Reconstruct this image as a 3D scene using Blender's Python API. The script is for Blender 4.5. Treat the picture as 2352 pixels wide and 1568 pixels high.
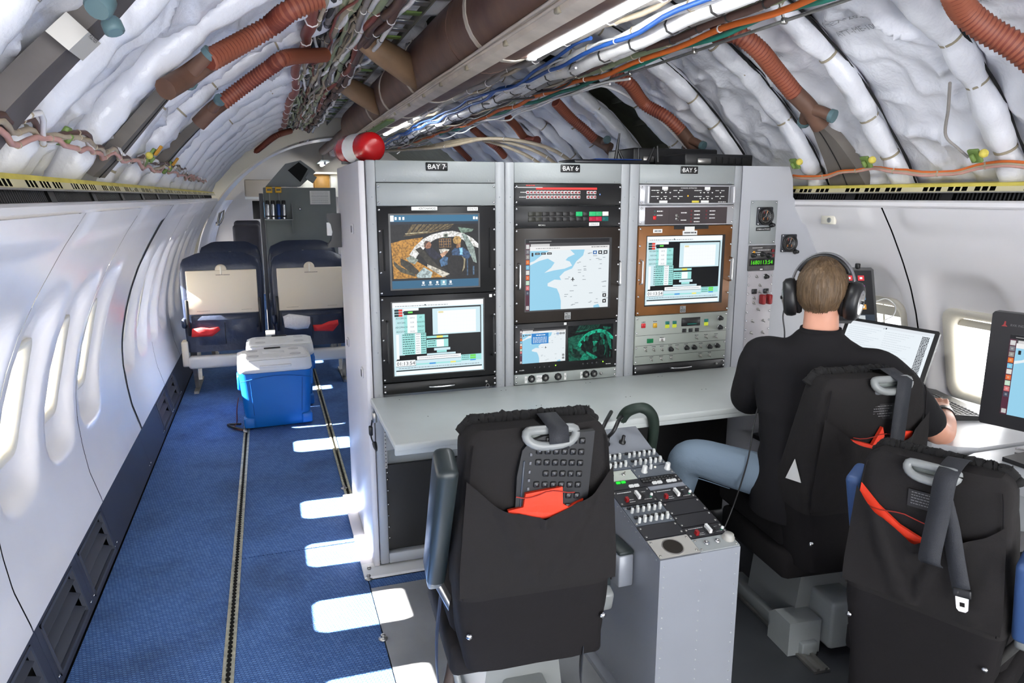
import bpy, bmesh, math, random
from mathutils import Vector, Matrix, noise
for o in list(bpy.data.objects): bpy.data.objects.remove(o)
COL = bpy.context.scene.collection
SC = bpy.context.scene
RN = random.Random(11)
PI = math.pi

# ------------------------------------------------------------------ camera
H = 1.52; FPX = 1640.0
PITCH = math.atan((784 - 452) / FPX)
YAW = math.atan(568 * math.cos(PITCH) / FPX)
cd = bpy.data.cameras.new('camera'); cam = bpy.data.objects.new('camera', cd); COL.objects.link(cam)
cd.sensor_width = 36; cd.lens = FPX / 2352 * 36; cd.clip_start = 0.05; cd.clip_end = 200
cam.location = (0, 0, H); cam.rotation_euler = (PI / 2 - PITCH, 0, -YAW)
SC.camera = cam

# ------------------------------------------------------------------ world, sun, exposure
SC.view_settings.view_transform = 'Standard'; SC.view_settings.look = 'None'
SC.view_settings.gamma = 1.0; SC.view_settings.use_curve_mapping = False
SC.view_settings.exposure = 3.25
w = bpy.data.worlds.new('sky'); SC.world = w; w.use_nodes = True
wn = w.node_tree.nodes; wl_ = w.node_tree.links
bg = wn['Background']; bg.inputs[1].default_value = 1.0
bg.inputs[0].default_value = (0.97, 0.98, 1.0, 1)
sd = bpy.data.lights.new('sun', 'SUN'); sun = bpy.data.objects.new('sun', sd); COL.objects.link(sun)
sd.energy = 12.0; sd.angle = 0.009; sd.color = (1.0, 0.96, 0.9)
sun.rotation_euler = Vector((0.88, -0.03, -0.70)).to_track_quat('-Z', 'Y').to_euler()
SC.cycles.max_bounces = 6; SC.cycles.diffuse_bounces = 4; SC.cycles.glossy_bounces = 3; SC.cycles.adaptive_threshold = .1; SC.cycles.use_light_tree = False; SC.cycles.transparent_max_bounces = 8
SC.cycles.sample_clamp_indirect = 6.0
SC.cycles.caustics_reflective = False; SC.cycles.caustics_refractive = False

# ------------------------------------------------------------------ geometry of the view, used to lay real places out
_cp, _sp, _cy, _sy = math.cos(PITCH), math.sin(PITCH), math.cos(YAW), math.sin(YAW)
FW = Vector((_sy * _cp, _cy * _cp, -_sp)); RT = Vector((_cy, -_sy, 0)); UP = RT.cross(FW); CO = Vector((0, 0, H))
def ray(x, y): return FW * FPX + RT * (x - 1176) - UP * (y - 784)
def onz(x, y, z=0.0): d = ray(x, y); return CO + d * ((z - H) / d.z)
def ony(x, y, Y): d = ray(x, y); return CO + d * (Y / d.y)
def onx(x, y, X): d = ray(x, y); return CO + d * (X / d.x)
XC, ZC, RC = 0.93, 0.62, 1.80
def oncrown(x, y, R=RC):
    d = ray(x, y); a = d.x ** 2 + d.z ** 2; ox, oz = -XC, H - ZC
    b = 2 * (ox * d.x + oz * d.z); c = ox * ox + oz * oz - R * R
    return CO + d * ((-b + math.sqrt(b * b - 4 * a * c)) / (2 * a))
PROF = [(-.15, 1.56), (0, 1.615), (.12, 1.64), (.267, 1.668), (.39, 1.70), (.5, 1.713), (.62, 1.72), (.72, 1.716), (.8, 1.705), (.93, 1.675), (1.04, 1.64), (1.15, 1.595), (1.26, 1.537), (1.38, 1.465), (1.475, 1.40), (1.6, 1.31)]
def wl(z):
    for (a, b), (c, d) in zip(PROF, PROF[1:]):
        if z <= c: return b + (d - b) * (z - a) / (c - a)
    return PROF[-1][1]

# ------------------------------------------------------------------ materials
def lin(c): return tuple(((v / 255) / 12.92 if v / 255 <= .04045 else ((v / 255 + .055) / 1.055) ** 2.4) for v in c)
MATS = {}
def mat(name, rgb, rough=.5, metal=0.0, var=0.0, vscale=12.0, bump=0.0, bscale=40.0, emit=0.0, spec=.5, stretch=None, rgb2=None):
    if name in MATS: return MATS[name]
    m = bpy.data.materials.new(name); m.use_nodes = True; nt = m.node_tree; N = nt.nodes; L = nt.links
    p = N['Principled BSDF']; c = lin(rgb)
    p.inputs['Base Color'].default_value = (*c, 1); p.inputs['Roughness'].default_value = rough
    p.inputs['Metallic'].default_value = metal; p.inputs['Specular IOR Level'].default_value = spec
    if emit:
        p.inputs['Emission Color'].default_value = (*c, 1); p.inputs['Emission Strength'].default_value = emit
    if var or bump:
        tc = N.new('ShaderNodeTexCoord'); mp = N.new('ShaderNodeMapping'); L.new(tc.outputs['Object'], mp.inputs[0])
        if stretch: mp.inputs['Scale'].default_value = stretch
    if var:
        n = N.new('ShaderNodeTexNoise'); n.inputs['Scale'].default_value = vscale; n.inputs['Detail'].default_value = 5
        L.new(mp.outputs[0], n.inputs['Vector'])
        r = N.new('ShaderNodeValToRGB'); L.new(n.outputs[0], r.inputs[0])
        r.color_ramp.elements[0].position = .32; r.color_ramp.elements[1].position = .68
        lo = lin(rgb2) if rgb2 else tuple(v * (1 - var) for v in c)
        hi = c if rgb2 else tuple(min(1, v * (1 + var)) for v in c)
        r.color_ramp.elements[0].color = (*lo, 1); r.color_ramp.elements[1].color = (*hi, 1)
        L.new(r.outputs[0], p.inputs['Base Color'])
    if bump:
        n = N.new('ShaderNodeTexNoise'); n.inputs['Scale'].default_value = bscale; n.inputs['Detail'].default_value = 4
        L.new(mp.outputs[0], n.inputs['Vector'])
        b = N.new('ShaderNodeBump'); b.inputs['Strength'].default_value = bump; b.inputs['Distance'].default_value = .01
        L.new(n.outputs[0], b.inputs['Height']); L.new(b.outputs[0], p.inputs['Normal'])
    MATS[name] = m; return m
SCREEN = .108
def EM(rgb, k=1.0):
    """light given off by one colour of a lit display"""
    key = 'display_%d_%d_%d_%d' % (*rgb, int(k * 100))
    if key in MATS: return MATS[key]
    m = bpy.data.materials.new(key); m.use_nodes = True; p = m.node_tree.nodes['Principled BSDF']; c = lin(rgb)
    p.inputs['Base Color'].default_value = (.006, .006, .007, 1); p.inputs['Roughness'].default_value = .3; p.inputs['Specular IOR Level'].default_value = .12
    p.inputs['Emission Color'].default_value = (*c, 1); p.inputs['Emission Strength'].default_value = SCREEN * k
    m.cycles.emission_sampling = 'NONE'
    MATS[key] = m; return m

def EMP(rgb, k=1.0):
    """a display colour with the mottled detail of a camera picture"""
    key = 'picture_%d_%d_%d_%d' % (*rgb, int(k * 100))
    if key in MATS: return MATS[key]
    m = EM(rgb, k).copy(); m.name = key; nt = m.node_tree; N = nt.nodes; L = nt.links; p = N['Principled BSDF']; c = lin(rgb)
    tc = N.new('ShaderNodeTexCoord'); n = N.new('ShaderNodeTexNoise'); n.inputs['Scale'].default_value = 130; n.inputs['Detail'].default_value = 3; L.new(tc.outputs['Object'], n.inputs['Vector'])
    r = N.new('ShaderNodeValToRGB'); L.new(n.outputs[0], r.inputs[0]); r.color_ramp.elements[0].position = .38; r.color_ramp.elements[1].position = .62
    r.color_ramp.elements[0].color = (*[v * .5 for v in c], 1); r.color_ramp.elements[1].color = (*[min(1, v * 1.25 + .01) for v in c], 1)
    L.new(r.outputs[0], p.inputs['Emission Color']); MATS[key] = m; return m
def mat_carpet():
    m = mat('blue_carpet', (40, 84, 150), .85); nt = m.node_tree; N = nt.nodes; L = nt.links; p = N['Principled BSDF']
    tc = N.new('ShaderNodeTexCoord'); mp = N.new('ShaderNodeMapping'); L.new(tc.outputs['Object'], mp.inputs[0])
    mp.inputs['Rotation'].default_value = (0, 0, .5)
    b = N.new('ShaderNodeTexBrick'); b.offset = .5; L.new(mp.outputs[0], b.inputs['Vector'])
    b.inputs['Scale'].default_value = 34; b.inputs['Brick Width'].default_value = .55; b.inputs['Row Height'].default_value = .3
    b.inputs['Mortar Size'].default_value = .055; b.inputs['Mortar Smooth'].default_value = .6
    b.inputs['Color1'].default_value = (*lin((68, 108, 166)), 1); b.inputs['Color2'].default_value = (*lin((92, 132, 188)), 1)
    b.inputs['Mortar'].default_value = (*lin((36, 66, 122)), 1)
    n = N.new('ShaderNodeTexNoise'); n.inputs['Scale'].default_value = 3; n.inputs['Detail'].default_value = 6; L.new(tc.outputs['Object'], n.inputs['Vector'])
    r = N.new('ShaderNodeValToRGB'); L.new(n.outputs[0], r.inputs[0]); r.color_ramp.elements[0].color = (.62, .62, .62, 1); r.color_ramp.elements[1].color = (1, 1, 1, 1)
    r.color_ramp.elements[0].position = .3; r.color_ramp.elements[1].position = .55
    mx = N.new('ShaderNodeMix'); mx.data_type = 'RGBA'; mx.blend_type = 'MULTIPLY'; mx.inputs[0].default_value = 1
    L.new(b.outputs['Color'], mx.inputs[6]); L.new(r.outputs[0], mx.inputs[7]); L.new(mx.outputs[2], p.inputs['Base Color'])
    bp = N.new('ShaderNodeBump'); bp.inputs['Strength'].default_value = .6; bp.inputs['Distance'].default_value = .004; bp.invert = True
    L.new(b.outputs['Fac'], bp.inputs['Height']); L.new(bp.outputs[0], p.inputs['Normal'])
    return m
def mat_foil(name, rgb, rough=.38):
    """white crinkled insulation film: fine creases as relief"""
    m = mat(name, rgb, rough, spec=.6); nt = m.node_tree; N = nt.nodes; L = nt.links; p = N['Principled BSDF']
    tc = N.new('ShaderNodeTexCoord')
    n = N.new('ShaderNodeTexNoise'); n.noise_type = 'RIDGED_MULTIFRACTAL'; n.inputs['Scale'].default_value = 5; n.inputs['Detail'].default_value = 5
    n.inputs['Distortion'].default_value = 1.2; L.new(tc.outputs['Object'], n.inputs['Vector'])
    n2 = N.new('ShaderNodeTexNoise'); n2.inputs['Scale'].default_value = 60; n2.inputs['Detail'].default_value = 3; L.new(tc.outputs['Object'], n2.inputs['Vector'])
    a = N.new('ShaderNodeMath'); a.operation = 'MULTIPLY_ADD'; a.inputs[1].default_value = .12; L.new(n2.outputs[0], a.inputs[0]); L.new(n.outputs[0], a.inputs[2])
    b = N.new('ShaderNodeBump'); b.inputs['Strength'].default_value = .8; b.inputs['Distance'].default_value = .025
    L.new(a.outputs[0], b.inputs['Height']); L.new(b.outputs[0], p.inputs['Normal'])
    return m
def mat_glass():
    m = bpy.data.materials.new('window_glass'); m.use_nodes = True; nt = m.node_tree; N = nt.nodes; L = nt.links
    N.remove(N['Principled BSDF']); out = N['Material Output']
    t = N.new('ShaderNodeBsdfTransparent'); g = N.new('ShaderNodeBsdfGlossy'); g.inputs['Roughness'].default_value = .03
    x = N.new('ShaderNodeMixShader'); x.inputs[0].default_value = .06
    L.new(t.outputs[0], x.inputs[1]); L.new(g.outputs[0], x.inputs[2]); L.new(x.outputs[0], out.inputs[0]); return m
def mat_fabric(name, rgb, k=.5):
    m = mat(name, rgb, .92, spec=.2); nt = m.node_tree; N = nt.nodes; L = nt.links; p = N['Principled BSDF']
    tc = N.new('ShaderNodeTexCoord')
    wv = N.new('ShaderNodeTexNoise'); wv.inputs['Scale'].default_value = 420; wv.inputs['Detail'].default_value = 2; L.new(tc.outputs['Object'], wv.inputs['Vector'])
    n2 = N.new('ShaderNodeTexNoise'); n2.inputs['Scale'].default_value = 14; n2.inputs['Detail'].default_value = 5; L.new(tc.outputs['Object'], n2.inputs['Vector'])
    a = N.new('ShaderNodeMath'); a.operation = 'MULTIPLY_ADD'; a.inputs[1].default_value = .12; L.new(wv.outputs[0], a.inputs[0]); L.new(n2.outputs[0], a.inputs[2])
    b = N.new('ShaderNodeBump'); b.inputs['Strength'].default_value = k; b.inputs['Distance'].default_value = .008
    L.new(a.outputs[0], b.inputs['Height']); L.new(b.outputs[0], p.inputs['Normal'])
    return m

GREY = mat('rack_grey_paint', (146, 151, 151), .45, var=.05, vscale=5, bump=.06, bscale=120)
GREY2 = mat('rack_frame_grey', (154, 157, 160), .45, var=.04, vscale=4)
PALE = mat('pale_side_panel', (205, 203, 206), .45, var=.03, vscale=4)
DESK = mat('desk_grey_green', (190, 195, 193), .35, var=.04, vscale=6)
BLACK = mat('black_panel', (16, 16, 18), .45, var=.1, vscale=20)
BLK2 = mat('black_plastic', (24, 24, 26), .4)
CHROME = mat('chrome', (200, 200, 202), .22, metal=1.0)
STEEL = mat('brushed_steel', (168, 166, 162), .35, metal=.9, var=.12, vscale=30)
WHITE = mat('white_plastic', (226, 226, 224), .4)
PAPER = mat('white_label', (225, 225, 222), .8)
INK = mat('label_ink', (40, 40, 44), .8)
WALLW = mat('wall_panel_white', (232, 230, 232), .3, var=.025, vscale=3)
CREAM = mat('cream_plastic', (224, 219, 205), .4)
DADO = mat('dado_navy', (44, 50, 68), .55, var=.08, vscale=6, bump=.15, bscale=300)
DADO2 = mat('dado_grille_grey', (62, 66, 78), .5)
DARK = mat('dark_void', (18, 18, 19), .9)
SKIN_M = mat('bare_fuselage', (70, 72, 62), .6, var=.25, vscale=9)
FOIL = mat_foil('insulation_film', (218, 219, 226), .3)
FOIL2 = mat_foil('insulation_roll_film', (218, 219, 225), .32)
STRAP = mat('tie_strap_tan', (150, 140, 120), .7)
CARPET = mat_carpet()
GLASS = mat_glass()
FLOORSUN = mat('floor_metal_sunlit', (158, 160, 162), .35, metal=.2, var=.18, vscale=3, bump=.05, bscale=60)
FLOORD = mat('floor_dark_grey', (62, 64, 68), .4, metal=.1, var=.2, vscale=3)
TRACK = mat('track_aluminium', (190, 188, 168), .45, metal=.7, var=.25, vscale=30)
YEL = mat('primer_yellow', (206, 190, 84), .55, var=.14, vscale=14)
YCREAM = mat('rail_cream', (206, 198, 160), .5, var=.08, vscale=8)
HOSE = mat('hose_red_brown', (112, 48, 34), .6, var=.2, vscale=18)
HOSE2 = mat('hose_ring_tan', (140, 78, 56), .6)
HOSED = mat('hose_brown_connector', (96, 68, 54), .6, var=.2, vscale=14)
RISER = mat('riser_grey_brown', (104, 98, 92), .65, var=.14, vscale=6)
TEAL = mat('fitting_teal', (84, 110, 116), .5)
GREEN = mat('primer_green', (104, 128, 64), .55, var=.1, vscale=16)
DUCT = mat('duct_maroon', (84, 58, 54), .5, var=.25, vscale=5, rgb2=(112, 84, 70), bump=.2, bscale=14)
TAN = mat('duct_tan', (138, 110, 84), .6, var=.22, vscale=5)
BAND = mat('band_white', (196, 188, 176), .6, var=.12, vscale=20)
FAB = mat_fabric('black_fabric', (29, 27, 28))
FABC = mat_fabric('charcoal_fabric', (36, 34, 34))
SHIRT = mat_fabric('black_shirt', (27, 26, 28), .35)
BELT = mat('belt_webbing', (36, 38, 44), .7, bump=.2, bscale=300)
BLUEARM = mat('blue_armrest', (58, 86, 134), .45)
REDV = mat('orange_red_nylon', (228, 58, 28), .6, bump=.3, bscale=30)
PLGREY = mat('grey_plastic', (132, 135, 135), .35)
NAVY = mat('navy_leather', (38, 46, 66), .38, var=.12, vscale=8, bump=.3, bscale=25)
SEATCREAM = mat('seat_panel_cream', (214, 202, 182), .5)
COOLB = mat('cooler_blue', (14, 104, 186), .42, bump=.08, bscale=200)
COOLW = mat('cooler_white', (222, 222, 222), .4)
JEANS = mat_fabric('blue_denim', (120, 136, 152), .7)
SKINC = mat('human_skin', (202, 146, 122), .5, var=.08, vscale=9)
LAMPGLOW = mat('fluorescent_glow', (250, 254, 255), .4, emit=6.0)
CONS = mat('console_grey', (146, 150, 158), .38, metal=.15, var=.05, vscale=3)

# ------------------------------------------------------------------ mesh builder
ABS = {}
TXC = {}
def text_mesh(strings):
    """flat letter outlines for every string, height 1, made in one go"""
    obs = []
    for s in strings:
        if s in TXC: continue
        cu = bpy.data.curves.new('lettering', 'FONT'); cu.body = s; cu.size = 1.0; cu.resolution_u = 2
        o = bpy.data.objects.new('lettering', cu); COL.objects.link(o); obs.append((s, o, cu))
    if not obs: return
    bpy.context.view_layer.update(); dg = bpy.context.evaluated_depsgraph_get()
    for s, o, cu in obs:
        ev = o.evaluated_get(dg); me = ev.to_mesh()
        vs = [(v.co.x, v.co.y) for v in me.vertices]; fs = [tuple(p.vertices) for p in me.polygons]
        ev.to_mesh_clear()
        if vs:
            x0 = min(v[0] for v in vs); x1 = max(v[0] for v in vs); y0 = min(v[1] for v in vs); y1 = max(v[1] for v in vs)
        else: x0 = x1 = y0 = y1 = 0
        TXC[s] = ([(a - x0, b - y0) for a, b in vs], fs, x1 - x0, max(y1 - y0, 1e-3))
    for s, o, cu in obs:
        bpy.data.objects.remove(o); bpy.data.curves.remove(cu)

def V(*a): return Vector(a)
def frame_of(d):
    d = d.normalized(); u = d.orthogonal().normalized(); return u, d.cross(u)
class MB:
    def __init__(s): s.v = []; s.f = []; s.m = []; s.s = []
    def add(s, vs, fs, m=0, sm=False):
        b = len(s.v); s.v += [tuple(v) for v in vs]
        for f in fs: s.f.append(tuple(i + b for i in f)); s.m.append(m); s.s.append(sm)
        return s
    def box(s, x0, x1, y0, y1, z0, z1, m=0):
        return s.add([(x0, y0, z0), (x1, y0, z0), (x1, y1, z0), (x0, y1, z0), (x0, y0, z1), (x1, y0, z1), (x1, y1, z1), (x0, y1, z1)],
                     [(0, 3, 2, 1), (4, 5, 6, 7), (0, 1, 5, 4), (1, 2, 6, 5), (2, 3, 7, 6), (3, 0, 4, 7)], m)
    def obox(s, c, size, M, m=0):
        a, b, d = size[0] / 2, size[1] / 2, size[2] / 2; c = Vector(c)
        vs = [c + M @ Vector(p) for p in [(-a, -b, -d), (a, -b, -d), (a, b, -d), (-a, b, -d), (-a, -b, d), (a, -b, d), (a, b, d), (-a, b, d)]]
        return s.add(vs, [(0, 3, 2, 1), (4, 5, 6, 7), (0, 1, 5, 4), (1, 2, 6, 5), (2, 3, 7, 6), (3, 0, 4, 7)], m)
    def bar(s, p0, p1, w, h, m=0, up=(0, 0, 1)):
        p0 = Vector(p0); p1 = Vector(p1); d = p1 - p0; y = d.normalized(); x = y.cross(Vector(up))
        if x.length < 1e-4: x = Vector((1, 0, 0))
        x.normalize(); z = x.cross(y); M = Matrix((x, y, z)).transposed()
        return s.obox((p0 + p1) / 2, (w, d.length, h), M, m)
    def rbox(s, x0, x1, y0, y1, z0, z1, r=.01, seg=2, m=0, M=None, c=None):
        bm = bmesh.new(); bmesh.ops.create_cube(bm, size=1)
        for v in bm.verts: v.co = Vector(((x0 + x1) / 2 + v.co.x * (x1 - x0), (y0 + y1) / 2 + v.co.y * (y1 - y0), (z0 + z1) / 2 + v.co.z * (z1 - z0)))
        bmesh.ops.bevel(bm, geom=list(bm.edges), offset=min(r, .49 * min(x1 - x0, y1 - y0, z1 - z0)), segments=seg, profile=.5, affect='EDGES')
        vs = [v.co.copy() for v in bm.verts]
        if M: vs = [M @ v + Vector(c) for v in vs]
        bm.verts.index_update(); fs = [tuple(v.index for v in f.verts) for f in bm.faces]; bm.free()
        return s.add(vs, fs, m, True)
    def cyl(s, p0, p1, r0, r1=None, n=12, m=0, caps=True, sm=True):
        p0 = Vector(p0); p1 = Vector(p1); r1 = r0 if r1 is None else r1; u, w_ = frame_of(p1 - p0); vs = []
        for p, r in ((p0, r0), (p1, r1)):
            for i in range(n): a = 2 * PI * i / n; vs.append(p + (u * math.cos(a) + w_ * math.sin(a)) * r)
        s.add(vs, [(i, (i + 1) % n, n + (i + 1) % n, n + i) for i in range(n)], m, sm)
        if caps: s.add(vs, [tuple(range(n - 1, -1, -1)), tuple(range(n, 2 * n))], m)
        return s
    def tube(s, pts, r, n=8, m=0, caps=True, flat=1.0, mod=None):
        pts = [Vector(p) for p in pts]; k = len(pts); rr = r if isinstance(r, (list, tuple)) else [r] * k
        u = None; vs = []
        for i, p in enumerate(pts):
            d = (pts[min(i + 1, k - 1)] - pts[max(i - 1, 0)]).normalized()
            if u is None: u = d.orthogonal().normalized()
            u = (u - d * u.dot(d)).normalized(); w_ = d.cross(u)
            for j in range(n): a = 2 * PI * j / n; vs.append(p + (u * math.cos(a) + w_ * math.sin(a) * flat) * (rr[i] * mod(i, j) if mod else rr[i]))
        fs = [(i * n + j, i * n + (j + 1) % n, (i + 1) * n + (j + 1) % n, (i + 1) * n + j) for i in range(k - 1) for j in range(n)]
        s.add(vs, fs, m, True)
        if caps: s.add(vs[:n], [tuple(range(n - 1, -1, -1))], m); s.add(vs[-n:], [tuple(range(n))], m)
        return s
    def lathe(s, prof, c=(0, 0, 0), ax=(0, 0, 1), n=16, m=0, sm=True):
        """prof: (radius, height) pairs along the axis"""
        c = Vector(c); ax = Vector(ax).normalized(); u, w_ = frame_of(ax); vs = []
        for r, h in prof:
            for i in range(n): a = 2 * PI * i / n; vs.append(c + ax * h + (u * math.cos(a) + w_ * math.sin(a)) * r)
        k = len(prof)
        s.add(vs, [(i * n + j, i * n + (j + 1) % n, (i + 1) * n + (j + 1) % n, (i + 1) * n + j) for i in range(k - 1) for j in range(n)], m, sm)
        if prof[0][0] > 1e-5: s.add(vs[:n], [tuple(range(n - 1, -1, -1))], m)
        if prof[-1][0] > 1e-5: s.add(vs[-n:], [tuple(range(n))], m)
        return s
    def ball(s, c, r, n=12, k=8, m=0, M=None):
        rx, ry, rz = r if isinstance(r, (tuple, list)) else (r, r, r); vs = []; c = Vector(c)
        for i in range(k + 1):
            t = PI * i / k
            for j in range(n):
                a = 2 * PI * j / n; p = Vector((rx * math.sin(t) * math.cos(a), ry * math.sin(t) * math.sin(a), rz * math.cos(t)))
                vs.append(c + (M @ p if M else p))
        return s.add(vs, [(i * n + j, (i + 1) * n + j, (i + 1) * n + (j + 1) % n, i * n + (j + 1) % n) for i in range(k) for j in range(n)], m, True)
    def prism(s, poly, fn, d0, d1, m=0):
        """poly: 2-D outline, fn(a, b, d) -> point; closed solid between depths d0 and d1"""
        n = len(poly); vs = [fn(a, b, d0) for a, b in poly] + [fn(a, b, d1) for a, b in poly]
        return s.add(vs, [tuple(range(n - 1, -1, -1)), tuple(range(n, 2 * n))] + [(i, (i + 1) % n, n + (i + 1) % n, n + i) for i in range(n)], m)
    def face(s, pts, m=0): return s.add(pts, [tuple(range(len(pts)))], m)
    def grid(s, fn, nu, nv, m=0, sm=True, skip=None):
        vs = [fn(i / nu, j / nv) for i in range(nu + 1) for j in range(nv + 1)]
        fs = [(i * (nv + 1) + j, (i + 1) * (nv + 1) + j, (i + 1) * (nv + 1) + j + 1, i * (nv + 1) + j + 1) for i in range(nu) for j in range(nv)
              if not (skip and skip((i + .5) / nu, (j + .5) / nv))]
        return s.add(vs, fs, m, sm)
    def text(s, st, fn, a, b, h, m=0, w_=None, anchor='l'):
        """flat lettering: lower-left corner (a, b), letter height h, fn(a, b) -> point"""
        if st not in TXC: text_mesh([st])
        vs, fs, W, hh = TXC[st]; k = h / hh; kx = (w_ / W) if w_ else k
        if anchor == 'c': a -= W * kx / 2
        return s.add([fn(a + x * kx, b + y * k) for x, y in vs], fs, m)
    def build(s, name, mats, parent=None, org=None, smooth=None):
        mats = mats if isinstance(mats, (list, tuple)) else [mats]
        o0 = ABS.get(parent.name, Vector((0, 0, 0))) if parent is not None else Vector(org or (0, 0, 0))
        me = bpy.data.meshes.new(name); me.from_pydata([Vector(v) - o0 for v in s.v], [], s.f)
        for mm in mats: me.materials.append(mm)
        me.polygons.foreach_set('material_index', s.m)
        me.polygons.foreach_set('use_smooth', [bool(x) for x in s.s] if smooth is None else [smooth] * len(s.f))
        me.update()
        ob = bpy.data.objects.new(name, me); COL.objects.link(ob)
        if parent is not None: ob.parent = parent
        else: ob.location = o0
        ABS[ob.name] = o0.copy(); return ob
def tag(o, label=None, cat=None, group=None, kind=None):
    if label: o['label'] = label
    if cat: o['category'] = cat
    if group: o['group'] = group
    if kind: o['kind'] = kind
    return o
def thing(name, label, cat, loc=(0, 0, 0), rz=0.0, group=None, local=False):
    o = bpy.data.objects.new(name, None); COL.objects.link(o); o.location = loc; o.rotation_euler = (0, 0, rz); o.empty_display_size = .05
    ABS[o.name] = Vector((0, 0, 0)) if local else Vector(loc)
    return tag(o, label, cat, group)
def struct(name, parent=None, loc=(0, 0, 0)):
    o = bpy.data.objects.new(name, None); COL.objects.link(o); o.location = loc; ABS[o.name] = Vector(loc); o['kind'] = 'structure'; return o
def share(ob, parent, loc, rot=None):
    """another copy of a finished part, sharing its mesh"""
    c = ob.copy(); COL.objects.link(c); c.parent = parent; c.location = loc
    if rot: c.rotation_euler = rot
    return c
def copy_tree(o, parent=None):
    c = o.copy(); COL.objects.link(c); c.parent = parent; ABS[c.name] = ABS.get(o.name, Vector())
    for ch in list(o.children): copy_tree(ch, c)
    return c
def solid_from(ob, *mods):
    """bake modifiers into the object's own mesh"""
    for kind, kw in mods:
        md = ob.modifiers.new(kind, kind)
        for k, v in kw.items(): setattr(md, k, v)
    bpy.context.view_layer.update(); dg = bpy.context.evaluated_depsgraph_get()
    me = bpy.data.meshes.new_from_object(ob.evaluated_get(dg)); old = ob.data; ob.modifiers.clear(); ob.data = me; me.name = ob.name
    bpy.data.meshes.remove(old); return ob
def sstep(a, b, x):
    t = max(0, min(1, (x - a) / (b - a))); return t * t * (3 - 2 * t)
def spline(pts, n):
    pts = [Vector(p) for p in pts]; P = [pts[0] * 2 - pts[1]] + pts + [pts[-1] * 2 - pts[-2]]; out = []
    for i in range(1, len(P) - 2):
        for k in range(n):
            t = k / n; a, b, c, d = P[i - 1], P[i], P[i + 1], P[i + 2]
            out.append(.5 * ((2 * b) + (c - a) * t + (2 * a - 5 * b + 4 * c - d) * t * t + (3 * b - a - 3 * c + d) * t ** 3))
    return out + [pts[-1]]
text_mesh(['BAY 7', 'BAY 6', 'BAY 5', 'elo', '01:13:54', 'ADCBRCA', 'ADCIAS', 'ADCIMACH', 'ADCSTAT', '347.0', '0.00', '23.25', 'FT', 'KNOTS', 'MACH', 'DEGC',
           '4 CHANNEL DISTRIBUTED', 'CABIN ALTITUDE', '1680113:54', 'POLYKEN', 'COM', 'ETH', 'NET', '1', '7', '0', '5', '3', 'CDMA/ADSB', 'RECALL', 'PIONEER', 'AZKITONAMADISS', '10.4.7.0', 'POWER', 'BXK INDUSTRIAL VISION', 'Ins', 'Del', 'MEX-2899', 'ATT-ME-1001'])
# ================================================================== the setting
Y0, Y1 = -2.3, 12.0  # rear end left open so sky light fills the cabin from behind
# ---- floor
floor = struct('floor')
MB().box(-1.1, 2.9, Y0, Y1, -.10, -.02).build('subfloor', DARK, floor)
SEAM = 3.04
for x0, x1, y0, y1 in [(-.70, -.228, Y0, Y1), (-.194, .296, Y0, SEAM - .003), (-.194, .296, SEAM + .003, Y1), (.333, 2.6, 3.62, Y1), (.300, .56, 2.625, 2.685)]:
    MB().box(x0, x1, y0, y1, -.02, 0).build('carpet_panel', CARPET, floor)
MB().box(.300, .98, Y0, 2.62, -.02, .002).build('floor_plate', FLOORSUN, floor)  # left plate paler: sunlight on the floor put into its grey
MB().box(.985, 2.6, Y0, 2.62, -.02, .002).build('floor_plate', FLOORD, floor)
MB().box(.56, 2.6, 2.625, 3.61, -.02, .0).build('floor_plate', FLOORD, floor)
def track(x, y0, y1):
    b = MB(); b.box(x - .0165, x + .0165, y0, y1, -.02, -.006, 1)
    b.box(x - .0185, x - .008, y0, y1, -.006, .004); b.box(x + .008, x + .0185, y0, y1, -.006, .004)
    y = y0
    while y < y1:
        if y > 1.6:
            for sx in (-1, 1): b.add([(x + sx * .009, y, .004), (x + sx * .003, y + .007, .004), (x + sx * .009, y + .014, .004), (x + sx * .009, y + .007, -.004)], [(0, 1, 2), (0, 3, 1), (1, 3, 2)])
        y += .0254
    return b.build('seat_track', [TRACK, DARK], floor)
track(-.211, Y0, Y1); track(.315, 2.9, Y1)
def fitting(x, y, h):
    MB().lathe([(.016, 0), (.016, .004), (.008, .006), (.006, h), (.009, h + .002), (.007, h + .006), (0, h + .007)], (x, y, .002), n=12).build('floor_fitting', STEEL, floor)
for q in [(848, 1312), (847, 1330), (880, 1468), (790, 1122), (1408, 1508)]:
    p = onz(*q); fitting(p.x, p.y, .012)
MB().box(.285, .56, 2.690, 2.80, .001, .012).build('base_plate', WHITE, floor)
MB().box(.285, .345, 2.80, 3.56, .001, .010).build('base_plate', PALE, floor)

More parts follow.
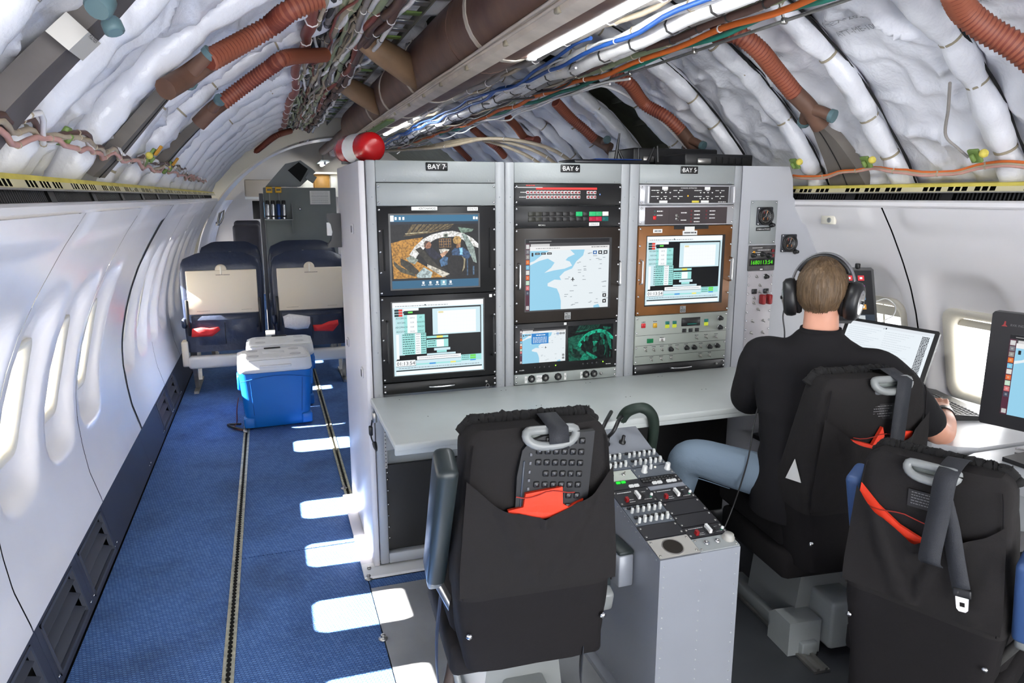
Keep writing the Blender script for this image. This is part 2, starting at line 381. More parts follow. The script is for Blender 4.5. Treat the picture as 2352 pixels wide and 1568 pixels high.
# ---- side walls: curved panels with window pockets, navy dado with grilles
ZW = .885
WPITCH = .485
def win_list(side):
    ys = [2.52 + WPITCH * k for k in range(-9, 20)]
    return [y for y in ys if not (side < 0 and abs(y - 3.975) < .1)]
SEAMS = [-2.3, -1.61, -.64, .33, 1.30, 2.27, 3.25, 4.30, 5.28, 6.25, 7.22, 8.20, 9.17, 10.15, 12.0]
def wall_disp(Y, z, wins, s0, s1):
    d = 0.0
    for yw in wins:
        if abs(Y - yw) > .3: continue
        q = ((abs(Y - yw) / .205) ** 4 + (abs(z - ZW - .01) / .36) ** 4) ** .25
        d = max(d, .055 * (1 - sstep(.74, 1.0, q)))
    e = min(Y - s0, s1 - Y)
    d -= .014 * sstep(1.392, 1.408, z) * sstep(.05, .12, e)
    d -= .008 * (1 - sstep(0, .03, e)) * 0
    return d
def build_wall(side):
    W = struct('wall_left' if side < 0 else 'wall_right'); wins = win_list(side)
    for k, (a, b_) in enumerate(zip(SEAMS, SEAMS[1:])):
        gap = .004
        s0, s1 = a + gap, b_ - gap
        if abs(b_ - 4.30) < .01 and side < 0: s1 -= .022
        zlo, zhi = (.25 if side < 0 else .2), 1.478
        near = -0.2 < a < 7
        nu = max(8, int((s1 - s0) / (.022 if near else .05))); nv = 56 if near else 28
        ww = [y for y in wins if s0 - .1 < y < s1 + .1]
        def fn(u, v):
            Y = s0 + (s1 - s0) * u; z = zlo + (zhi - zlo) * v
            return (XC + side * (wl(z) + wall_disp(Y, z, ww, s0, s1)), Y, z)
        def skip(u, v):
            Y = s0 + (s1 - s0) * u; z = zlo + (zhi - zlo) * v
            return any(((abs(Y - y) / .128) ** 5 + (abs(z - ZW) / .172) ** 5) < 1 for y in ww)
        MB().grid(fn, nu, nv, 0, True, skip).build('wall_panel', WALLW, W)
        # dark seal in the joint behind the panel edges
        b = MB(); b.grid(lambda u, v: (XC + side * (wl(zlo + (zhi - zlo) * v) + .012), s1 - .02 + .07 * u, zlo + (zhi - zlo) * v), 1, 14)
        b.build('panel_joint_seal', DARK, W)
        if side < 0 and abs(b_ - 4.30) < .01:                         # wide black rubber gap at the panel break
            b = MB(); b.grid(lambda u, v: (XC + side * (wl(zlo + (zhi - zlo) * v) - .002), s1 - (.085 * v ** 2 + .008) * (1 - u) + .012 * u, zlo + (zhi - zlo) * v), 1, 30); b.build('panel_gap_rubber', DARK, W)
    # outer skin with window holes
    b = MB()
    def sk(u, v): Y = Y0 + (Y1 - Y0) * u; z = -.1 + 1.52 * v; return (XC + side * (math.sqrt(1.9 ** 2 - max(0, z - ZC) ** 2)), Y, z)
    def sskip(u, v):
        Y = Y0 + (Y1 - Y0) * u; z = -.1 + 1.52 * v
        return any(abs(Y - y) < .14 and -.18 < z - ZW < .23 for y in wins)
    b.grid(sk, 480, 52, 0, True, sskip).build('outer_skin', SKIN_M, W)
    # dado boards and air grilles
    grilles = [1.40, 1.89, 2.38, 2.87, 4.95, 5.44]
    ds = [-2.3, .90, 1.36, 1.85, 2.34, 2.835, 3.29, 4.30, 4.90, 5.40, 5.9, 8.2, 12.0]
    def dp(Y, z, o=0): return (XC + side * (1.650 + .06 * (z / .27) * 1.0 - o), Y, z)
    for a, b_ in zip(ds, ds[1:]):
        g = None if side > 0 else next((y for y in grilles if a < y < b_), None)
        f = MB(); a0, b0 = a + .0015, b_ - .0015
        def slab(y0, y1, z0, z1, o0=0.0, o1=.012, m=0):
            f.add([dp(y0, z0, o1), dp(y1, z0, o1), dp(y1, z1, o1), dp(y0, z1, o1), dp(y0, z0, o0), dp(y1, z0, o0), dp(y1, z1, o0), dp(y0, z1, o0)],
                  [(0, 1, 2, 3), (7, 6, 5, 4), (0, 4, 5, 1), (1, 5, 6, 2), (2, 6, 7, 3), (3, 7, 4, 0)], m)
        if g is None: slab(a0, b0, 0, .27)
        else:
            g1 = g + .39; slab(a0, g, 0, .27); slab(g1, b0, 0, .27); slab(g, g1, .205, .27); slab(g, g1, 0, .02)
        bd = f.build('dado_panel', DADO, W)
        for yy in ([a0 + .022, b0 - .022] if side < 0 and 1 < a < 6 else []):
            for zz in (.03, .225):
                c = Vector(dp(yy, zz, .0125)); MB().lathe([(.006, 0), (.006, .002), (.003, .0035), (0, .0035)], c, (-side, 0, -.2), n=8).build('fastener', CHROME, bd)
        if g is not None:
            f = MB()
            for y0, y1, z0, z1 in [(g, g + .012, .02, .205), (g1 - .012, g1, .02, .205), (g, g1, .195, .205), (g, g1, .02, .03)]: slab(y0, y1, z0, z1, 0, .016)
            gr = f.build('air_grille', DADO2, bd)
            for i in range(3):
                z = .040 + i * .056; f = MB()
                f.add([dp(g + .01, z, .010), dp(g1 - .01, z, .010), dp(g1 - .03, z + .030, -.045), dp(g + .01, z + .030, -.045), dp(g + .01, z + .004, .012), dp(g1 - .01, z + .004, .012), dp(g1 - .03, z + .034, -.043), dp(g + .01, z + .034, -.043)],
                      [(0, 1, 2, 3), (7, 6, 5, 4), (0, 4, 5, 1), (1, 5, 6, 2), (2, 6, 7, 3), (3, 7, 4, 0)])
                f.build('slat', DADO2, gr)
            f = MB(); slab(g - .02, g1 + .02, .0, .22, -.06, -.055); f.build('grille_backing', DARK, bd)
    f = MB(); f.add([dp(Y0, -.01, -.05), dp(Y1, -.01, -.05), dp(Y1, .28, -.05), dp(Y0, .28, -.05)], [(0, 1, 2, 3)]); f.build('dado_backing', DARK, W)
    return W
WL = build_wall(-1); WR = build_wall(1)

# ---- windows
def rrect(hw, hh, r, n=5):
    out = []
    for cx, cz, a0 in [(hw - r, hh - r, 0), (-(hw - r), hh - r, 90), (-(hw - r), -(hh - r), 180), (hw - r, -(hh - r), 270)]:
        for i in range(n + 1): a = math.radians(a0 + 90 * i / n); out.append((cx + r * math.cos(a), cz + r * math.sin(a)))
    return out
WN = 0
for side in (-1, 1):
    for yw in win_list(side):
        if yw > 8.6 or yw < -2.2: continue
        WN += 1
        def wp(a, b, o): z = ZW + b; return (XC + side * (wl(z) + .05 + o if o < .2 else math.sqrt(1.9 ** 2 - max(0, z - ZC) ** 2) + .004), yw + a, z)
        rings = [(.150, .195, .060, .004), (.150, .195, .060, -.006), (.140, .185, .056, -.011), (.120, .165, .05, -.004), (.112, .157, .048, .012), (.108, .153, .046, .10), (.135, .18, .05, .3)]
        b = MB(); n = None; vs = []
        for hw, hh, r, o in rings:
            pr = rrect(hw, hh, r); n = len(pr); vs += [wp(a, c, o) for a, c in pr]
        b.add(vs, [(i * n + j, i * n + (j + 1) % n, (i + 1) * n + (j + 1) % n, (i + 1) * n + j) for i in range(len(rings) - 1) for j in range(n)], 0, True)
        fr = b.build('window_%d' % WN, CREAM); fr['kind'] = 'structure'
        b = MB(); pr = rrect(.112, .157, .048); b.add([wp(a, c, .080) for a, c in pr] + [wp(a, c, .084) for a, c in pr], [tuple(range(n)), tuple(range(2 * n - 1, n - 1, -1))]); b.build('pane', GLASS, fr)
        b = MB(); hs = .03 + .03 * ((WN * 7) % 5) / 4
        b.box(0, 0, 0, 0, 0, 0); b = MB()
        b.add([wp(-.113, .150, .03), wp(.113, .150, .03), wp(.113, .150 - hs, .03), wp(-.113, .150 - hs, .03), wp(-.113, .150, .034), wp(.113, .150, .034), wp(.113, .150 - hs, .034), wp(-.113, .150 - hs, .034)],
              [(0, 1, 2, 3), (7, 6, 5, 4), (0, 4, 5, 1), (1, 5, 6, 2), (2, 6, 7, 3), (3, 7, 4, 0)]); b.build('shade', CREAM, fr)

# ---- cornice rails above the wall panels
for side, nm in ((-1, 'trim_1'), (1, 'trim_2')):
    T = struct(nm)
    def tp(o, Y, z): return (XC + side * (1.405 + o), Y, z)
    def strip(name, prof, m, y0=Y0, y1=8.0):
        b = MB(); n = len(prof); vs = [tp(o, y0, z) for o, z in prof] + [tp(o, y1, z) for o, z in prof]
        b.add(vs, [(i, (i + 1) % n, n + (i + 1) % n, n + i) for i in range(n)] + [tuple(range(n)), tuple(range(2 * n - 1, n - 1, -1))]); return b.build(name, m, T)
    strip('cornice_moulding', [(-.012, 1.478), (-.02, 1.486), (-.02, 1.500), (-.010, 1.507), (.03, 1.507), (.03, 1.478)], WALLW)
    strip('vent_backing', [(.035, 1.500), (.04, 1.545), (.05, 1.545), (.05, 1.50)], DARK)
    strip('vent_lip', [(-.006, 1.534), (-.006, 1.538), (.03, 1.538), (.03, 1.534)], STEEL)
    # slotted yellow rail: top flange, webs and real slots
    zt, zm1, zm0, zb = 1.567, 1.5555, 1.5405, 1.537
    b = MB()
    def fb(y0, y1, z0, z1, m):
        sl = lambda z: .012 * (z - zb) / (zt - zb)
        b.add([tp(sl(z0), y0, z0), tp(sl(z0), y1, z0), tp(sl(z1), y1, z1), tp(sl(z1), y0, z1), tp(sl(z0) + .0008, y0, z0), tp(sl(z0) + .0008, y1, z0), tp(sl(z1) + .0008, y1, z1), tp(sl(z1) + .0008, y0, z1)],
              [(0, 1, 2, 3), (7, 6, 5, 4), (0, 4, 5, 1), (1, 5, 6, 2), (2, 6, 7, 3), (3, 7, 4, 0)], m)
    fb(Y0, 8, zm1, zt, 0); fb(Y0, 8, zb, zm0, 1)
    slots = []; y = -.5
    while y < 7.6:
        for g in range(3):
            for i in range(3): slots.append(y + g * .105 + i * .028)
        y += .385
    prev = Y0
    for sl_ in slots + [8 + 0]:
        fb(prev, sl_, zm0, zm1, 1); prev = sl_ + .0215
    b.add([tp(.012, Y0, zt), tp(.012, 8, zt), tp(.09, 8, zt + .006), tp(.09, Y0, zt + .006)], [(0, 1, 2, 3)], 0)
    b.build('slotted_rail', [YEL, YCREAM], T)
    strip('rail_backing', [(.055, 1.536), (.060, 1.562), (.064, 1.562), (.064, 1.536)], DARK)
    # ribbed vent blades in the dark strip
    y = .2; k = 0
    while y < 6.2:
        L_ = .40
        b = MB()
        for i in range(27 if y < 3 else 14):
            yy = y + i * L_ / (27 if y < 3 else 14)
            b.add([tp(.004, yy, 1.508), tp(.004, yy + .006, 1.508), tp(.012, yy + .006, 1.534), tp(.012, yy, 1.534), tp(.035, yy, 1.508), tp(.035, yy, 1.534)], [(0, 1, 2, 3), (0, 3, 5, 4)])
        b.build('vent_blades', BLK2, T); 
        b = MB(); b.add([tp(-.001, y + L_ + .004, 1.507), tp(-.001, y + L_ + .05, 1.507), tp(.008, y + L_ + .05, 1.535), tp(.008, y + L_ + .004, 1.535)], [(0, 1, 2, 3)]); b.build('vent_joiner', BLK2, T)
        y += L_ + .055; k += 1

# ---- ceiling: bare skin, insulation blankets between wrapped ribs
ceil = struct('ceiling')
def cr(th, Y, R=RC): return (XC + R * math.cos(th), Y, ZC + R * math.sin(th))
b = MB(); b.grid(lambda u, v: cr(math.radians(24 + 132 * v), Y0 + (Y1 - Y0) * u, 1.90), 40, 40); b.build('outer_skin', SKIN_M, ceil)
RIBS = {-1: [-.1 + .0, .40, .90, 1.41, 1.92, 2.45, 2.97, 3.46, 4.02, 4.55, 5.05, 5.56, 6.07, 6.58, 7.1, 7.6, 8.1],
        1: [-.12, .36, .84, 1.32, 1.80, 2.275, 2.74, 3.23, 3.72, 4.20, 4.68, 5.16, 5.64, 6.12, 6.6, 7.1, 7.6, 8.1]}
def crease(p, s): 
    v = noise.noise(Vector(p) * s); return (1 - abs(v) * 2.4)
for side in (-1, 1):
    ys = RIBS[side]
    for k, (a, c) in enumerate(zip(ys, ys[1:])):
        if side > 0 and 3.6 < a < 3.8: continue
        t0, t1 = 26.5, 87.0
        nu, nv = (34, 120) if .6 < a < 4.6 else (12, 40)
        seed = 13.7 * k + 101 * side
        def fn(u, v):
            Y = a + (c - a) * u; th = t0 + (t1 - t0) * v
            s_ = th * .0314; p = Vector((Y, s_, seed)); bul = min(1.0, 5 * u * (1 - u))
            q = p + .09 * Vector((noise.noise(p * 3.1), noise.noise(p * 3.1 + Vector((9, 9, 0))), 0))
            R = 1.830 - .040 * bul - .022 * bul * noise.noise(p * 2.3) - .008 * noise.noise(p * 7)
            R -= .032 * max(0, 1 - 2.2 * abs(noise.noise(q * 3.3))) ** 3 * bul + .020 * max(0, 1 - 2.4 * abs(noise.noise(q * 7.5 + Vector((4, 2, 1))))) ** 3 * (.3 + .7 * bul)
            return cr(math.radians(th if side > 0 else 180 - th), Y, R)
        bl = MB().grid(fn, nu, nv).build('insulation_blanket', FOIL, ceil)
        if side > 0 and 1.2 < a < 2.4:                              # faint stencilled part numbers on the film
            tb_ = MB()
            for vv, st in ((.50, 'MEX-2899'), (.465, 'ATT-ME-1001')):
                tb_.text(st, lambda p, q: Vector(fn(min(.97, .80 - p), vv + q)) + (Vector((XC, 0, ZC)) - Vector((fn(.5, vv)[0], 0, fn(.5, vv)[2]))).normalized() * .004, 0, 0, .014, 0, .42)
            tb_.build('stencil_print', mat('stencil_grey', (150, 152, 158), .6), bl)
    for k, y in enumerate(ys):
        b = MB(); pts = []; rr = []; n = 90 if y < 5 else 36
        straps = [36, 44, 52.5, 61, 70, 79]
        for i in range(n + 1):
            th = 30.2 + 58 * i / n; w_ = .018 * noise.noise(Vector((th * .11, y * 3, side * 4)))
            pin = min(abs(th - s_ - 1.5 * math.sin(k * 2.1 + s_)) for s_ in straps)
            r = (.046 + .010 * noise.noise(Vector((y * 2.7, side, 8)))) - .013 * math.exp(-(pin / 1.1) ** 2) + .007 * noise.noise(Vector((th * .35, y * 5, 9))) + .003 * noise.noise(Vector((th * 1.3, y * 5, 3)))
            pts.append(cr(math.radians(th if side > 0 else 180 - th), y + w_, 1.775)); rr.append(r)
        NN = 20 if 1 < y < 5 else 9
        def pleat(i, j):
            th = 30.2 + 58 * i / n; pin = min(abs(th - s_ - 1.5 * math.sin(k * 2.1 + s_)) for s_ in straps)
            return 1 + (.10 * math.exp(-(pin / 2.2) ** 2) * math.exp(-0.0) + .02) * noise.noise(Vector((j * 2.1, th * .12, y * 9))) + .05 * noise.noise(Vector((math.cos(2 * PI * j / NN) * 1.5, math.sin(2 * PI * j / NN) * 1.5, th * .16 + y * 7)))
        b.tube(pts, rr, NN, mod=pleat); ob = b.build('rib_roll', FOIL2, ceil)
        if y < 5.2:
            for s_ in straps:
                s2 = s_ + 1.5 * math.sin(k * 2.1 + s_); th = s2 if side > 0 else 180 - s2
                w_ = .018 * noise.noise(Vector((s2 * .11, y * 3, side * 4)))
                c0 = Vector(cr(math.radians(th), y + w_, 1.775)); tn = Vector((-math.sin(math.radians(th)), 0, math.cos(math.radians(th))))
                b = MB(); b.cyl(c0 - tn * .004, c0 + tn * .004, .036, n=16); b.build('tie_strap', STRAP, ob)
# thin dark tubes along the near edges of the right rib rolls
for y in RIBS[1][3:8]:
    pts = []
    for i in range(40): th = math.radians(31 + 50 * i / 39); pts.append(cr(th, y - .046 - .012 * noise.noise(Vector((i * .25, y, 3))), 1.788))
    MB().tube(pts, [.0045 + .0035 * noise.noise(Vector((i * .4, y, 6))) for i in range(40)], 6).build('film_edge_line', DARK, ceil)
# stringers seen in the uninsulated bay
for th in range(34, 88, 6):
    MB().bar(cr(math.radians(th), 3.72, 1.88), cr(math.radians(th), 4.2, 1.88), .02, .03, 0).build('stringer', SKIN_M, ceil)

# ---- far bulkhead and cabin liner
wf = struct('wall_far')
b = MB(); b.grid(lambda u, v: (-.9 + 3.7 * u, 12.0, 0 + 2.5 * v), 2, 2); b.build('bulkhead_panel', mat('bulkhead_cream', (196, 188, 180), .5), wf)
WOOD = mat('bulkhead_wood', (190, 140, 70), .5, var=.2, vscale=8)
for i in range(4): MB().rbox(.50 + i * .25, .735 + i * .25, 11.86, 11.99, 1.52, 1.86, .01, 1).build('cabinet_front', WOOD if i % 2 else CREAM, wf)
MB().box(.4, 1.6, 11.80, 11.99, 1.87, 1.90).build('bulkhead_shelf', CREAM, wf)
# white arch liner ring
T = struct('trim_3')
b = MB()
def arch(u, v):
    th = math.radians(-6 + 102 * u); Rr = 1.66 - .05 * math.sin(PI * v)
    x = XC - (Rr * math.cos(th)); z = .66 + (1.50 if th > 0 else 1.5) * math.sin(th)
    return (x, 8.25 + .5 * v, z)
b.grid(arch, 40, 6); b.build('arch_liner', WALLW, T)
b = MB(); b.grid(lambda u, v: (XC - (1.67 + .14 * v) * math.cos(math.radians(-6 + 102 * u)), 8.25, .66 + (1.52 + .2 * v) * math.sin(math.radians(-6 + 102 * u))), 40, 2); b.build('arch_face', CREAM, T)
# ================================================================== ceiling services
# ---- big maroon air duct with white bands and tan branches
DX, DZ, DR = .90, 2.19, .172
duct = thing('air_duct', 'large maroon overhead air duct with white bands running down the ceiling', 'duct', (DX, 0, DZ - DR))
def ductpiece(y0, y1, r=DR, dx=0, dz=0, n=28):
    b = MB(); k = max(2, int((y1 - y0) / .06)); pts = []; rr = []
    for i in range(k + 1):
        y = y0 + (y1 - y0) * i / k; pts.append((DX + dx, y, DZ + dz)); rr.append(r * (1 + .010 * noise.noise(Vector((y * 4, r * 9, 1)))))
    b.tube(pts, rr, n); return b
ductpiece(-.6, 2.92).build('duct_section', DUCT, duct); ductpiece(2.98, 7.2).build('duct_section', DUCT, duct)
ductpiece(2.90, 3.0, DR * .985).build('duct_sleeve', DUCT, duct)
for y in (1.2, 2.68, 3.93, 4.75, 5.45): MB().cyl((DX, y - .017, DZ), (DX, y + .017, DZ), DR * 1.025, n=30, caps=True).build('band_clamp', BAND, duct)
for y, ln in ((3.72, .42), (5.0, .40)):
    pts = spline([(DX - .02, y + .16, DZ - .05), (DX - .13, y + .12, DZ - .04), (DX - .22, y + .02, DZ - .02), (DX - .33, y - .03, DZ + .03), (DX - .42, y - .04, DZ + .09)], 6)
    MB().tube(pts, [.098 - .03 * i / len(pts) for i in range(len(pts))], 18, flat=.8).build('branch_duct', TAN, duct)
for k, (dx, dz) in enumerate([(-.10, -.05), (.02, -.08), (.11, -.02)]):
    ductpiece(7.15, 10.5, .055, dx, dz, 12).build('branch_pipe', DUCT, duct)
# ---- cream cable trough under the duct
tr = thing('cable_trough', 'cream metal trough running along the underside of the maroon duct', 'trough', (.81, 0, 1.99))
M_TR = mat('trough_cream', (196, 184, 172), .55, var=.14, vscale=9)
b = MB()
for (xa, za, xb, zb) in [(.758, 2.035, .772, 2.000), (.772, 2.000, .815, 1.988), (.815, 1.988, .832, 2.002)]:
    b.add([(xa, -.5, za), (xb, -.5, zb), (xb, 9, zb), (xa, 9, za), (xa, -.5, za + .004), (xb, -.5, zb + .004), (xb, 9, zb + .004), (xa, 9, za + .004)], [(0, 1, 2, 3), (7, 6, 5, 4), (0, 4, 5, 1), (3, 2, 6, 7)])
b.build('trough_channel', M_TR, tr)
for i in range(14):
    y = 1.5 + i * .42 + .05 * math.sin(i * 5)
    MB().rbox(.762, .778, y, y + .03, 1.998, 2.016, .003, 1).build('trough_clip', STRAP, tr)
for x, z in ((.752, 2.03), (.762, 2.018)):
    pts = [(x + .006 * noise.noise(Vector((y * .3, z * 50, 0))), y * .3, z + .008 * noise.noise(Vector((y * .35, x * 90, 4)))) for y in range(-1, 30)]
    MB().tube(pts, .006, 6).build('trough_cable', M_TR, tr)
b = MB().bar((.768, 4.6, 1.985), (.768, 6.1, 1.985), .05, .012); b.build('green_bracket', GREEN, tr)

# ---- fluorescent lamps
def lamp(y0, y1, x, z, label):
    t = thing('fluorescent_lamp', label, 'lamp', (x, (y0 + y1) / 2, z - .02), group='ceiling lamps')
    b = MB(); b.add([(x - .055, y0, z + .045), (x + .055, y0, z + .045), (x + .075, y0, z + .02), (x - .075, y0, z + .02)] + [(x - .055, y1, z + .045), (x + .055, y1, z + .045), (x + .075, y1, z + .02), (x - .075, y1, z + .02)],
                    [(0, 1, 2, 3), (7, 6, 5, 4), (0, 4, 5, 1), (1, 5, 6, 2), (2, 6, 7, 3), (3, 7, 4, 0)]); b.build('housing', mat('lamp_housing', (196, 204, 204), .3, metal=.4), t)
    MB().cyl((x, y0 + .03, z), (x, y1 - .03, z), .023, n=16).build('tube', LAMPGLOW, t)
    for y, s in ((y0 + .02, 1), (y1 - .02, -1)):
        MB().rbox(x - .02, x + .02, y - .012, y + .012, z - .024, z + .03, .006, 2).build('lamp_holder', WHITE, t)
    MB().box(x - .01, x + .01, (y0 + y1) / 2 - .02, (y0 + y1) / 2 + .02, z + .045, z + .2).build('hanger', STEEL, t)
lamp(1.42, 2.66, .972, 2.04, 'long bright fluorescent tube lamp above the bay 6 rack, nearest of the lamps')
lamp(5.15, 6.30, 1.0, 2.05, 'short fluorescent lamp over the red fire bottle, second nearest lamp')
lamp(8.8, 9.9, 1.0, 2.05, 'distant fluorescent lamp just left of the red fire bottle')
lamp(11.0, 11.7, .86, 2.0, 'farthest small fluorescent lamp by the cream bulkhead')

# ---- cable runs on the right of the lamps
CAB = {k: mat('cable_' + k, c, .5, var=.1, vscale=20) for k, c in dict(blue=(36, 84, 160), white=(226, 224, 224), orange=(214, 106, 40), teal=(30, 116, 100), brown=(86, 60, 52), grey=(144, 138, 134), tan=(172, 158, 136), dark=(44, 42, 42), pink=(198, 150, 140), green=(140, 150, 118), red=(128, 58, 46)).items()}
def run(x, z, y0, y1, amp, seed, step=.09):
    n = int((y1 - y0) / step); out = []
    for i in range(n + 1):
        y = y0 + (y1 - y0) * i / n
        out.append((x + amp * noise.noise(Vector((y * 1.3, seed, 0))) + amp * .4 * noise.noise(Vector((y * 4, seed, 7))), y, z + amp * .8 * noise.noise(Vector((y * 1.2, seed, 3))) - .012 * math.sin(y * 5.2 + seed) ** 2))
    return out
def cable(name, label, pts, r, m, cat='cable', group='overhead cables', ties=None, tie_m=None, n=8):
    o = MB().tube(pts, r, n).build(name, m, None, org=pts[len(pts) // 2]); tag(o, label, cat, group)
    if ties:
        rr = r if not isinstance(r, list) else max(r)
        for i in range(ties, len(pts) - 1, ties):
            p = Vector(pts[i]); d = (Vector(pts[i + 1]) - Vector(pts[i - 1])).normalized()
            MB().cyl(p - d * .003, p + d * .003, rr * 1.18, n=8).build('cable_tie', tie_m or CAB['white'], o)
    return o
cable('network_cable', 'bright orange cable along the lower edge of the right overhead wiring', run(1.50, 2.078, .6, 9, .02, 1), .011, CAB['orange'], ties=6)
cable('network_cable', 'teal green cable beside the orange cable overhead', run(1.535, 2.076, .6, 6.5, .02, 2.3), .010, CAB['teal'])
cable('network_cable', 'blue cable in the overhead wiring nearest the long lamp', run(1.245, 2.082, .6, 9, .035, 5), .0085, CAB['blue'], ties=7)
cable('network_cable', 'second blue cable twisting behind the first blue cable overhead', run(1.225, 2.10, 2.6, 9, .04, 8), .0075, CAB['blue'])
cable('cable_bundle', 'thick white wrapped wire bundle below the blue cable overhead', run(1.32, 2.085, .6, 9, .03, 11), .027, CAB['white'], ties=3, tie_m=CAB['dark'])
cable('cable_bundle', 'white wire bundle with grey patches between blue and brown bundles overhead', run(1.365, 2.10, .6, 9, .035, 13), .022, CAB['white'], ties=4, tie_m=CAB['grey'])
cable('cable_bundle', 'brown laced wire bundle with black ties above the orange cable', run(1.425, 2.088, .6, 9, .03, 17), .013, CAB['brown'], ties=2, tie_m=CAB['dark'])
cable('cable_bundle', 'olive grey laced wire bundle beside the brown bundle overhead', run(1.39, 2.092, .6, 9, .03, 19), .016, CAB['grey'], ties=2, tie_m=CAB['dark'])
cable('cable_bundle', 'pale green wire bundle just above the orange cable', run(1.46, 2.095, .6, 9, .03, 23), .014, CAB['green'], ties=3, tie_m=CAB['tan'])
cable('cable_bundle', 'grey wire bundle running under the lamp housing', run(1.17, 2.13, .6, 9, .03, 29), .018, CAB['grey'], ties=4)
cable('cable_bundle', 'tan wire bundle between lamp and blue cable', run(1.20, 2.125, 1.5, 9, .05, 31), .010, CAB['tan'], ties=5)
for i, (x, z, c, y0, lab) in enumerate([(1.27, 2.09, 'white', 2.4, 'thin white wire hanging loosest beneath the blue cables'), (1.29, 2.10, 'white', 2.9, 'thin white wire looping over the wrapped bundle far end'), (1.34, 2.07, 'grey', 3.2, 'thin grey wire tangled under the white bundles'), (1.40, 2.07, 'dark', 3.0, 'thin black wire tangled among the brown bundles'),
                                      (1.44, 2.075, 'brown', 3.4, 'thin brown wire tangled beside the orange cable far end'), (1.37, 2.075, 'tan', 3.1, 'thin tan wire tangled in the middle of the right wiring'), (1.55, 2.06, 'white', 3.0, 'white wire sagging just below the orange cable'), (1.57, 2.055, 'white', 3.2, 'lowest white wire sagging below the teal cable'), (1.31, 2.065, 'dark', 3.6, 'thin black wire far along the white bundle')]):
    cable('loose_wire', lab, run(x, z, y0, 9, .075, 40 + i * 3.1, .06), .0055, CAB[c], 'wire', 'loose overhead wires', n=6)
rod = thing('support_rod', 'thin pale metal rod on hangers outboard of the orange cable', 'rod', (1.60, 2.5, 2.07))
MB().cyl((1.60, 1.2, 2.068), (1.60, 3.9, 2.068), .006, n=8).build('rod', STEEL, rod)
for y in (1.5, 2.02, 2.53, 3.05, 3.5): MB().bar((1.60, y, 2.066), (1.575, y + .01, 2.15), .012, .006).build('hanger', STEEL, rod); MB().rbox(1.59, 1.61, y - .008, y + .008, 2.058, 2.078, .003, 1).build('rod_clip', STEEL, rod)
# white cables dropping to the rack top
for i, (dx, lab) in enumerate([(0, 'leftmost white cable dropping from overhead wiring behind the bay 5 rack'), (.02, 'middle white cable dropping behind the bay 5 rack'), (.045, 'right white cable dropping behind the bay 5 rack')]):
    pts = spline([(1.56, 4.4 - i * .1, 2.05), (1.62, 3.9, 2.09), (1.72 + dx, 3.62, 2.10), (1.9 + dx, 3.5, 2.0), (2.1 + dx, 3.45, 1.83), (2.25 + dx, 3.42, 1.66), (2.28 + dx, 3.4, 1.5)], 8)
    cable('drop_cable', lab, pts, .008, CAB['white'], 'cable', 'white drop cables')
for i, lab in enumerate(['beige cable sweeping down behind the bay 7 rack, upper one', 'beige cable sweeping down behind the bay 7 rack, lower one', 'beige cable looping behind the bay 7 rack, nearest the bottle']):
    pts = spline([(1.3 - .1 * i, 8.4, 2.02), (1.52, 7.2 - .3 * i, 2.0 - .02 * i), (1.75, 6.3 - .3 * i, 2.02 - .02 * i), (2.0, 5.7 - .3 * i, 1.88), (2.2, 5.5 - .3 * i, 1.70), (2.3, 5.4 - .3 * i, 1.5)], 8)
    cable('drop_cable', lab, pts, .014, CAB['tan'], 'cable', 'beige drop cables', ties=9)

# ---- wiring to the left of the duct
LEFT = [(.215, 2.205, 'red', .024, 'dark red harness at the outer left edge of the left wiring', 5), (.30, 2.275, 'grey', .007, 'thin straight grey conduit right of the red harness', 9),
        (.345, 2.265, 'green', .014, 'pale green wire bundle in the left wiring', 4), (.365, 2.285, 'white', .010, 'white cable beside the pale green bundle, left wiring', 6),
        (.415, 2.255, 'tan', .017, 'tan wrapped bundle in the middle of the left wiring', 3), (.445, 2.285, 'grey', .016, 'grey bundle above the tan bundle, left wiring', 4),
        (.47, 2.27, 'dark', .012, 'black wire bundle in the left wiring', 4), (.505, 2.258, 'white', .015, 'white frayed wrapped bundle nearest the ladder tray', 2),
        (.53, 2.275, 'brown', .012, 'brown bundle between white bundle and ladder tray', 4), (.27, 2.26, 'brown', .010, 'brown cable between red harness and grey conduit', 5), (.39, 2.295, 'dark', .016, 'black bundle hidden above the tan bundle', 5)]
for i, (x, z, c, r, lab, tie) in enumerate(LEFT):
    cable('cable_bundle', lab, run(x, z, .8, 10.5, .03 if r > .008 else .008, 70 + i * 5.3), r, CAB[c], group='left overhead wiring', ties=tie, tie_m=CAB[['white', 'dark', 'tan'][i % 3]])
cable('cable_bundle', 'thin white wrapped bundle between lamp and thick white bundle', run(1.275, 2.10, .6, 9, .025, 111), .017, CAB['white'], ties=4, tie_m=CAB['tan'])
cable('cable_bundle', 'white bundle hugging the upper side of the brown laced bundle', run(1.41, 2.112, .6, 9, .03, 117), .019, CAB['white'], ties=5, tie_m=CAB['dark'])
MORE = [('tan', 'braided'), ('white', 'frayed'), ('grey', 'taped'), ('brown', 'laced'), ('green', 'painted'), ('dark', 'sleeved'), ('red', 'sleeved'), ('tan', 'taped'), ('white', 'knotted'), ('grey', 'braided'), ('dark', 'taped'), ('brown', 'knotted'), ('white', 'taped'), ('tan', 'frayed'), ('green', 'frayed'), ('grey', 'knotted')]
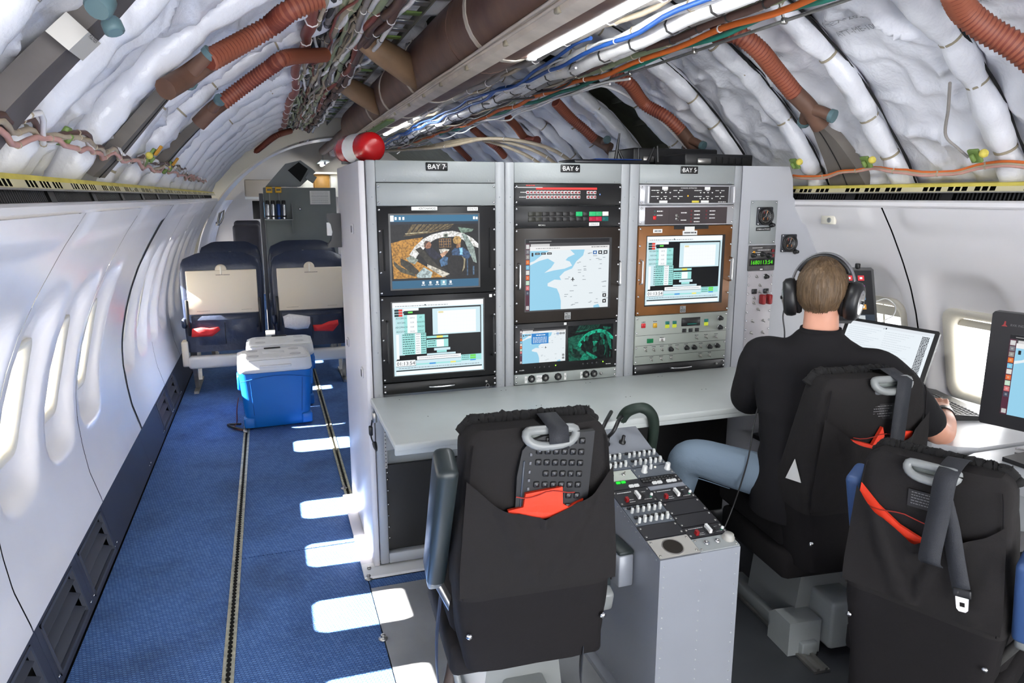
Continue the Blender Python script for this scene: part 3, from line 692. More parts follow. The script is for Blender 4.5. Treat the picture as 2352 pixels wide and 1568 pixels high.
for i, (c, kind) in enumerate(MORE):
    x = .24 + .31 * ((i * .618) % 1); z = 2.215 + .06 * ((i * .381) % 1) - .03 * abs(x - .40)
    cable('cable_bundle', '%s %s bundle woven through the left overhead wiring' % (kind, {'dark': 'black'}.get(c, c)), run(x, z, 1.6, 10, .035, 300 + i * 4.1, .07), .008 + .009 * ((i * .27) % 1), CAB[c], group='left overhead wiring', ties=5, tie_m=CAB[['white', 'tan', 'dark'][i % 3]])
k = 0
for i in range(30):
    x = .25 + .30 * RN.random(); z = 2.225 + .05 * RN.random(); c = ['tan', 'grey', 'white', 'dark', 'brown', 'green', 'red'][i % 7]
    y0 = 2.6 + 3.2 * RN.random()
    o = MB().tube(run(x, z, y0, y0 + 1.8 + 2.4 * RN.random(), .07, 200 + i * 2.7, .05), .005 + .004 * RN.random(), 6).build('loose_wire', CAB[c], None, org=(x, y0, z))
    tag(o, '%s loose %s wire tangled in the left wiring, %s stretch' % (['thin', 'kinked', 'curled', 'slack', 'looped'][(i // 7) % 5], {'dark': 'black'}.get(c, c), 'nearest' if y0 < 3.3 else 'near' if y0 < 3.9 else 'middle' if y0 < 4.6 else 'far' if y0 < 5.2 else 'farthest'), 'wire', 'tangled left wires')
tray = thing('ladder_tray', 'grey green perforated ladder tray between left wiring and maroon duct', 'cable tray', (.60, 3, 2.27))
for x in (.565, .665): MB().bar((x, .6, 2.275 + .02 * (x < .6)), (x, 8, 2.275 + .02 * (x < .6)), .006, .04).build('side_rail', mat('tray_grey', (110, 108, 98), .5, metal=.3), tray)
for i in range(44): MB().rbox(.567, .663, .7 + i * .16, .76 + i * .16, 2.262, 2.268, .002, 1).build('rung', GREEN if i % 3 == 0 else STEEL, tray)

# ---- red corrugated hoses, their connectors and grey riser ducts
def hose_pts(px, R): return [oncrown(x, y, R) for x, y in px]
def corr(b, pts, r=.034, pitch=.0145):
    P = spline(pts, 60); L_ = [0]
    for a, c in zip(P, P[1:]): L_.append(L_[-1] + (c - a).length)
    n = int(L_[-1] / (pitch / 2)); out = []; rr = []; j = 0
    for i in range(n + 1):
        s = L_[-1] * i / n
        while j < len(L_) - 2 and L_[j + 1] < s: j += 1
        t = (s - L_[j]) / max(1e-6, L_[j + 1] - L_[j]); out.append(P[j].lerp(P[j + 1], t)); rr.append(r if i % 2 else r * .84)
    k0 = len(b.f); b.tube(out, rr, 10)
    for i in range(len(out) - 1):
        if i % 2 == 0:
            for j in range(10): b.m[k0 + i * 10 + j] = 1
    return out
def hose(label, path, conn=None, riser=None, r=.033, w0=.05, w1=.11, vents=True):
    t = thing('air_hose', label, 'hose', path[0], group='corrugated air hoses')
    b = MB(); corr(b, path, r); b.build('corrugated_hose', [HOSE, HOSE2], t)
    if conn:
        MB().tube(spline(conn, 6), r * .95, 12).build('connector', HOSED, t)
        c = Vector(conn[len(conn) // 2]); d = (Vector(conn[-1]) - Vector(conn[0])).normalized()
        nrm = Vector((XC - c.x, 0, ZC - c.z)).normalized(); sd_ = d.cross(nrm).normalized()
        for s in ((-1, 1) if vents else ()):
            q = c + sd_ * s * .075 + d * .05
            MB().tube([c, (c + q) / 2 + sd_ * s * .01, q], [r * .7, r * .6, r * .6], 10).build('side_outlet', HOSED, t)
            MB().cyl(q, q + (q - c).normalized() * .018, r * .72, n=12).build('outlet_cap', TEAL, t)
    if riser:
        pr, n = spline(riser, 6), None; b = MB(); vs = []; K = len(pr)
        for i, p in enumerate(pr):
            f = i / (K - 1); w_ = w0 + (w1 - w0) * f; nrm = Vector((XC - p.x, 0, ZC - p.z)).normalized()
            for a, h in ((-1, -.02), (-.9, .018), (.9, .018), (1, -.02)): vs.append(p + Vector((0, a * w_, 0)) + nrm * h)
        b.add(vs, [(i * 4 + j, i * 4 + (j + 1) % 4, i * 4 + 4 + (j + 1) % 4, i * 4 + 4 + j) for i in range(K - 1) for j in range(4)]); b.build('riser_duct', RISER, t)
        b = MB(); b.tube([Vector(p) + Vector((XC - p.x, 0, ZC - p.z)).normalized() * .0185 for p in pr], .0025, 5); b.build('riser_seam', DARK, t)
    return t
def arcp(Y, ths, R=1.70): return [Vector(cr(math.radians(t), Y + dy, R)) for t, dy in [(q if isinstance(q, tuple) else (q, 0)) for q in ths]]
# left: measured along the crown
hp = hose_pts([(478, 140), (560, 95), (620, 60), (665, 25), (735, -5)], 1.68)
hose('red corrugated hose crossing the left ceiling, nearest of the left hoses', hp, hose_pts([(380, 205), (430, 175), (480, 139)], 1.69), hose_pts([(385, 205), (330, 270), (262, 350), (215, 400)], 1.75), .034, .04, .10)
hp = hose_pts([(510, 236), (560, 198), (620, 155), (660, 132), (745, 126)], 1.68)
hose('red corrugated hose second along the left ceiling behind the nearest one', hp, hose_pts([(455, 285), (485, 255), (512, 234)], 1.69), hose_pts([(458, 282), (420, 320), (370, 375)], 1.75), .034, .035, .08)
hp = hose_pts([(573, 360), (600, 338), (634, 312), (668, 300)], 1.69)
hose('far red corrugated hose on the left ceiling above the seats', hp, None, None, .03)
hp = hose_pts([(556, 378), (590, 356), (630, 336), (660, 330)], 1.69)
hose('farthest red corrugated hose on the left ceiling', hp, None, None, .03)
# near-left dark riser without hose in view
t = thing('riser_duct', 'wide dark grey riser duct at the near left ceiling with white tape', 'duct', (-.4, 1.6, 1.7))
b = MB(); pr = spline(hose_pts([(-60, 330), (0, 262), (90, 165), (170, 85), (235, 20), (290, -40)], 1.74), 6); vs = []
for i, p in enumerate(pr):
    nrm = Vector((XC - p.x, 0, ZC - p.z)).normalized(); w_ = .085 - .035 * i / len(pr)
    for a, h in ((-1, -.02), (-.8, .02), (.8, .02), (1, -.02)): vs.append(p + Vector((0, a * w_, 0)) + nrm * h)
b.add(vs, [(i * 4 + j, i * 4 + (j + 1) % 4, i * 4 + 4 + (j + 1) % 4, i * 4 + 4 + j) for i in range(len(pr) - 1) for j in range(4)]); b.build('riser_duct_body', mat('riser_dark', (84, 78, 76), .6, var=.2, vscale=8), t)
p0, p1 = hose_pts([(150, 108), (195, 66)], 1.725); 
b = MB(); vs = []
for p in (p0, p1):
    nrm = Vector((XC - p.x, 0, ZC - p.z)).normalized()
    for a, h in ((-1.08, -.02), (-.86, .0215), (.86, .0215), (1.08, -.02)): vs.append(p + Vector((0, a * .062, 0)) + nrm * h)
b.add(vs, [(0, 1, 5, 4), (1, 2, 6, 5), (2, 3, 7, 6), (0, 3, 2, 1), (4, 5, 6, 7)])
nr = Vector((XC - p0.x, 0, ZC - p0.z)).normalized(); ax_ = (p1 - p0).normalized()
org = p0 + nr * .0222 + Vector((0, .045, 0)) + ax_ * .012
b.text('POLYKEN', lambda a, c: org + Vector((0, -1, 0)) * a * .0 + ax_ * c + Vector((0, 1, 0)) * (a - .08), 0, .03, .010, 1)
b.build('tape_wrap', [mat('tape_white', (196, 192, 184), .5), INK], t)
c = hose_pts([(222, 22)], 1.67)[0]; MB().lathe([(.018, 0), (.022, .006), (.022, .03), (.017, .036)], c, (.2, .6, .6), n=14).build('teal_outlet', TEAL, t)
c = hose_pts([(252, 46)], 1.67)[0]; MB().lathe([(.014, 0), (.017, .006), (.017, .022), (.012, .025)], c, (.3, -.3, -.8), n=14).build('teal_outlet', TEAL, t)
# right
hp = hose_pts([(1640, 78), (1690, 78), (1740, 112), (1780, 160), (1825, 215)], 1.68)
hose('thick red corrugated hose on the right ceiling above the rack end', hp, hose_pts([(1823, 212), (1860, 250), (1885, 290)], 1.69), hose_pts([(1884, 288), (1905, 320), (1935, 375), (1955, 425)], 1.755), .036, .035, .115)
hp = hose_pts([(2190, -25), (2215, 25), (2270, 70), (2330, 105), (2400, 160)], 1.68)
hose('red corrugated hose at the top right corner of the ceiling', hp, hose_pts([(2398, 158), (2430, 200), (2460, 250)], 1.69), hose_pts([(2458, 248), (2500, 310), (2560, 420)], 1.755), .038, .035, .11)
hp = hose_pts([(1405, 170), (1445, 192), (1480, 238), (1530, 268), (1565, 300)], 1.69)
hose('red brown hose bending down to the dark gap behind bay 5 rack', hp, hose_pts([(1563, 298), (1580, 320), (1600, 345)], 1.70), None, .034)
hp = hose_pts([(1276, 234), (1310, 270), (1345, 300), (1365, 320)], 1.69)
hose('red hose on the right ceiling above the BAY 6 sign', hp, hose_pts([(1363, 318), (1385, 330), (1402, 340)], 1.70), None, .034)
hp = hose_pts([(1166, 270), (1185, 290), (1204, 315), (1222, 323), (1234, 322)], 1.69)
hose('short red hose with bent end above the BAY 7 rack', hp, None, None, .032)
hp = hose_pts([(1084, 294), (1115, 320), (1142, 340), (1160, 360)], 1.69)
hose('thin red brown hose right of the fire bottle', hp, None, None, .032)
hp = hose_pts([(1036, 325), (1060, 348), (1080, 368)], 1.69)
hose('farthest red brown hose low beside the fire bottle', hp, None, None, .032)

# ---- harnesses and fittings just above the rails
def crownrun(side, th, y0, y1, R, amp, seed, n=60):
    out = []
    for i in range(n + 1):
        y = y0 + (y1 - y0) * i / n; t_ = th + amp * noise.noise(Vector((y * 3.2, seed, 0))) + amp * .6 * noise.noise(Vector((y * 7, seed, 2)))
        out.append(cr(math.radians(t_ if side > 0 else 180 - t_), y, R + .02 * noise.noise(Vector((y * 4, seed, 5)))))
    return out
for i, (c, lab) in enumerate([('pink', 'pink wire in the left harness above the yellow rail'), ('tan', 'tan wire in the left harness above the yellow rail'), ('brown', 'brown wire in the left harness above the yellow rail'), ('white', 'white wire in the left harness above the yellow rail')]):
    cable('rail_harness', lab, crownrun(-1, 36.6 + .12 * i, .9, 6.5, 1.715 + .003 * i, 1.7, 3 + i * .3, 110), .0065, CAB[c], 'wire', 'left rail harness', ties=4, tie_m=CAB['tan'], n=7)
for i, (c, lab) in enumerate([('pink', 'pink wire in the right harness above the yellow rail'), ('tan', 'tan wire in the right harness above the yellow rail'), ('orange', 'pale orange wire in the right harness above the rail')]):
    cable('rail_harness', lab, crownrun(1, 35.4 + .15 * i, .9, 2.8, 1.715 + .003 * i, 1.0, 30 + i * .1, 60), .005, CAB[c], 'wire', 'right rail harness', ties=6, tie_m=CAB['tan'], n=7)
def bracket(px, R, side, lab, knob=True, k=1.0):
    p = oncrown(*px, R); nrm = Vector((XC - p.x, 0, ZC - p.z)).normalized()
    t = thing('primer_bracket', lab, 'bracket', p, group='green and yellow fittings')
    M = Matrix((Vector((0, 1, 0)), nrm.cross(Vector((0, 1, 0))), nrm)).transposed()
    MB().rbox(-.020 * k, .020 * k, -.026 * k, .026 * k, -.006, .006, .004, 2, 0, M, p).build('plate', GREEN, t)
    MB().rbox(-.007, .007, -.014, .014, .006, .02, .003, 1, 0, M, p).build('lug', GREEN, t)
    for s_ in ((-1, 1) if k > 1.2 else ()): q = p + M @ Vector((s_ * .018, .045, .012)); MB().rbox(-.007, .007, -.024, .024, -.004, .004, .003, 1, 0, M, q).build('orange_tag', mat('tag_orange', (196, 140, 40), .5), t)
    if knob: MB().lathe([(.009, 0), (.014, .006), (.014, .017), (.008, .023)], p + nrm * .008 + Vector((0, -.024, .008)), (0, -1, .3), n=12).build('yellow_knob', YEL, t)
bracket((1990, 372), 1.69, 1, 'green bracket with yellow knob left of the middle of the right rail'); bracket((2240, 358), 1.69, 1, 'green bracket with yellow knob above the right end of the rail')
bracket((1826, 376), 1.66, 1, 'yellow knob fitting behind the top corner of the rack end panel'); bracket((145, 312), 1.735, -1, 'small green plate on the near left insulation', False)
bracket((342, 362), 1.725, -1, 'green bracket with a yellow tag above the left rail', True, 1.7); bracket((385, 385), 1.725, -1, 'green bracket farther along above the left rail', True, 1.4)
# loose grey wire hanging on right insulation
pts = spline(hose_pts([(2182, 190), (2178, 250), (2172, 310), (2200, 340), (2225, 362)], 1.70), 8)
cable('loose_wire', 'grey wire hanging down the right insulation to the green bracket', pts, .005, CAB['grey'], 'wire', 'loose overhead wires', n=6)
# ================================================================== equipment racks
YR = 2.76
def P(x, z, d=0.0): return (x, YR - d, z)
def mesh_proto(b, mats):
    o = b.build('proto', mats); me = o.data; bpy.data.objects.remove(o); return me
def put(me, name, parent, pos, rot=None):
    o = bpy.data.objects.new(name, me); COL.objects.link(o); o.parent = parent; o.location = Vector(pos) - ABS.get(parent.name, Vector())
    if rot: o.rotation_euler = rot
    ABS[o.name] = Vector(pos); return o
AX = (0, -1, 0)
SCREW = mesh_proto(MB().lathe([(.0048, 0), (.0048, .0015), (.003, .0032), (0, .0036)], (0, 0, 0), AX, 8), CHROME)
RIVET = mesh_proto(MB().lathe([(.003, 0), (.0024, .0012), (0, .0016)], (0, 0, 0), AX, 6), GREY2)
KNOB = mesh_proto(MB().lathe([(.012, 0), (.012, .004), (.009, .006), (.008, .020), (.006, .022), (0, .022)], (0, 0, 0), AX, 12), [BLK2])
KNOBW = mesh_proto(MB().lathe([(.013, 0), (.013, .003), (.0125, .004), (.0125, .006), (.008, .007), (.0075, .018), (0, .019)], (0, 0, 0), AX, 14), [CHROME])
TOGGLE = mesh_proto(MB().lathe([(.0065, 0), (.0065, .003), (.003, .004)], (0, 0, 0), AX, 8).cyl((0, 0, 0), (0, -.016, -.006), .0015, .0025, n=6), [STEEL])
HANDLE_V = lambda h, m: mesh_proto(MB().tube(spline([(0, 0, -h / 2), (0, -.022, -h / 2 + .004), (0, -.026, -h / 2 + .014), (0, -.026, h / 2 - .014), (0, -.022, h / 2 - .004), (0, 0, h / 2)], 4), .004, 8), m)
class Art:
    """flat display or print: coloured patches laid out in 0..1 across and down, one mesh"""
    def __init__(s, fn): s.fn = fn; s.b = MB(); s.mats = []
    def mi(s, m):
        if m not in s.mats: s.mats.append(m)
        return s.mats.index(m)
    def rect(s, u0, v0, u1, v1, m, l=1): s.b.face([s.fn(u0, v1, l), s.fn(u1, v1, l), s.fn(u1, v0, l), s.fn(u0, v0, l)], s.mi(m)); return s
    def poly(s, pts, m, l=1): s.b.face([s.fn(u, v, l) for u, v in reversed(pts)], s.mi(m)); return s
    def text(s, st, u, v, h, m, l=3, w_=None, asp=1.0, anchor='l'):
        if st not in TXC: text_mesh([st])
        vs, fs, W, hh = TXC[st]; k = h / hh; kx = (w_ / W) if w_ else k / asp
        if anchor == 'c': u -= W * kx / 2
        s.b.add([s.fn(u + x * kx, v - y * k, l) for x, y in vs], fs, s.mi(m)); return s
    def build(s, name, parent): return s.b.build(name, s.mats, parent)
def rackart(x0, x1, z0, z1, d=.010): return Art(lambda u, v, l: P(x0 + (x1 - x0) * u, z1 - (z1 - z0) * v, d + l * .00015))
def scribble(a, u0, u1, v, h, m, l=3, seed=1, n=6):
    r = random.Random(seed); u = u0
    while u < u1:
        w_ = (u1 - u0) / n * (.3 + .6 * r.random()); a.rect(u, v, min(u1, u + w_), v + h, m, l); u += w_ + (u1 - u0) / n * .18

def bay(name, x0, p0, p1, x1, sign, px, label):
    t = thing('equipment_rack', label, 'rack', ((x0 + x1) / 2, YR, 0))
    MB().rbox(x0 + .0015, p0, YR - .002, YR + .05, .02, 1.655, .004, 1).build('upright', GREY2, t)
    MB().rbox(p1, x1 - .0015, YR - .002, YR + .05, .02, 1.655, .004, 1).build('upright', GREY2, t)
    MB().rbox(p0, p1, YR - .002, YR + .05, 1.574, 1.655, .003, 1).build('header', GREY, t)
    MB().box(x0 + .002, x1 - .002, YR + .05, YR + .80, .02, 1.653).build('cabinet_body', GREY, t)
    MB().rbox(p0, p1, YR - .002, YR + .045, .02, .065, .003, 1).build('kick_bar', GREY2, t)
    pl = MB().rbox(px, px + .086, YR - .006, YR - .002, 1.618, 1.649, .002, 1).build('name_plate', BLACK, t)
    a = Art(lambda u, v, l: P(u, v, .0065)); a.b.text(sign, lambda a_, b_: P(a_, b_, .0066), px + .043, 1.624, .0185, 0, None, 'c'); a.mats = [WHITE]; a.build('lettering', pl)
    for dx in (.008, .078): put(RIVET, 'plate_rivet', pl, P(px + dx, 1.6335, .006))
    for z in (.5, .75, .92, 1.08, 1.25, 1.42, 1.52):
        for x in (x0 + .022, p1 + .018): put(RIVET, 'rivet', t, P(x, z, .002))
    for x in (p0 + .03, p0 + .04, (p0 + p1) / 2, (p0 + p1) / 2 + .01, p1 - .03, p1 - .02): put(RIVET, 'rivet', t, P(x, 1.582, .002))
    return t
def unit(name, t, p0, p1, z0, z1, m, screws=True, th=.008, label=None):
    o = MB().rbox(p0 + .001, p1 - .001, YR - th, YR + .012, z0 + .0008, z1 - .0008, .0015, 1).build(name, m, t)
    if label: o['label'] = label
    if screws:
        n = max(2, int(round((z1 - z0) / .085)) + 1)
        for x in (p0 + .0075, p1 - .0075):
            for i in range(n): put(SCREW, 'screw', o, P(x, z0 + .012 + (z1 - z0 - .024) * i / (n - 1), th))
    return o
# ---------------- display artwork shared by three screens
CYA = EM((160, 226, 222)); LBL = EM((206, 232, 240)); WHT = EM((246, 250, 252)); BLKS = EM((14, 16, 18)); TXT = EM((30, 60, 64)); YLW = EM((240, 230, 110)); GRN = EM((110, 220, 90)); REDS = EM((226, 70, 60)); BLU = EM((60, 150, 220))
def data_screen(a, k=1.0):
    a.rect(0, 0, 1, 1, LBL, 0); a.rect(.0, .0, 1, .07, WHT, 1); scribble(a, .03, .6, .045, .01, EM((150, 160, 165)), 2, 3, 16); a.rect(.345, .035, .36, .055, TXT, 2)
    a.rect(.03, .08, .975, .80, BLKS, 1); a.rect(.03, .08, .12, .72, LBL, 2); a.rect(.02, .925, .98, .94, BLKS, 1); a.rect(.02, .945, .98, .99, WHT, 1)
    a.rect(.02, .08, .28, .115, WHT, 2)
    for i in range(3): a.rect(.02, .09 + i * .035, .065, .118 + i * .035, TXT, 3); a.rect(.065, .09 + i * .035, .105, .118 + i * .035, REDS, 3)
    a.rect(.11, .125, .165, .148, TXT, 3); a.rect(.165, .125, .215, .148, GRN, 3)
    a.rect(.03, .17, .345, .42, CYA, 2); a.rect(.155, .17, .26, .42, WHT, 3)
    for i, (n_, v_, un) in enumerate([('ADCBRCA', '347.0', 'FT'), ('ADCIAS', '0.00', 'KNOTS'), ('ADCIMACH', '0.00', 'MACH'), ('ADCSTAT', '23.25', 'DEGC')]):
        y = .222 + i * .061; a.text(n_, .09, y, .022, TXT, 4, asp=1.25, anchor='c'); a.text(v_, .208, y, .020, EM((120, 130, 135)), 4, asp=1.25, anchor='c'); a.text(un, .302, y, .022, TXT, 4, asp=1.25, anchor='c')
    a.rect(.09, .425, .355, .715, CYA, 2); a.rect(.235, .425, .295, .715, WHT, 3); a.rect(.03, .43, .06, .77, WHT, 3)
    for i in range(9): scribble(a, .10, .225, .437 + i * .031, .010, TXT, 4, i + 3, 4); scribble(a, .30, .35, .437 + i * .031, .010, TXT, 4, i + 33, 2); scribble(a, .245, .285, .437 + i * .031, .008, EM((140, 150, 155)), 4, i + 63, 2)
    a.rect(.43, .10, .965, .46, LBL, 2); a.rect(.485, .135, .915, .445, WHT, 3); a.rect(.495, .14, .55, .165, EM((230, 220, 170)), 4)
    for i in range(1, 12): a.rect(.485 + i * .036, .135, .4857 + i * .036, .445, EM((226, 230, 232)), 4)
    for i in range(1, 6): a.rect(.485, .135 + i * .052, .915, .136 + i * .052, EM((226, 230, 232)), 4)
    a.rect(.36, .475, .60, .505, CYA, 2); a.rect(.47, .475, .54, .505, YLW, 3)
    a.rect(.36, .525, .60, .635, CYA, 2); a.rect(.47, .53, .55, .63, WHT, 3)
    for i in range(3): scribble(a, .375, .46, .54 + i * .032, .010, TXT, 4, i + 9, 3)
    a.rect(.44, .645, .62, .68, LBL, 2); a.rect(.47, .68, .58, .71, CYA, 2); a.rect(.36, .715, .68, .74, LBL, 2); a.rect(.25, .745, .74, .795, WHT, 2); scribble(a, .27, .72, .765, .008, EM((140, 150, 160)), 3, 4, 20); a.rect(.45, .80, .585, .83, LBL, 3)
    a.rect(.02, .785, .235, .875, WHT, 4); a.rect(.02, .785, .235, .79, TXT, 5); a.rect(.02, .87, .235, .875, TXT, 5); a.rect(.232, .785, .235, .875, TXT, 5); a.text('01:13:54', .03, .857, .048, EM((20, 22, 26)), 5, w_=.195)
    a.rect(.74, .765, .975, .85, CYA, 2); a.rect(.845, .77, .91, .80, GRN, 3); a.rect(.845, .805, .91, .83, GRN, 3); a.rect(.845, .838, .91, .855, BLU, 3)
    for i in range(3): scribble(a, .75, .835, .775 + i * .028, .008, TXT, 4, i + 19, 4)
    a.rect(.24, .845, .74, .865, CYA, 2); a.rect(.385, .845, .455, .865, BLU, 3); a.rect(.62, .845, .68, .865, YLW, 3); scribble(a, .05, .95, .895, .008, EM((120, 130, 140)), 2, 5, 26)
    return a
def map_screen(a, dock=True, simple=False):
    SEA = EM((150, 206, 232)); LAND = EM((228, 236, 240)); DK = EM((34, 34, 36)); PUR = EM((84, 44, 60))
    a.rect(0, 0, 1, 1, LAND, 0)
    a.poly([(.05, .32), (.10, .30), (.20, .21), (.28, .16), (.16, .16), (.05, .16)], SEA, 1)
    a.poly([(.05, .36), (.16, .30), (.26, .27), (.34, .33), (.30, .40), (.22, .47), (.33, .44), (.46, .42), (.55, .38), (.52, .32), (.47, .30), (.50, .26), (.58, .22), (.52, .15), (.70, .15), (.68, .24), (.60, .32), (.55, .42), (.46, .46), (.40, .53), (.42, .58), (.34, .57), (.26, .62), (.26, .66), (.37, .70), (.40, .78), (.42, .88), (.42, 1.0), (.05, 1.0)], SEA, 1)
    a.poly([(.82, .97), (.88, .95), (.90, 1.0), (.82, 1.0)], SEA, 1)
    r = random.Random(5)
    for i in range(46 if not simple else 22):
        u = .45 + .5 * r.random(); v = .2 + .78 * r.random()
        if u < .55 and v < .5: continue
        a.rect(u, v, u + .02 + .03 * r.random(), v + .008, EM((150, 158, 164)), 2)
    for i in range(12): u = .3 + .25 * r.random(); a.rect(u, .2 + .2 * r.random(), u + .05, .21 + .2 * r.random() * 0 + .0, LAND, 1) if False else None
    a.rect(0, 0, 1, .055, DK, 2); a.rect(.05, .055, 1, .10, EM((70, 70, 72)), 2); a.rect(.06, .065, .28, .10, EM((206, 206, 206)), 3); a.rect(.05, .10, 1, .155, EM((236, 236, 236)), 2); scribble(a, .12, .4, .122, .01, EM((150, 150, 150)), 3, 8, 8); scribble(a, .78, .98, .115, .012, EM((110, 110, 110)), 3, 9, 6)
    a.rect(.04, .025, .30, .035, EM((150, 150, 150)), 3); a.text('', 0, 0, .01, DK) if False else None
    for u in (.11, .18, .25): a.rect(u, .185, u + .055, .215, DK, 3); scribble(a, u + .01, u + .045, .197, .007, WHT, 4, int(u * 100), 3)
    a.rect(.07, .185, .09, .235, DK, 3)
    for u, c in ((.80, (60, 110, 170)), (.865, (40, 44, 48)), (.93, (40, 44, 48))): a.rect(u, .175, u + .048, .225, EM(c), 3); a.rect(u + .013, .19, u + .035, .21, WHT, 4)
    for v in (.80, .885): a.rect(.93, v, .975, v + .05, DK, 3); a.rect(.943, v + .015, .962, v + .035, WHT, 4)
    x, y = .56, .575
    a.poly([(x - .004, y - .03), (x + .004, y - .03), (x + .006, y - .008), (x + .024, y + .006), (x + .024, y + .012), (x + .005, y + .006), (x + .004, y + .02), (x + .012, y + .027), (x - .012, y + .027), (x - .004, y + .02), (x - .005, y + .006), (x - .024, y + .012), (x - .024, y + .006), (x - .006, y - .008)], DK, 3)
    if dock:
        a.rect(0, .055, .05, 1, PUR, 3)
        for i, c in enumerate([(206, 206, 206), (120, 120, 126), (150, 146, 140), (226, 120, 50), (120, 190, 220), (220, 220, 214), (222, 110, 60), (190, 220, 196), (212, 120, 120), (70, 76, 92)]): a.rect(.006, .07 + i * .072, .044, .13 + i * .072, EM(c), 4); a.rect(.017, .087 + i * .072, .033, .112 + i * .072, EM(tuple(min(255, int(v * .6 + 90)) for v in c)), 5)
        a.rect(.008, .93, .042, .985, EM((196, 196, 196)), 4)
    return a
def cockpit(a, green=False):
    def c(r, g, b):
        if not green: return EMP((r, g, b), 1.0)
        k = (r + g + b) / 3; return EMP((int(k * .10), int(min(255, k * .74)), int(k * .58)), .9)
    a.rect(0, 0, 1, 1, c(10, 10, 10), 0)
    a.poly([(.0, .34), (.12, .29), (.36, .24), (.30, .42), (.20, .60), (.30, .70), (.55, .95), (.62, 1), (.02, 1)], c(188, 134, 50), 1)
    a.poly([(.14, .22), (.24, .0), (.72, 0), (.66, .09), (.42, .17)], c(112, 96, 64), 1)
    for i in range(9): a.poly([(.15 + .055 * i, .20 - .012 * i), (.165 + .055 * i, .20 - .012 * i), (.245 + .062 * i, .0), (.228 + .062 * i, .0)], c(40, 34, 26), 2)
    a.poly([(.16, .165), (.42, .135), (.42, .15), (.16, .18)], c(196, 186, 150), 3)
    a.poly([(.20, .56), (.27, .40), (.36, .27), (.46, .19), (.58, .145), (.70, .13), (.83, .18), (.93, .27), (1, .38), (1, .46), (.9, .40), (.82, .30), (.72, .24), (.6, .24), (.5, .28), (.42, .36), (.36, .47), (.30, .56), (.27, .64)], c(252, 250, 240), 2)
    a.poly([(.80, .18), (.86, .2), (.95, .45), (.98, .75), (.94, .72), (.88, .5)], c(150, 166, 160), 3)
    a.poly([(.76, .06), (.95, .10), (.92, .15), (.80, .17)], c(120, 146, 130), 3)
    a.rect(.54, .27, .68, .44, c(150, 112, 66), 3)
    for i in range(5):
        for j in range(3): a.rect(.545 + i * .027, .28 + j * .053, .565 + i * .027, .32 + j * .053, c(44, 40, 46), 4)
    a.rect(.595, .18, .645, .25, c(150, 164, 150), 4); a.rect(.605, .19, .635, .24, c(80, 84, 76), 5)
    a.poly([(.27, .46), (.33, .42), (.40, .56), (.52, .78), (.62, .86), (.66, 1.0), (.52, .92), (.40, .72)], c(54, 50, 40), 3)
    a.poly([(.10, .62), (.20, .70), (.30, .86), (.31, .95), (.20, .88), (.10, .74)], c(60, 56, 44), 3); a.poly([(.02, .66), (.10, .78), (.26, .92), (.26, .97), (.10, .88), (.03, .76)], c(84, 80, 62), 3)
    a.poly([(.16, .62), (.22, .58), (.30, .66), (.26, .74), (.20, .70)], c(150, 160, 150), 4)
    a.poly([(.27, .95), (.36, .80), (.46, .90), (.44, 1.0), (.29, 1.0)], c(176, 194, 196), 4); a.poly([(.40, .74), (.66, .94), (.58, 1.0), (.40, .80)], c(206, 200, 186), 4)
    # first pilot
    a.poly([(.37, .35), (.40, .315), (.44, .33), (.455, .38), (.44, .44), (.40, .455), (.37, .42)], c(176, 120, 90), 5); a.poly([(.365, .36), (.39, .30), (.43, .32), (.40, .35), (.385, .43)], c(90, 70, 60), 6)
    a.poly([(.385, .47), (.46, .44), (.54, .55), (.56, .61), (.50, .66), (.43, .60)], c(26, 28, 52), 5); a.poly([(.55, .56), (.62, .50), (.645, .52), (.575, .63)], c(206, 160, 130), 5)
    a.poly([(.54, .68), (.60, .60), (.66, .64), (.64, .76), (.56, .80)], c(70, 110, 150), 5); a.poly([(.54, .47), (.60, .46), (.66, .48), (.60, .60), (.56, .56)], c(226, 222, 210), 4)
    # second pilot
    a.poly([(.70, .29), (.73, .225), (.78, .235), (.80, .29), (.79, .36), (.75, .39), (.71, .36)], c(196, 156, 90), 5); a.poly([(.745, .38), (.79, .36), (.79, .44), (.74, .46)], c(176, 130, 96), 5)
    a.poly([(.68, .52), (.72, .45), (.82, .44), (.88, .52), (.91, .60), (.88, .66), (.70, .64)], c(50, 82, 120), 5); a.poly([(.775, .45), (.81, .45), (.815, .58), (.78, .58)], c(140, 200, 230), 6)
    a.poly([(.64, .64), (.68, .585), (.80, .60), (.83, .66), (.82, .84), (.78, .96), (.66, .94), (.63, .80)], c(18, 16, 14), 7)
    a.poly([(.80, .60), (.845, .66), (.835, .84), (.80, .92), (.82, .80), (.825, .68)], c(150, 140, 110), 8)
    a.rect(.86, .66, .875, .98, c(60, 90, 120), 5); a.rect(.93, .80, .95, .97, c(80, 110, 140), 5)
    return a

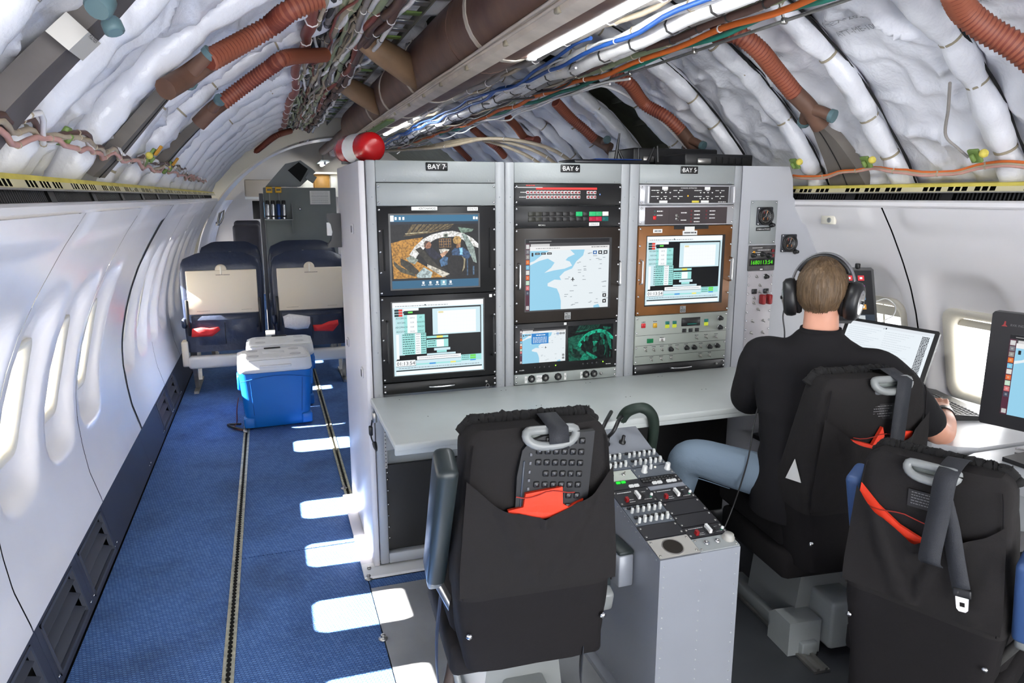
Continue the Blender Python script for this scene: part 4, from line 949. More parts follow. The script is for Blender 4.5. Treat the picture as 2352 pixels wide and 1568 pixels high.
# ---------------- BAY 7
B7 = bay('bay', .360, .397, .866, .907, 'BAY 7', .588, 'grey equipment rack signed BAY 7 with two stacked screens, leftmost rack')
unit('blank_panel', B7, .397, .866, 1.486, 1.572, GREY, label='plain grey blanking panel')
mp = unit('monitor_panel', B7, .397, .866, 1.143, 1.484, BLACK)
a = rackart(.445, .792, 1.170, 1.452)
a.rect(-.02, -.02, 1.02, 1.02, BLK2, -2); a.rect(0, 0, 1, .09, EM((44, 110, 146)), 0); a.rect(0, .09, 1, .125, EM((22, 40, 56)), 0); a.rect(0, .86, 1, .89, EM((20, 24, 28)), 0); a.rect(0, .89, 1, 1, EM((40, 98, 132)), 0)
a.rect(.0, .005, .04, .085, WHT, 1); 
for u in (.05, .095, .135): a.rect(u, .025, u + .022, .065, WHT, 1)
a.rect(.94, .025, .965, .065, WHT, 1); a.rect(.972, .03, .995, .065, WHT, 1)
for i, u in enumerate((.34, .42, .50, .575, .655)): a.rect(u, .91, u + .024, .945, WHT, 1); scribble(a, u - .01, u + .035, .955, .01, WHT, 1, i, 2)
a.rect(.55, .895, .62, .975, EM((110, 170, 190)), 0.5)
sub = Art(lambda u, v, l: a.fn(u, .125 + .735 * v, l)); 
scr = a.build('screen', mp); cockpit(sub); sub.build('screen_picture', mp)
lb = rackart(.528, .629, 1.4695, 1.4835, .0085); lb.rect(0, 0, 1, 1, PAPER, 0); lb.text('AZKITONAMADISS', .28, .82, .6, INK, 1, w_=.66); lb.build('paper_label', mp)
lb = rackart(.749, .792, 1.467, 1.481, .0085); lb.rect(0, 0, 1, 1, PAPER, 0); lb.text('10.4.7.0', .12, .8, .6, INK, 1, w_=.76); lb.build('paper_label', mp)
for x, z0, z1 in ((.418, 1.24, 1.40), (.842, 1.24, 1.40)): MB().rbox(x - .004, x + .004, YR - .012, YR - .004, z0, z1, .003, 1).build('side_slot', DARK, mp)
mp = unit('monitor_panel', B7, .397, .866, .797, 1.142, BLACK)
a = rackart(.442, .810, .823, 1.116); data_screen(a); a.rect(-.015, -.015, 1.015, 1.015, BLK2, -2); a.build('screen', mp)
HB = HANDLE_V(.165, BLK2); put(HB, 'handle', mp, P(.418, .963, .008)); put(HB, 'handle', mp, P(.847, .963, .008))
put(mesh_proto(MB().box(-.006, .006, -.001, 0, -.006, .006), PAPER), 'small_label', mp, P(.842, 1.128, .009))
def drawer(t, p0, p1, z0, z1, lab=None):
    o = unit('drawer', t, p0, p1, z0, z1, BLACK)
    xm = (p0 + p1) / 2; MB().tube(spline([P(xm - .055, (z0 + z1) / 2, .008), P(xm - .045, (z0 + z1) / 2, .024), P(xm, (z0 + z1) / 2 - .001, .027), P(xm + .045, (z0 + z1) / 2, .024), P(xm + .055, (z0 + z1) / 2, .008)], 5), .0035, 8).build('drawer_handle', CHROME, o)
    MB().lathe([(.005, 0), (.005, .004), (0, .005)], P(p1 - .045, (z0 + z1) / 2, .008), AX, 8).build('lock', STEEL, o)
    return o
dr = drawer(B7, .397, .866, .748, .794)
MB().tube([P(.826 + .007 * math.cos(t * .63), .752 + .009 * math.sin(t * .63), .012) for t in range(11)], .001, 5).build('key_ring', STEEL, dr)
# lower half under the worktop
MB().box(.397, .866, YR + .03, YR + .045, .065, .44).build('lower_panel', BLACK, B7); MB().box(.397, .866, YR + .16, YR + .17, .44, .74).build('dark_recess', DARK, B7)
MESHB = mat('blue_mesh', (60, 84, 160), .5)
b = MB()
for i in range(18):
    for j in range(8): b.add([P(.45 + i * .0075, .585 - j * .0075, -.12), P(.4545 + i * .0075, .585 - j * .0075, -.12), P(.4545 + i * .0075, .5805 - j * .0075, -.12), P(.45 + i * .0075, .5805 - j * .0075, -.12)], [(0, 1, 2, 3)])
o = b.build('blue_mesh_bag', MESHB, B7)
for z in (.12, .17, .22, .27, .33, .38, .41): put(SCREW, 'screw', B7, P(.405, z, -.028))
b = MB(); b.box(.392, .402, YR - .004, YR - .002, .44, .70)
b.build('hole_strip', STEEL, B7)
HOLE = mesh_proto(MB().cyl((0, 0, 0), (0, -.0012, 0), .0022, n=6), DARK)
for i in range(16): put(HOLE, 'strip_hole', B7, P(.397, .45 + i * .016, .004))
# pale side panel of the rack row
sp = thing('rack_side_panel', 'tall pale side panel closing the left end of the rack row', 'panel', (.345, 3.1, 0))
MB().rbox(.334, .358, YR + .004, 3.58, .012, 1.652, .003, 1).build('panel_sheet', PALE, sp)
for q in [(833, 855), (800, 785), (810, 525)]:
    p = onx(*q, .333); MB().rbox(.328, .334, p.y - .02, p.y + .02, p.z - .022, p.z + .022, .003, 1).build('latch_cup', PALE, sp); MB().box(.3265, .328, p.y - .012, p.y + .012, p.z - .015, p.z + .012).build('latch', BLK2, sp)
b = MB(); pr = [(0, 0), (.10, 0), (.10, .02), (.075, .05), (.065, .10), (.075, .15), (.10, .18), (.10, .22), (0, .22)]
b.prism(pr, lambda a_, b_, d: (.333 - a_ * .62, 3.50 + d, 1.285 + b_ * .72), 0, .05); b.build('hook_bracket', BLK2, sp)
b = MB().cyl((.30, 3.54, 1.34), (.30, 3.54, 1.40), .03, n=16); b.build('disc_holder', WHITE, sp)

# ---------------- BAY 6
B6 = bay('bay', .907, .946, 1.420, 1.461, 'BAY 6', 1.144, 'grey equipment rack signed BAY 6 with the map screen, middle rack')
u1 = unit('button_panel', B6, .946, 1.42, 1.486, 1.572, BLACK)
a = rackart(.946, 1.42, 1.486, 1.572, .0085); RB = mat('red_print', (200, 36, 30), .5)
a.rect(.19, .17, .76, .27, RB, 0); a.rect(.0, .15, .25, .19, mat('silver_print', (170, 170, 170), .4), 1); scribble(a, .10, .18, .06, .04, RB, 1, 2, 4); scribble(a, .05, .1, .38, .03, PAPER, 1, 3, 2); scribble(a, .04, .1, .60, .03, PAPER, 1, 4, 3); a.rect(.785, .46, .793, .52, EM((120, 160, 255), 2), 1); a.build('panel_print', u1)
BTN = mesh_proto(MB().rbox(-.0062, .0062, -.003, 0, -.0062, .0062, .001, 1).rbox(-.004, .004, -.0055, -.002, -.004, .004, .001, 1, 1), [WHITE, mat('dark_red_button', (128, 26, 34), .4)])
for j, z in enumerate((1.5375, 1.519)):
    for i in range(16): put(BTN, 'push_button', u1, P(1.0 + i * .01493, z, .008))
    for i in range(3): put(BTN, 'push_button', u1, P(1.266 + i * .015, z, .008))
u2 = unit('switch_panel', B6, .946, 1.42, 1.398, 1.484, BLACK)
def key(x0, x1, z0, z1, m, par, nm='lit_key'): return MB().rbox(x0, x1, YR - .012, YR - .006, z0, z1, .0012, 1).build(nm, m, par)
OLV = mat('unlit_key_olive', (38, 38, 30), .5)
for j, (z0, z1) in enumerate(((1.442, 1.460), (1.421, 1.439))):
    for i in range(9):
        x = 1.003 + i * .0300
        if j == 0 and i == 7: key(1.213, 1.241, z0, z1, EM((40, 200, 120)), u2); continue
        key(x, x + .028, z0, z1, OLV if i < 2 else mat('unlit_key', (24, 22, 22), .5), u2, 'unlit_key')
for x, c in ((1.273, (60, 205, 130)), (1.3025, (60, 190, 120)), (1.333, (206, 206, 200))): key(x, x + .0275, 1.442, 1.460, EM(c) if c[0] < 200 else mat('white_key', c, .4), u2)
for x, c in ((1.273, (214, 40, 80)), (1.3025, (216, 44, 84)), (1.333, (30, 120, 116))): key(x, x + .0275, 1.421, 1.439, EM(c, .8), u2)
a = rackart(.946, 1.42, 1.398, 1.484, .0085); a.rect(.69, .80, .79, .96, PAPER, 0); a.text('CDMA/ADSB', .70, .92, .08, INK, 1, w_=.08); a.text('RECALL', .215, .93, .07, PAPER, 1, w_=.065); a.build('panel_print', u2)
BRN = mat('monitor_bezel_dark', (34, 26, 20), .45, var=.3, vscale=6)
mn = unit('touch_monitor', B6, .946, 1.42, 1.004, 1.396, BRN, th=.010)
a = rackart(.991, 1.368, 1.057, 1.350, .0115); a.rect(-.01, -.01, 1.03, 1.02, BLK2, -1); map_screen(a); a.build('screen', mn)
def elo(px, par): 
    pl = rackart(px, px + .029, 1.012, 1.042, .0108); pl.rect(0, 0, 1, 1, mat('logo_grey', (140, 142, 142), .4), 0); pl.text('elo', .10, .86, .62, BLACK, 1, w_=.8); pl.rect(.16, .12, .5, .19, BLACK, 1); pl.build('logo_plate', par)
elo(1.167, mn)
HV = HANDLE_V(.105, CHROME); put(HV, 'handle', mn, P(.960, 1.201, .010)); put(HV, 'handle', mn, P(1.412, 1.201, .010))
dm = unit('twin_display', B6, .946, 1.42, .788, 1.003, BLACK)
a = rackart(.968, 1.174, .833, .984); map_screen(a, True, True); a.rect(.25, .16, .62, .46, EM((50, 130, 200)), 6); scribble(a, .35, .55, .20, .025, WHT, 7, 2, 4)
for i in range(5): scribble(a, .28, .58, .27 + i * .035, .014, WHT, 7, i + 5, 5)
a.build('screen', dm)
a = rackart(1.186, 1.398, .829, .982); cockpit(a, True); a.build('screen', dm)
for x in (1.131, 1.354): MB().lathe([(.003, 0), (.002, .002), (0, .003)], P(x, .815, .008), AX, 8).build('status_light', EM((150, 230, 60), 2.2), dm)
for x0 in (1.037, 1.259):
    for i in range(4): MB().lathe([(.0055, 0), (.0055, .002), (.004, .003), (0, .003)], P(x0 + i * .0215, .812, .008), AX, 8).build('round_button', BLK2, dm)
a = rackart(.946, 1.42, .788, 1.003, .0085); a.text('PIONEER', .045, .935, .02, PAPER, 1, w_=.045); scribble(a, .89, .94, .92, .012, PAPER, 1, 3, 2); a.rect(.465, .02, .49, .07, PAPER, 1); a.build('panel_print', dm)
cp = unit('connector_panel', B6, .946, 1.42, .741, .787, mat('connector_panel_grey', (150, 156, 152), .5, var=.1, vscale=8))
for x in (1.021, 1.084, 1.142, 1.273, 1.311):
    o = MB().lathe([(.0165, 0), (.0165, .004), (.0135, .006), (.0135, .011), (.008, .011), (.008, .005)], P(x, .765, .008), AX, 8).build('round_connector', BLACK, cp)
    MB().box(x - .005, x + .005, YR - .0165, YR - .012, .760, .770).build('socket', STEEL, o)
MB().lathe([(.007, 0), (.007, .003), (.003, .004), (.003, .010), (0, .010)], P(1.345, .763, .008), AX, 10).build('toggle_switch', STEEL, cp)
a = rackart(.946, 1.42, .741, .787, .0085)
for u, w_, s_ in ((.095, .025, 'COM'), (.205, .055, 'ETH'), (.475, .02, '5'), (.635, .02, '3')): a.rect(u, .2, u + w_, .85, PAPER, 0); a.text(s_, u + .003, .6, .2, INK, 1, w_=w_ - .006)
a.build('panel_print', cp)

# ---------------- BAY 5
B5 = bay('bay', 1.461, 1.507, 1.980, 2.020, 'BAY 5', 1.702, 'grey equipment rack signed BAY 5 with brown framed monitor, rightmost rack')
INSTR = mat('instrument_black', (34, 30, 32), .5); SILV = mat('silver_panel', (188, 188, 192), .35, metal=.4)
u1 = unit('distribution_unit', B5, 1.507, 1.98, 1.486, 1.572, SILV)
a = rackart(1.549, 1.947, 1.494, 1.564, .0088); a.rect(0, 0, 1, 1, INSTR, 0); a.text('4 CHANNEL DISTRIBUTED', .39, .13, .07, PAPER, 1, w_=.20)
for s_ in (0, .53):
    for r_ in (0, 1):
        for i, (uu, n_) in enumerate([(.03, 'a'), (.08, 'b'), (.18, 'c'), (.30, 'd'), (.37, 'e')]): 
            if uu + s_ < .97: scribble(a, uu + s_, uu + s_ + .045, .22 + r_ * .36, .045, PAPER, 1, i + 7, 2)
        for i, uu in enumerate((.11, .155, .205, .26, .365)): a.poly([(uu + s_ - .012, .34 + r_ * .36), (uu + s_ + .012, .34 + r_ * .36), (uu + s_, .42 + r_ * .36)], PAPER, 1)
    a.rect(.16 + s_, .02, .23 + s_, .2, PAPER, 1); a.rect(.13 + s_ * .98, .85, .23 + s_ * .98, .99, PAPER, 1)
a.rect(.535, .86, .625, .98, mat('yellow_label', (206, 190, 70), .7), 1); a.rect(.475, .53, .49, .61, EM((255, 180, 30), 1.6), 1); scribble(a, .87, .97, .92, .04, PAPER, 1, 5, 3); a.build('face_plate', u1)
for x in (1.536, 1.962): MB().rbox(x - .006, x + .006, YR - .034, YR - .008, 1.492, 1.566, .004, 2).build('side_handle', SILV, u1)
u2 = unit('warning_unit', B5, 1.507, 1.98, 1.399, 1.485, SILV)
a = rackart(1.534, 1.945, 1.404, 1.476, .0088); a.rect(0, 0, 1, 1, mat('instrument_brown', (54, 44, 46), .5, var=.1, vscale=10), 0); a.rect(.284, 0, .287, 1, BLACK, 1)
for u, v in ((.12, .2), (.12, .44), (.41, .3), (.41, .74), (.57, .2), (.57, .42), (.57, .63), (.57, .84), (.76, .2), (.76, .42), (.76, .63)): scribble(a, u + .02, u + .09, v, .06, PAPER, 1, int(u * 90 + v * 50), 3)
for u, v, c in ((.555, .2, 0), (.555, .42, 0), (.555, .63, 0), (.555, .84, 0), (.74, .2, 0), (.74, .42, 0), (.74, .63, 0), (.115, .2, 1), (.115, .42, 1)): a.rect(u - .008, v - .02, u + .008, v + .07, mat('dim_red_light', (110, 30, 36), .4) if not c else mat('dim_teal_light', (40, 90, 84), .4), 1)
a.build('face_plate', u2); key(1.573, 1.588, 1.424, 1.440, mat('red_key', (200, 26, 30), .4), u2, 'red_button')
for v in (.44, .62): put(TOGGLE, 'toggle_switch', u2, P(1.688, 1.476 - .072 * v * 1.1, .009))
BRZ = mat('bronze_bezel', (124, 80, 40), .42, metal=.25, var=.25, vscale=7)
mn = unit('touch_monitor', B5, 1.507, 1.98, 1.008, 1.397, BRZ, th=.010, label='monitor in a worn bronze frame')
a = rackart(1.548, 1.927, 1.054, 1.352, .0115); a.rect(-.01, -.012, 1.04, 1.02, BLK2, -1); data_screen(a); a.build('screen', mn); elo(1.727, mn)
put(HV, 'handle', mn, P(1.518, 1.201, .010)); put(HV, 'handle', mn, P(1.972, 1.201, .010))
a = rackart(1.507, 1.98, 1.352, 1.397, .0105); a.rect(.36, .0, .73, .35, BLACK, 0); a.rect(.145, .3, .24, .65, PAPER, 1); a.rect(.475, .1, .58, .5, PAPER, 1); a.rect(.455, .5, .61, .95, PAPER, 1); scribble(a, .16, .23, .42, .12, INK, 2, 2, 5); scribble(a, .47, .6, .62, .14, INK, 2, 3, 8); a.build('paper_label', mn)
cp = unit('control_panel', B5, 1.507, 1.98, .785, 1.007, mat('control_panel_grey', (152, 158, 150), .5, var=.06, vscale=6))
for z in (.918, .872, .824): MB().box(1.51, 1.977, YR - .0086, YR - .0078, z - .0006, z + .0006).build('panel_joint', DARK, cp)
for x0, x1, z0, z1, c in ((1.536, 1.556, .953, .973, (186, 30, 36)), (1.594, 1.614, .951, .971, (206, 160, 40))): key(x0, x1, z0, z1, mat('key_%d' % c[1], c, .4), cp, 'square_button')
for x in (1.666, 1.703, 1.868): key(x - .010, x + .010, .962, .976, mat('key_teal', (20, 110, 100), .4), cp, 'square_button'); key(x - .010, x + .010, .946, .961, EM((190, 200, 60)), cp, 'square_button')
key(1.739, 1.835, .949, .987, BLACK, cp, 'dark_readout'); key(1.567, 1.598, .883, .902, EM((20, 120, 74), .8), cp, 'green_button')
a = rackart(1.739, 1.835, .949, .987, .0125); scribble(a, .3, .8, .7, .12, EM((30, 110, 100)), 1, 3, 5); a.build('readout_digits', cp)
for x in (1.755, 1.788, 1.821): key(x - .010, x + .010, .921, .937, BLK2, cp, 'square_button')
for x, z in ((1.939, .977), (1.940, .934), (1.686, .849), (1.768, .850), (1.808, .849), (1.889, .847), (1.930, .849)): put(KNOBW, 'knob', cp, P(x, z, .008)); put(KNOB, 'knob_cap', cp, P(x, z, .010))
for x, z in ((1.642, .893), (1.821, .893), (1.871, .893), (1.924, .891), (1.561, .853), (1.602, .851), (1.644, .850), (1.722, .852), (1.845, .850), (1.592, .807), (1.642, .807), (1.693, .808), (1.846, .807), (1.895, .805)): put(TOGGLE, 'toggle_switch', cp, P(x, z, .008))
a = rackart(1.507, 1.98, .785, 1.007, .0085); r_ = random.Random(4)
for x, z in ((1.642, .905), (1.821, .905), (1.871, .905), (1.924, .905), (1.561, .866), (1.602, .866), (1.644, .866), (1.722, .866), (1.845, .866), (1.592, .82), (1.642, .82), (1.693, .82), (1.846, .82), (1.895, .82), (1.546, .98), (1.604, .98), (1.686, .868), (1.768, .868)):
    u = (x - 1.507) / .473; v = (1.007 - z) / .222; scribble(a, u - .02, u + .02, v, .012, INK, 1, int(x * 999), 2)
a.rect(.26, .475, .32, .535, PAPER, 1); a.build('panel_print', cp)
drawer(B5, 1.507, 1.98, .741, .784)
for t, p0, p1 in ((B6, .946, 1.42), (B5, 1.507, 1.98)): MB().box(p0, p1, YR + .08, YR + .10, .065, .741).build('lower_panel', BLACK, t)
for t, p0, p1 in ((B6, .912, 1.455), (B5, 1.466, 2.015)): MB().rbox(p0, p1, YR - .012, YR - .003, .03, .700, .003, 1).build('lower_cover', BLACK, t)  # black sheets over the uprights, put in for shade under the worktop

# ---------------- end panel with gauges
gp = thing('gauge_panel', 'pale grey end panel with round gauges and switches beside the bay 5 rack', 'panel', (2.2, YR, 0))
out = [(2.022, .02), (2.60, .02), (2.64, .5), (2.64, .75), (2.60, 1.0), (2.565, 1.11), (2.522, 1.226), (2.456, 1.388), (2.40, 1.398), (2.344, 1.475), (2.304, 1.519), (2.295, 1.60), (2.272, 1.655), (2.022, 1.655)]
MB().prism(out, lambda a_, b_, d: P(a_, b_, d), -.03, .0).build('panel_sheet', PALE if False else mat('gauge_panel_grey', (172, 174, 180), .45, var=.03, vscale=3), gp)
MB().rbox(2.074, 2.220, YR - .003, YR, 1.308, 1.504, .001, 1).build('altimeter_plate', GREY, gp)
for x, z in ((2.083, 1.495), (2.211, 1.495), (2.083, 1.318), (2.211, 1.318)): put(SCREW, 'screw', gp, P(x, z, .003))
def gauge(x, z, d0):
    g = MB().rbox(x - .043, x + .043, YR - d0 - .008, YR - d0, z - .041, z + .041, .006, 2).build('gauge_bezel', mat('gauge_frame', (58, 60, 66), .4, metal=.3), gp)
    MB().lathe([(.040, 0), (.040, .012), (.034, .013), (.033, .006), (0, .006)], P(x, z, d0 + .006), AX, 24).build('gauge_dial', BLACK, g)
    a = Art(lambda u, v, l: P(x + (u - .5) * .06, z + (.5 - v) * .06, d0 + .0126 + l * .0001)); ORG = mat('dial_orange', (206, 130, 70), .5); RDD = mat('dial_red', (176, 44, 40), .5)
    for k in range(24): t_ = k * PI / 12; a.poly([(.5 + .48 * math.cos(t_ + q), .5 + .48 * math.sin(t_ + q)) if r_ else (.5 + .40 * math.cos(t_ + q), .5 + .40 * math.sin(t_ + q)) for q, r_ in ((-.02, 0), (.02, 0), (.02, 1), (-.02, 1))], PAPER, 1)
    for s_, u, v, m in (('7', .62, .30, ORG), ('0', .30, .78, ORG), ('3', .66, .78, ORG), ('5', .34, .30, RDD)): a.text(s_, u, v, .18, m, 1, anchor='c')
    a.poly([(.49, .52), (.30, .62), (.51, .49)], PAPER, 2); a.poly([(.5, .5), (.56, .18), (.58, .18), (.52, .5)], PAPER, 2); a.build('dial_marks', g)
    put(KNOB, 'set_knob', g, P(x + .038, z - .04, d0 + .006)); put(SCREW, 'screw', g, P(x - .036, z + .034, d0 + .008)); put(SCREW, 'screw', g, P(x - .036, z - .034, d0 + .008))
gauge(2.149, 1.434, .003); gauge(2.295, 1.309, 0)
pl = MB().rbox(2.108, 2.188, YR - .005, YR - .003, 1.368, 1.384, .001, 1).build('name_plate', BLACK, gp); a = rackart(2.108, 2.188, 1.368, 1.384, .0052); a.text('CABIN ALTITUDE', .08, .72, .42, PAPER, 1, w_=.84); a.build('lettering', pl)
rd = MB().rbox(2.077, 2.224, YR - .006, YR, 1.186, 1.302, .002, 1).build('radio_head', mat('radio_grey', (70, 68, 68), .5, var=.2, vscale=30), gp)
MB().box(2.082, 2.219, YR - .0075, YR - .005, 1.209, 1.242).build('readout', BLACK, rd)
a = rackart(2.082, 2.219, 1.209, 1.242, .008); a.text('1680113:54', .07, .80, .56, EM((90, 230, 40), 1.3), 1, w_=.86); a.build('readout_digits', rd)
put(KNOB, 'radio_knob', rd, P(2.15, 1.262, .006)); put(KNOB, 'radio_knob', rd, P(2.185, 1.255, .006)); put(KNOB, 'radio_knob', rd, P(2.10, 1.258, .006)); MB().lathe([(.006, 0), (.006, .004), (0, .006)], P(2.104, 1.272, .006), AX, 10).build('amber_light', mat('amber', (214, 150, 30), .4), rd); key(2.2, 2.214, 1.248, 1.262, mat('dark_red_key', (120, 30, 36), .4), rd, 'red_button'); key(2.2, 2.214, 1.27, 1.284, mat('dark_red_key', (120, 30, 36), .4), rd, 'red_button')
a = rackart(2.077, 2.224, 1.186, 1.302, .0065)
for i in range(4): scribble(a, .12 + .2 * (i % 2), .5 + .3 * (i % 2), .08 + .09 * i, .025, PAPER, 1, i, 6)
a.rect(.45, .92, .55, .97, PAPER, 1); a.build('panel_print', rd)
stp = MB().rbox(2.082, 2.221, YR - .003, YR, .765, 1.184, .001, 1).build('switch_strip', mat('switch_strip_grey', (176, 172, 176), .45, var=.03), gp)
for x, z in ((2.128, 1.161), (2.150, 1.119), (2.150, 1.089), (2.150, 1.006), (2.121, .952), (2.183, .951), (2.119, .896), (2.183, .895), (2.113, .840), (2.122, 1.062), (2.122, 1.037)): put(TOGGLE, 'toggle_switch', stp, P(x, z, .003))
put(KNOBW, 'knob', stp, P(2.178, 1.158, .003)); put(KNOB, 'knob_cap', stp, P(2.178, 1.158, .005))
for x in (2.119, 2.184): key(x - .013, x + .013, 1.080, 1.102, BLK2, stp, 'square_button')
GR = mat('red_guard', (140, 26, 30), .4)
for x in (2.160, 2.196): MB().rbox(x - .010, x + .010, YR - .035, YR - .003, 1.030, 1.076, .006, 2).build('switch_guard', GR, stp)
for i in range(10):
    for x in (2.088, 2.215): put(SCREW, 'screw', stp, P(x, .785 + i * .042, .003))

# ---------------- things standing on the rack tops
ZT = 1.656
fb = thing('fire_bottle', 'red fire extinguisher bottle lying on top of the BAY 7 rack', 'fire extinguisher', (.42, 3.05, ZT))
c0 = Vector((.43, 3.0, ZT + .062)); ax_ = Vector((-.30, .95, 0)).normalized(); RED = mat('extinguisher_red', (176, 16, 22), .25)
MB().lathe([(0, -.004), (.030, -.004), (.050, .004), (.060, .02), (.061, .05), (.061, .24), (.05, .29), (.02, .31), (.02, .33)], c0, ax_, 24).build('bottle', RED, fb)
b = MB(); b.lathe([(.0616, .07), (.0616, .18)], c0, ax_, 24); b.f = b.f[:24]; b.m = b.m[:24]; b.s = b.s[:24]; b.build('paper_wrap', PAPER, fb)
MB().lathe([(.018, .33), (.018, .37), (.01, .38)], c0, ax_, 12).build('valve', STEEL, fb)
for y in (.06, .2): p = c0 + ax_ * y; MB().box(p.x - .05, p.x + .05, p.y - .01, p.y + .01, ZT, ZT + .012).build('cradle', BLK2, fb)
rt = thing('wireless_router', 'flat black wireless router with upright antennas on the BAY 6 rack', 'router', (1.40, 2.93, ZT))
MB().rbox(1.24, 1.60, 2.84, 3.02, ZT, ZT + .020, .006, 2).build('case', mat('router_black', (22, 24, 30), .3), rt)
MB().rbox(1.34, 1.56, 2.842, 2.90, ZT + .02, ZT + .024, .002, 1).build('top_strip', mat('router_blue', (30, 60, 130), .35), rt)
for q0, q1 in (((1413, 372), (1423, 306)), ((1430, 366), (1420, 343)), ((1466, 372), (1467, 341)), ((1488, 372), (1503, 338)), ((1511, 372), (1510, 335))):
    p, q = ony(*q0, 2.95), ony(*q1, 2.95); MB().tube([p, p.lerp(q, .5), q], [.009, .007, .004], 8).build('antenna', BLK2, rt)
bx = thing('black_box', 'black electronics box with side latch on the BAY 5 rack', 'box', (1.9, 2.98, ZT))
MB().rbox(1.80, 2.16, 2.88, 3.15, ZT, ZT + .055, .006, 2).build('case', BLK2, bx); MB().rbox(1.86, 1.93, 2.87, 2.88, ZT + .01, ZT + .035, .003, 1).build('port', STEEL, bx)
for i in range(5): MB().box(1.96 + i * .035, 1.985 + i * .035, 2.876, 2.881, ZT + .012, ZT + .042).build('vent_slot', DARK, bx)
bx = thing('black_box', 'dark equipment case behind the black box at the rack end', 'box', (2.0, 3.3, ZT))
MB().rbox(1.72, 2.2, 3.22, 3.5, ZT, ZT + .10, .008, 2).build('case', BLK2, bx)
for x in (1.8, 1.95, 2.1): MB().rbox(x - .03, x + .03, 3.21, 3.22, ZT + .03, ZT + .06, .003, 1).build('latch', STEEL, bx)
# ================================================================== worktop and pedestal
wt = thing('worktop', 'long pale grey worktop fixed along the front of the three racks', 'table', (1.2, 2.45, .74))
b = MB(); b.rbox(.345, 2.03, 2.185, YR - .001, .716, .740, .005, 2); b.rbox(.345, 2.03, 2.188, 2.20, .700, .730, .004, 2); b.build('top', DESK, wt)
for x in (.40, 1.46, 1.98):
    b = MB(); b.prism([(2.24, .713), (YR + .06, .713), (YR + .06, .50), (YR + .035, .50)], lambda y, z, d: (x + d, y, z), 0, .01); b.build('support_bracket', GREY, wt)
RIVUP = mesh_proto(MB().lathe([(.0025, 0), (.0025, .0004), (0, .0005)], (0, 0, 0), (0, 0, 1), 6), INK)
for x in (.45, .87, .89, 1.25, 1.27, 1.6, 1.62): put(RIVUP, 'flush_screw', wt, (x, 2.70, .7402)); put(RIVUP, 'flush_screw', wt, (x + .06, 2.45, .7402))
# cable with clip hanging from the worktop's left corner
cl = thing('clip_cord', 'short black cord with plug hanging at the left end of the worktop', 'cord', (.335, 2.45, .5))
q = [onx(855, 965, .338), onx(852, 985, .334), onx(853, 1005, .334), onx(862, 1026, .335)]
MB().tube(spline(q, 6), .003, 6).build('cord', BLK2, cl); p = q[1]; MB().rbox(p.x - .008, p.x + .006, p.y - .012, p.y + .012, p.z - .025, p.z + .012, .004, 2).build('inline_box', BLK2, cl); p = q[3]; MB().tube([p + V(0, .02, .008), p, p + V(0, -.03, -.004)], [.009, .008, .004], 8).build('plug', BLK2, cl)
p = onx(858, 958, .34); MB().rbox(p.x - .004, p.x + .012, p.y - .012, p.y + .012, p.z - .02, p.z + .02, .003, 1).build('clip', STEEL, cl)

ped = thing('control_pedestal', 'grey riveted control pedestal with avionics panels between the front chairs', 'pedestal', (1.084, 1.8, 0))
xa, xb, ya, yb, za, zb = .955, 1.213, 1.56, 2.07, .55, .67
b = MB(); b.prism([(ya, 0.02), (ya, za), (yb, zb), (2.20, .735 - .02), (2.30, .70), (2.30, .02)], lambda y, z, d: (xa + d, y, z), 0, xb - xa); b.build('body', CONS, ped)
b = MB(); b.box(xa - .03, xb + .03, ya - .02, 2.30, .002, .02); b.build('base_flange', CONS, ped)
def CT(u, s, d=0.0): return Vector((xa + (xb - xa) * u, ya + .51 * s - .229 * d, za + .12 * s + .973 * d))
CTM = Matrix((V(1, 0, 0), V(0, .973, .229), V(0, -.229, .973))).transposed()
def cplate(name, u0, u1, s0, s1, m, d=.004, par=ped):
    o = MB(); c = CT((u0 + u1) / 2, (s0 + s1) / 2, d / 2); o.obox(c, ((u1 - u0) * .258 - .0015, (s1 - s0) * .524 - .0015, d), CTM, m=0); return o.build(name, m, par)
AVB = mat('avionics_black', (34, 34, 38), .5); AVG = mat('avionics_grey', (88, 94, 102), .5); STL = mat('plate_beige_grey', (168, 166, 160), .4)
UPSCREW = mesh_proto(MB().lathe([(.0035, 0), (.0035, .001), (0, .002)], (0, 0, 0), (0, -.229, .973), 8), STEEL)
def cscrew(par, u0, u1, s0, s1, d=.004):
    for u in (u0 + .03, u1 - .03):
        for s in (s0 + .02, s1 - .02): put(UPSCREW, 'screw', par, CT(u, s, d))
AXC = CTM @ V(0, 0, 1)
CKNOB = mesh_proto(MB().lathe([(.011, 0), (.011, .003), (.009, .005), (.008, .022), (.006, .024), (0, .024)], (0, 0, 0), AXC, 12), mat('clear_knob', (196, 198, 196), .25))
CKNOB_S = mesh_proto(MB().lathe([(.0055, 0), (.005, .008), (.0045, .016), (0, .017)], (0, 0, 0), AXC, 8), mat('clear_knob', (196, 198, 196), .25))
CKEY = mesh_proto(MB().rbox(-.006, .006, -.004, .004, 0, .006, .0012, 1, 0, CTM, (0, 0, 0)), BLK2)
def cart(u0, u1, s0, s1, d=.0043): return Art(lambda u, v, l: CT(u0 + (u1 - u0) * u, s1 - (s1 - s0) * v, d + l * .0001))
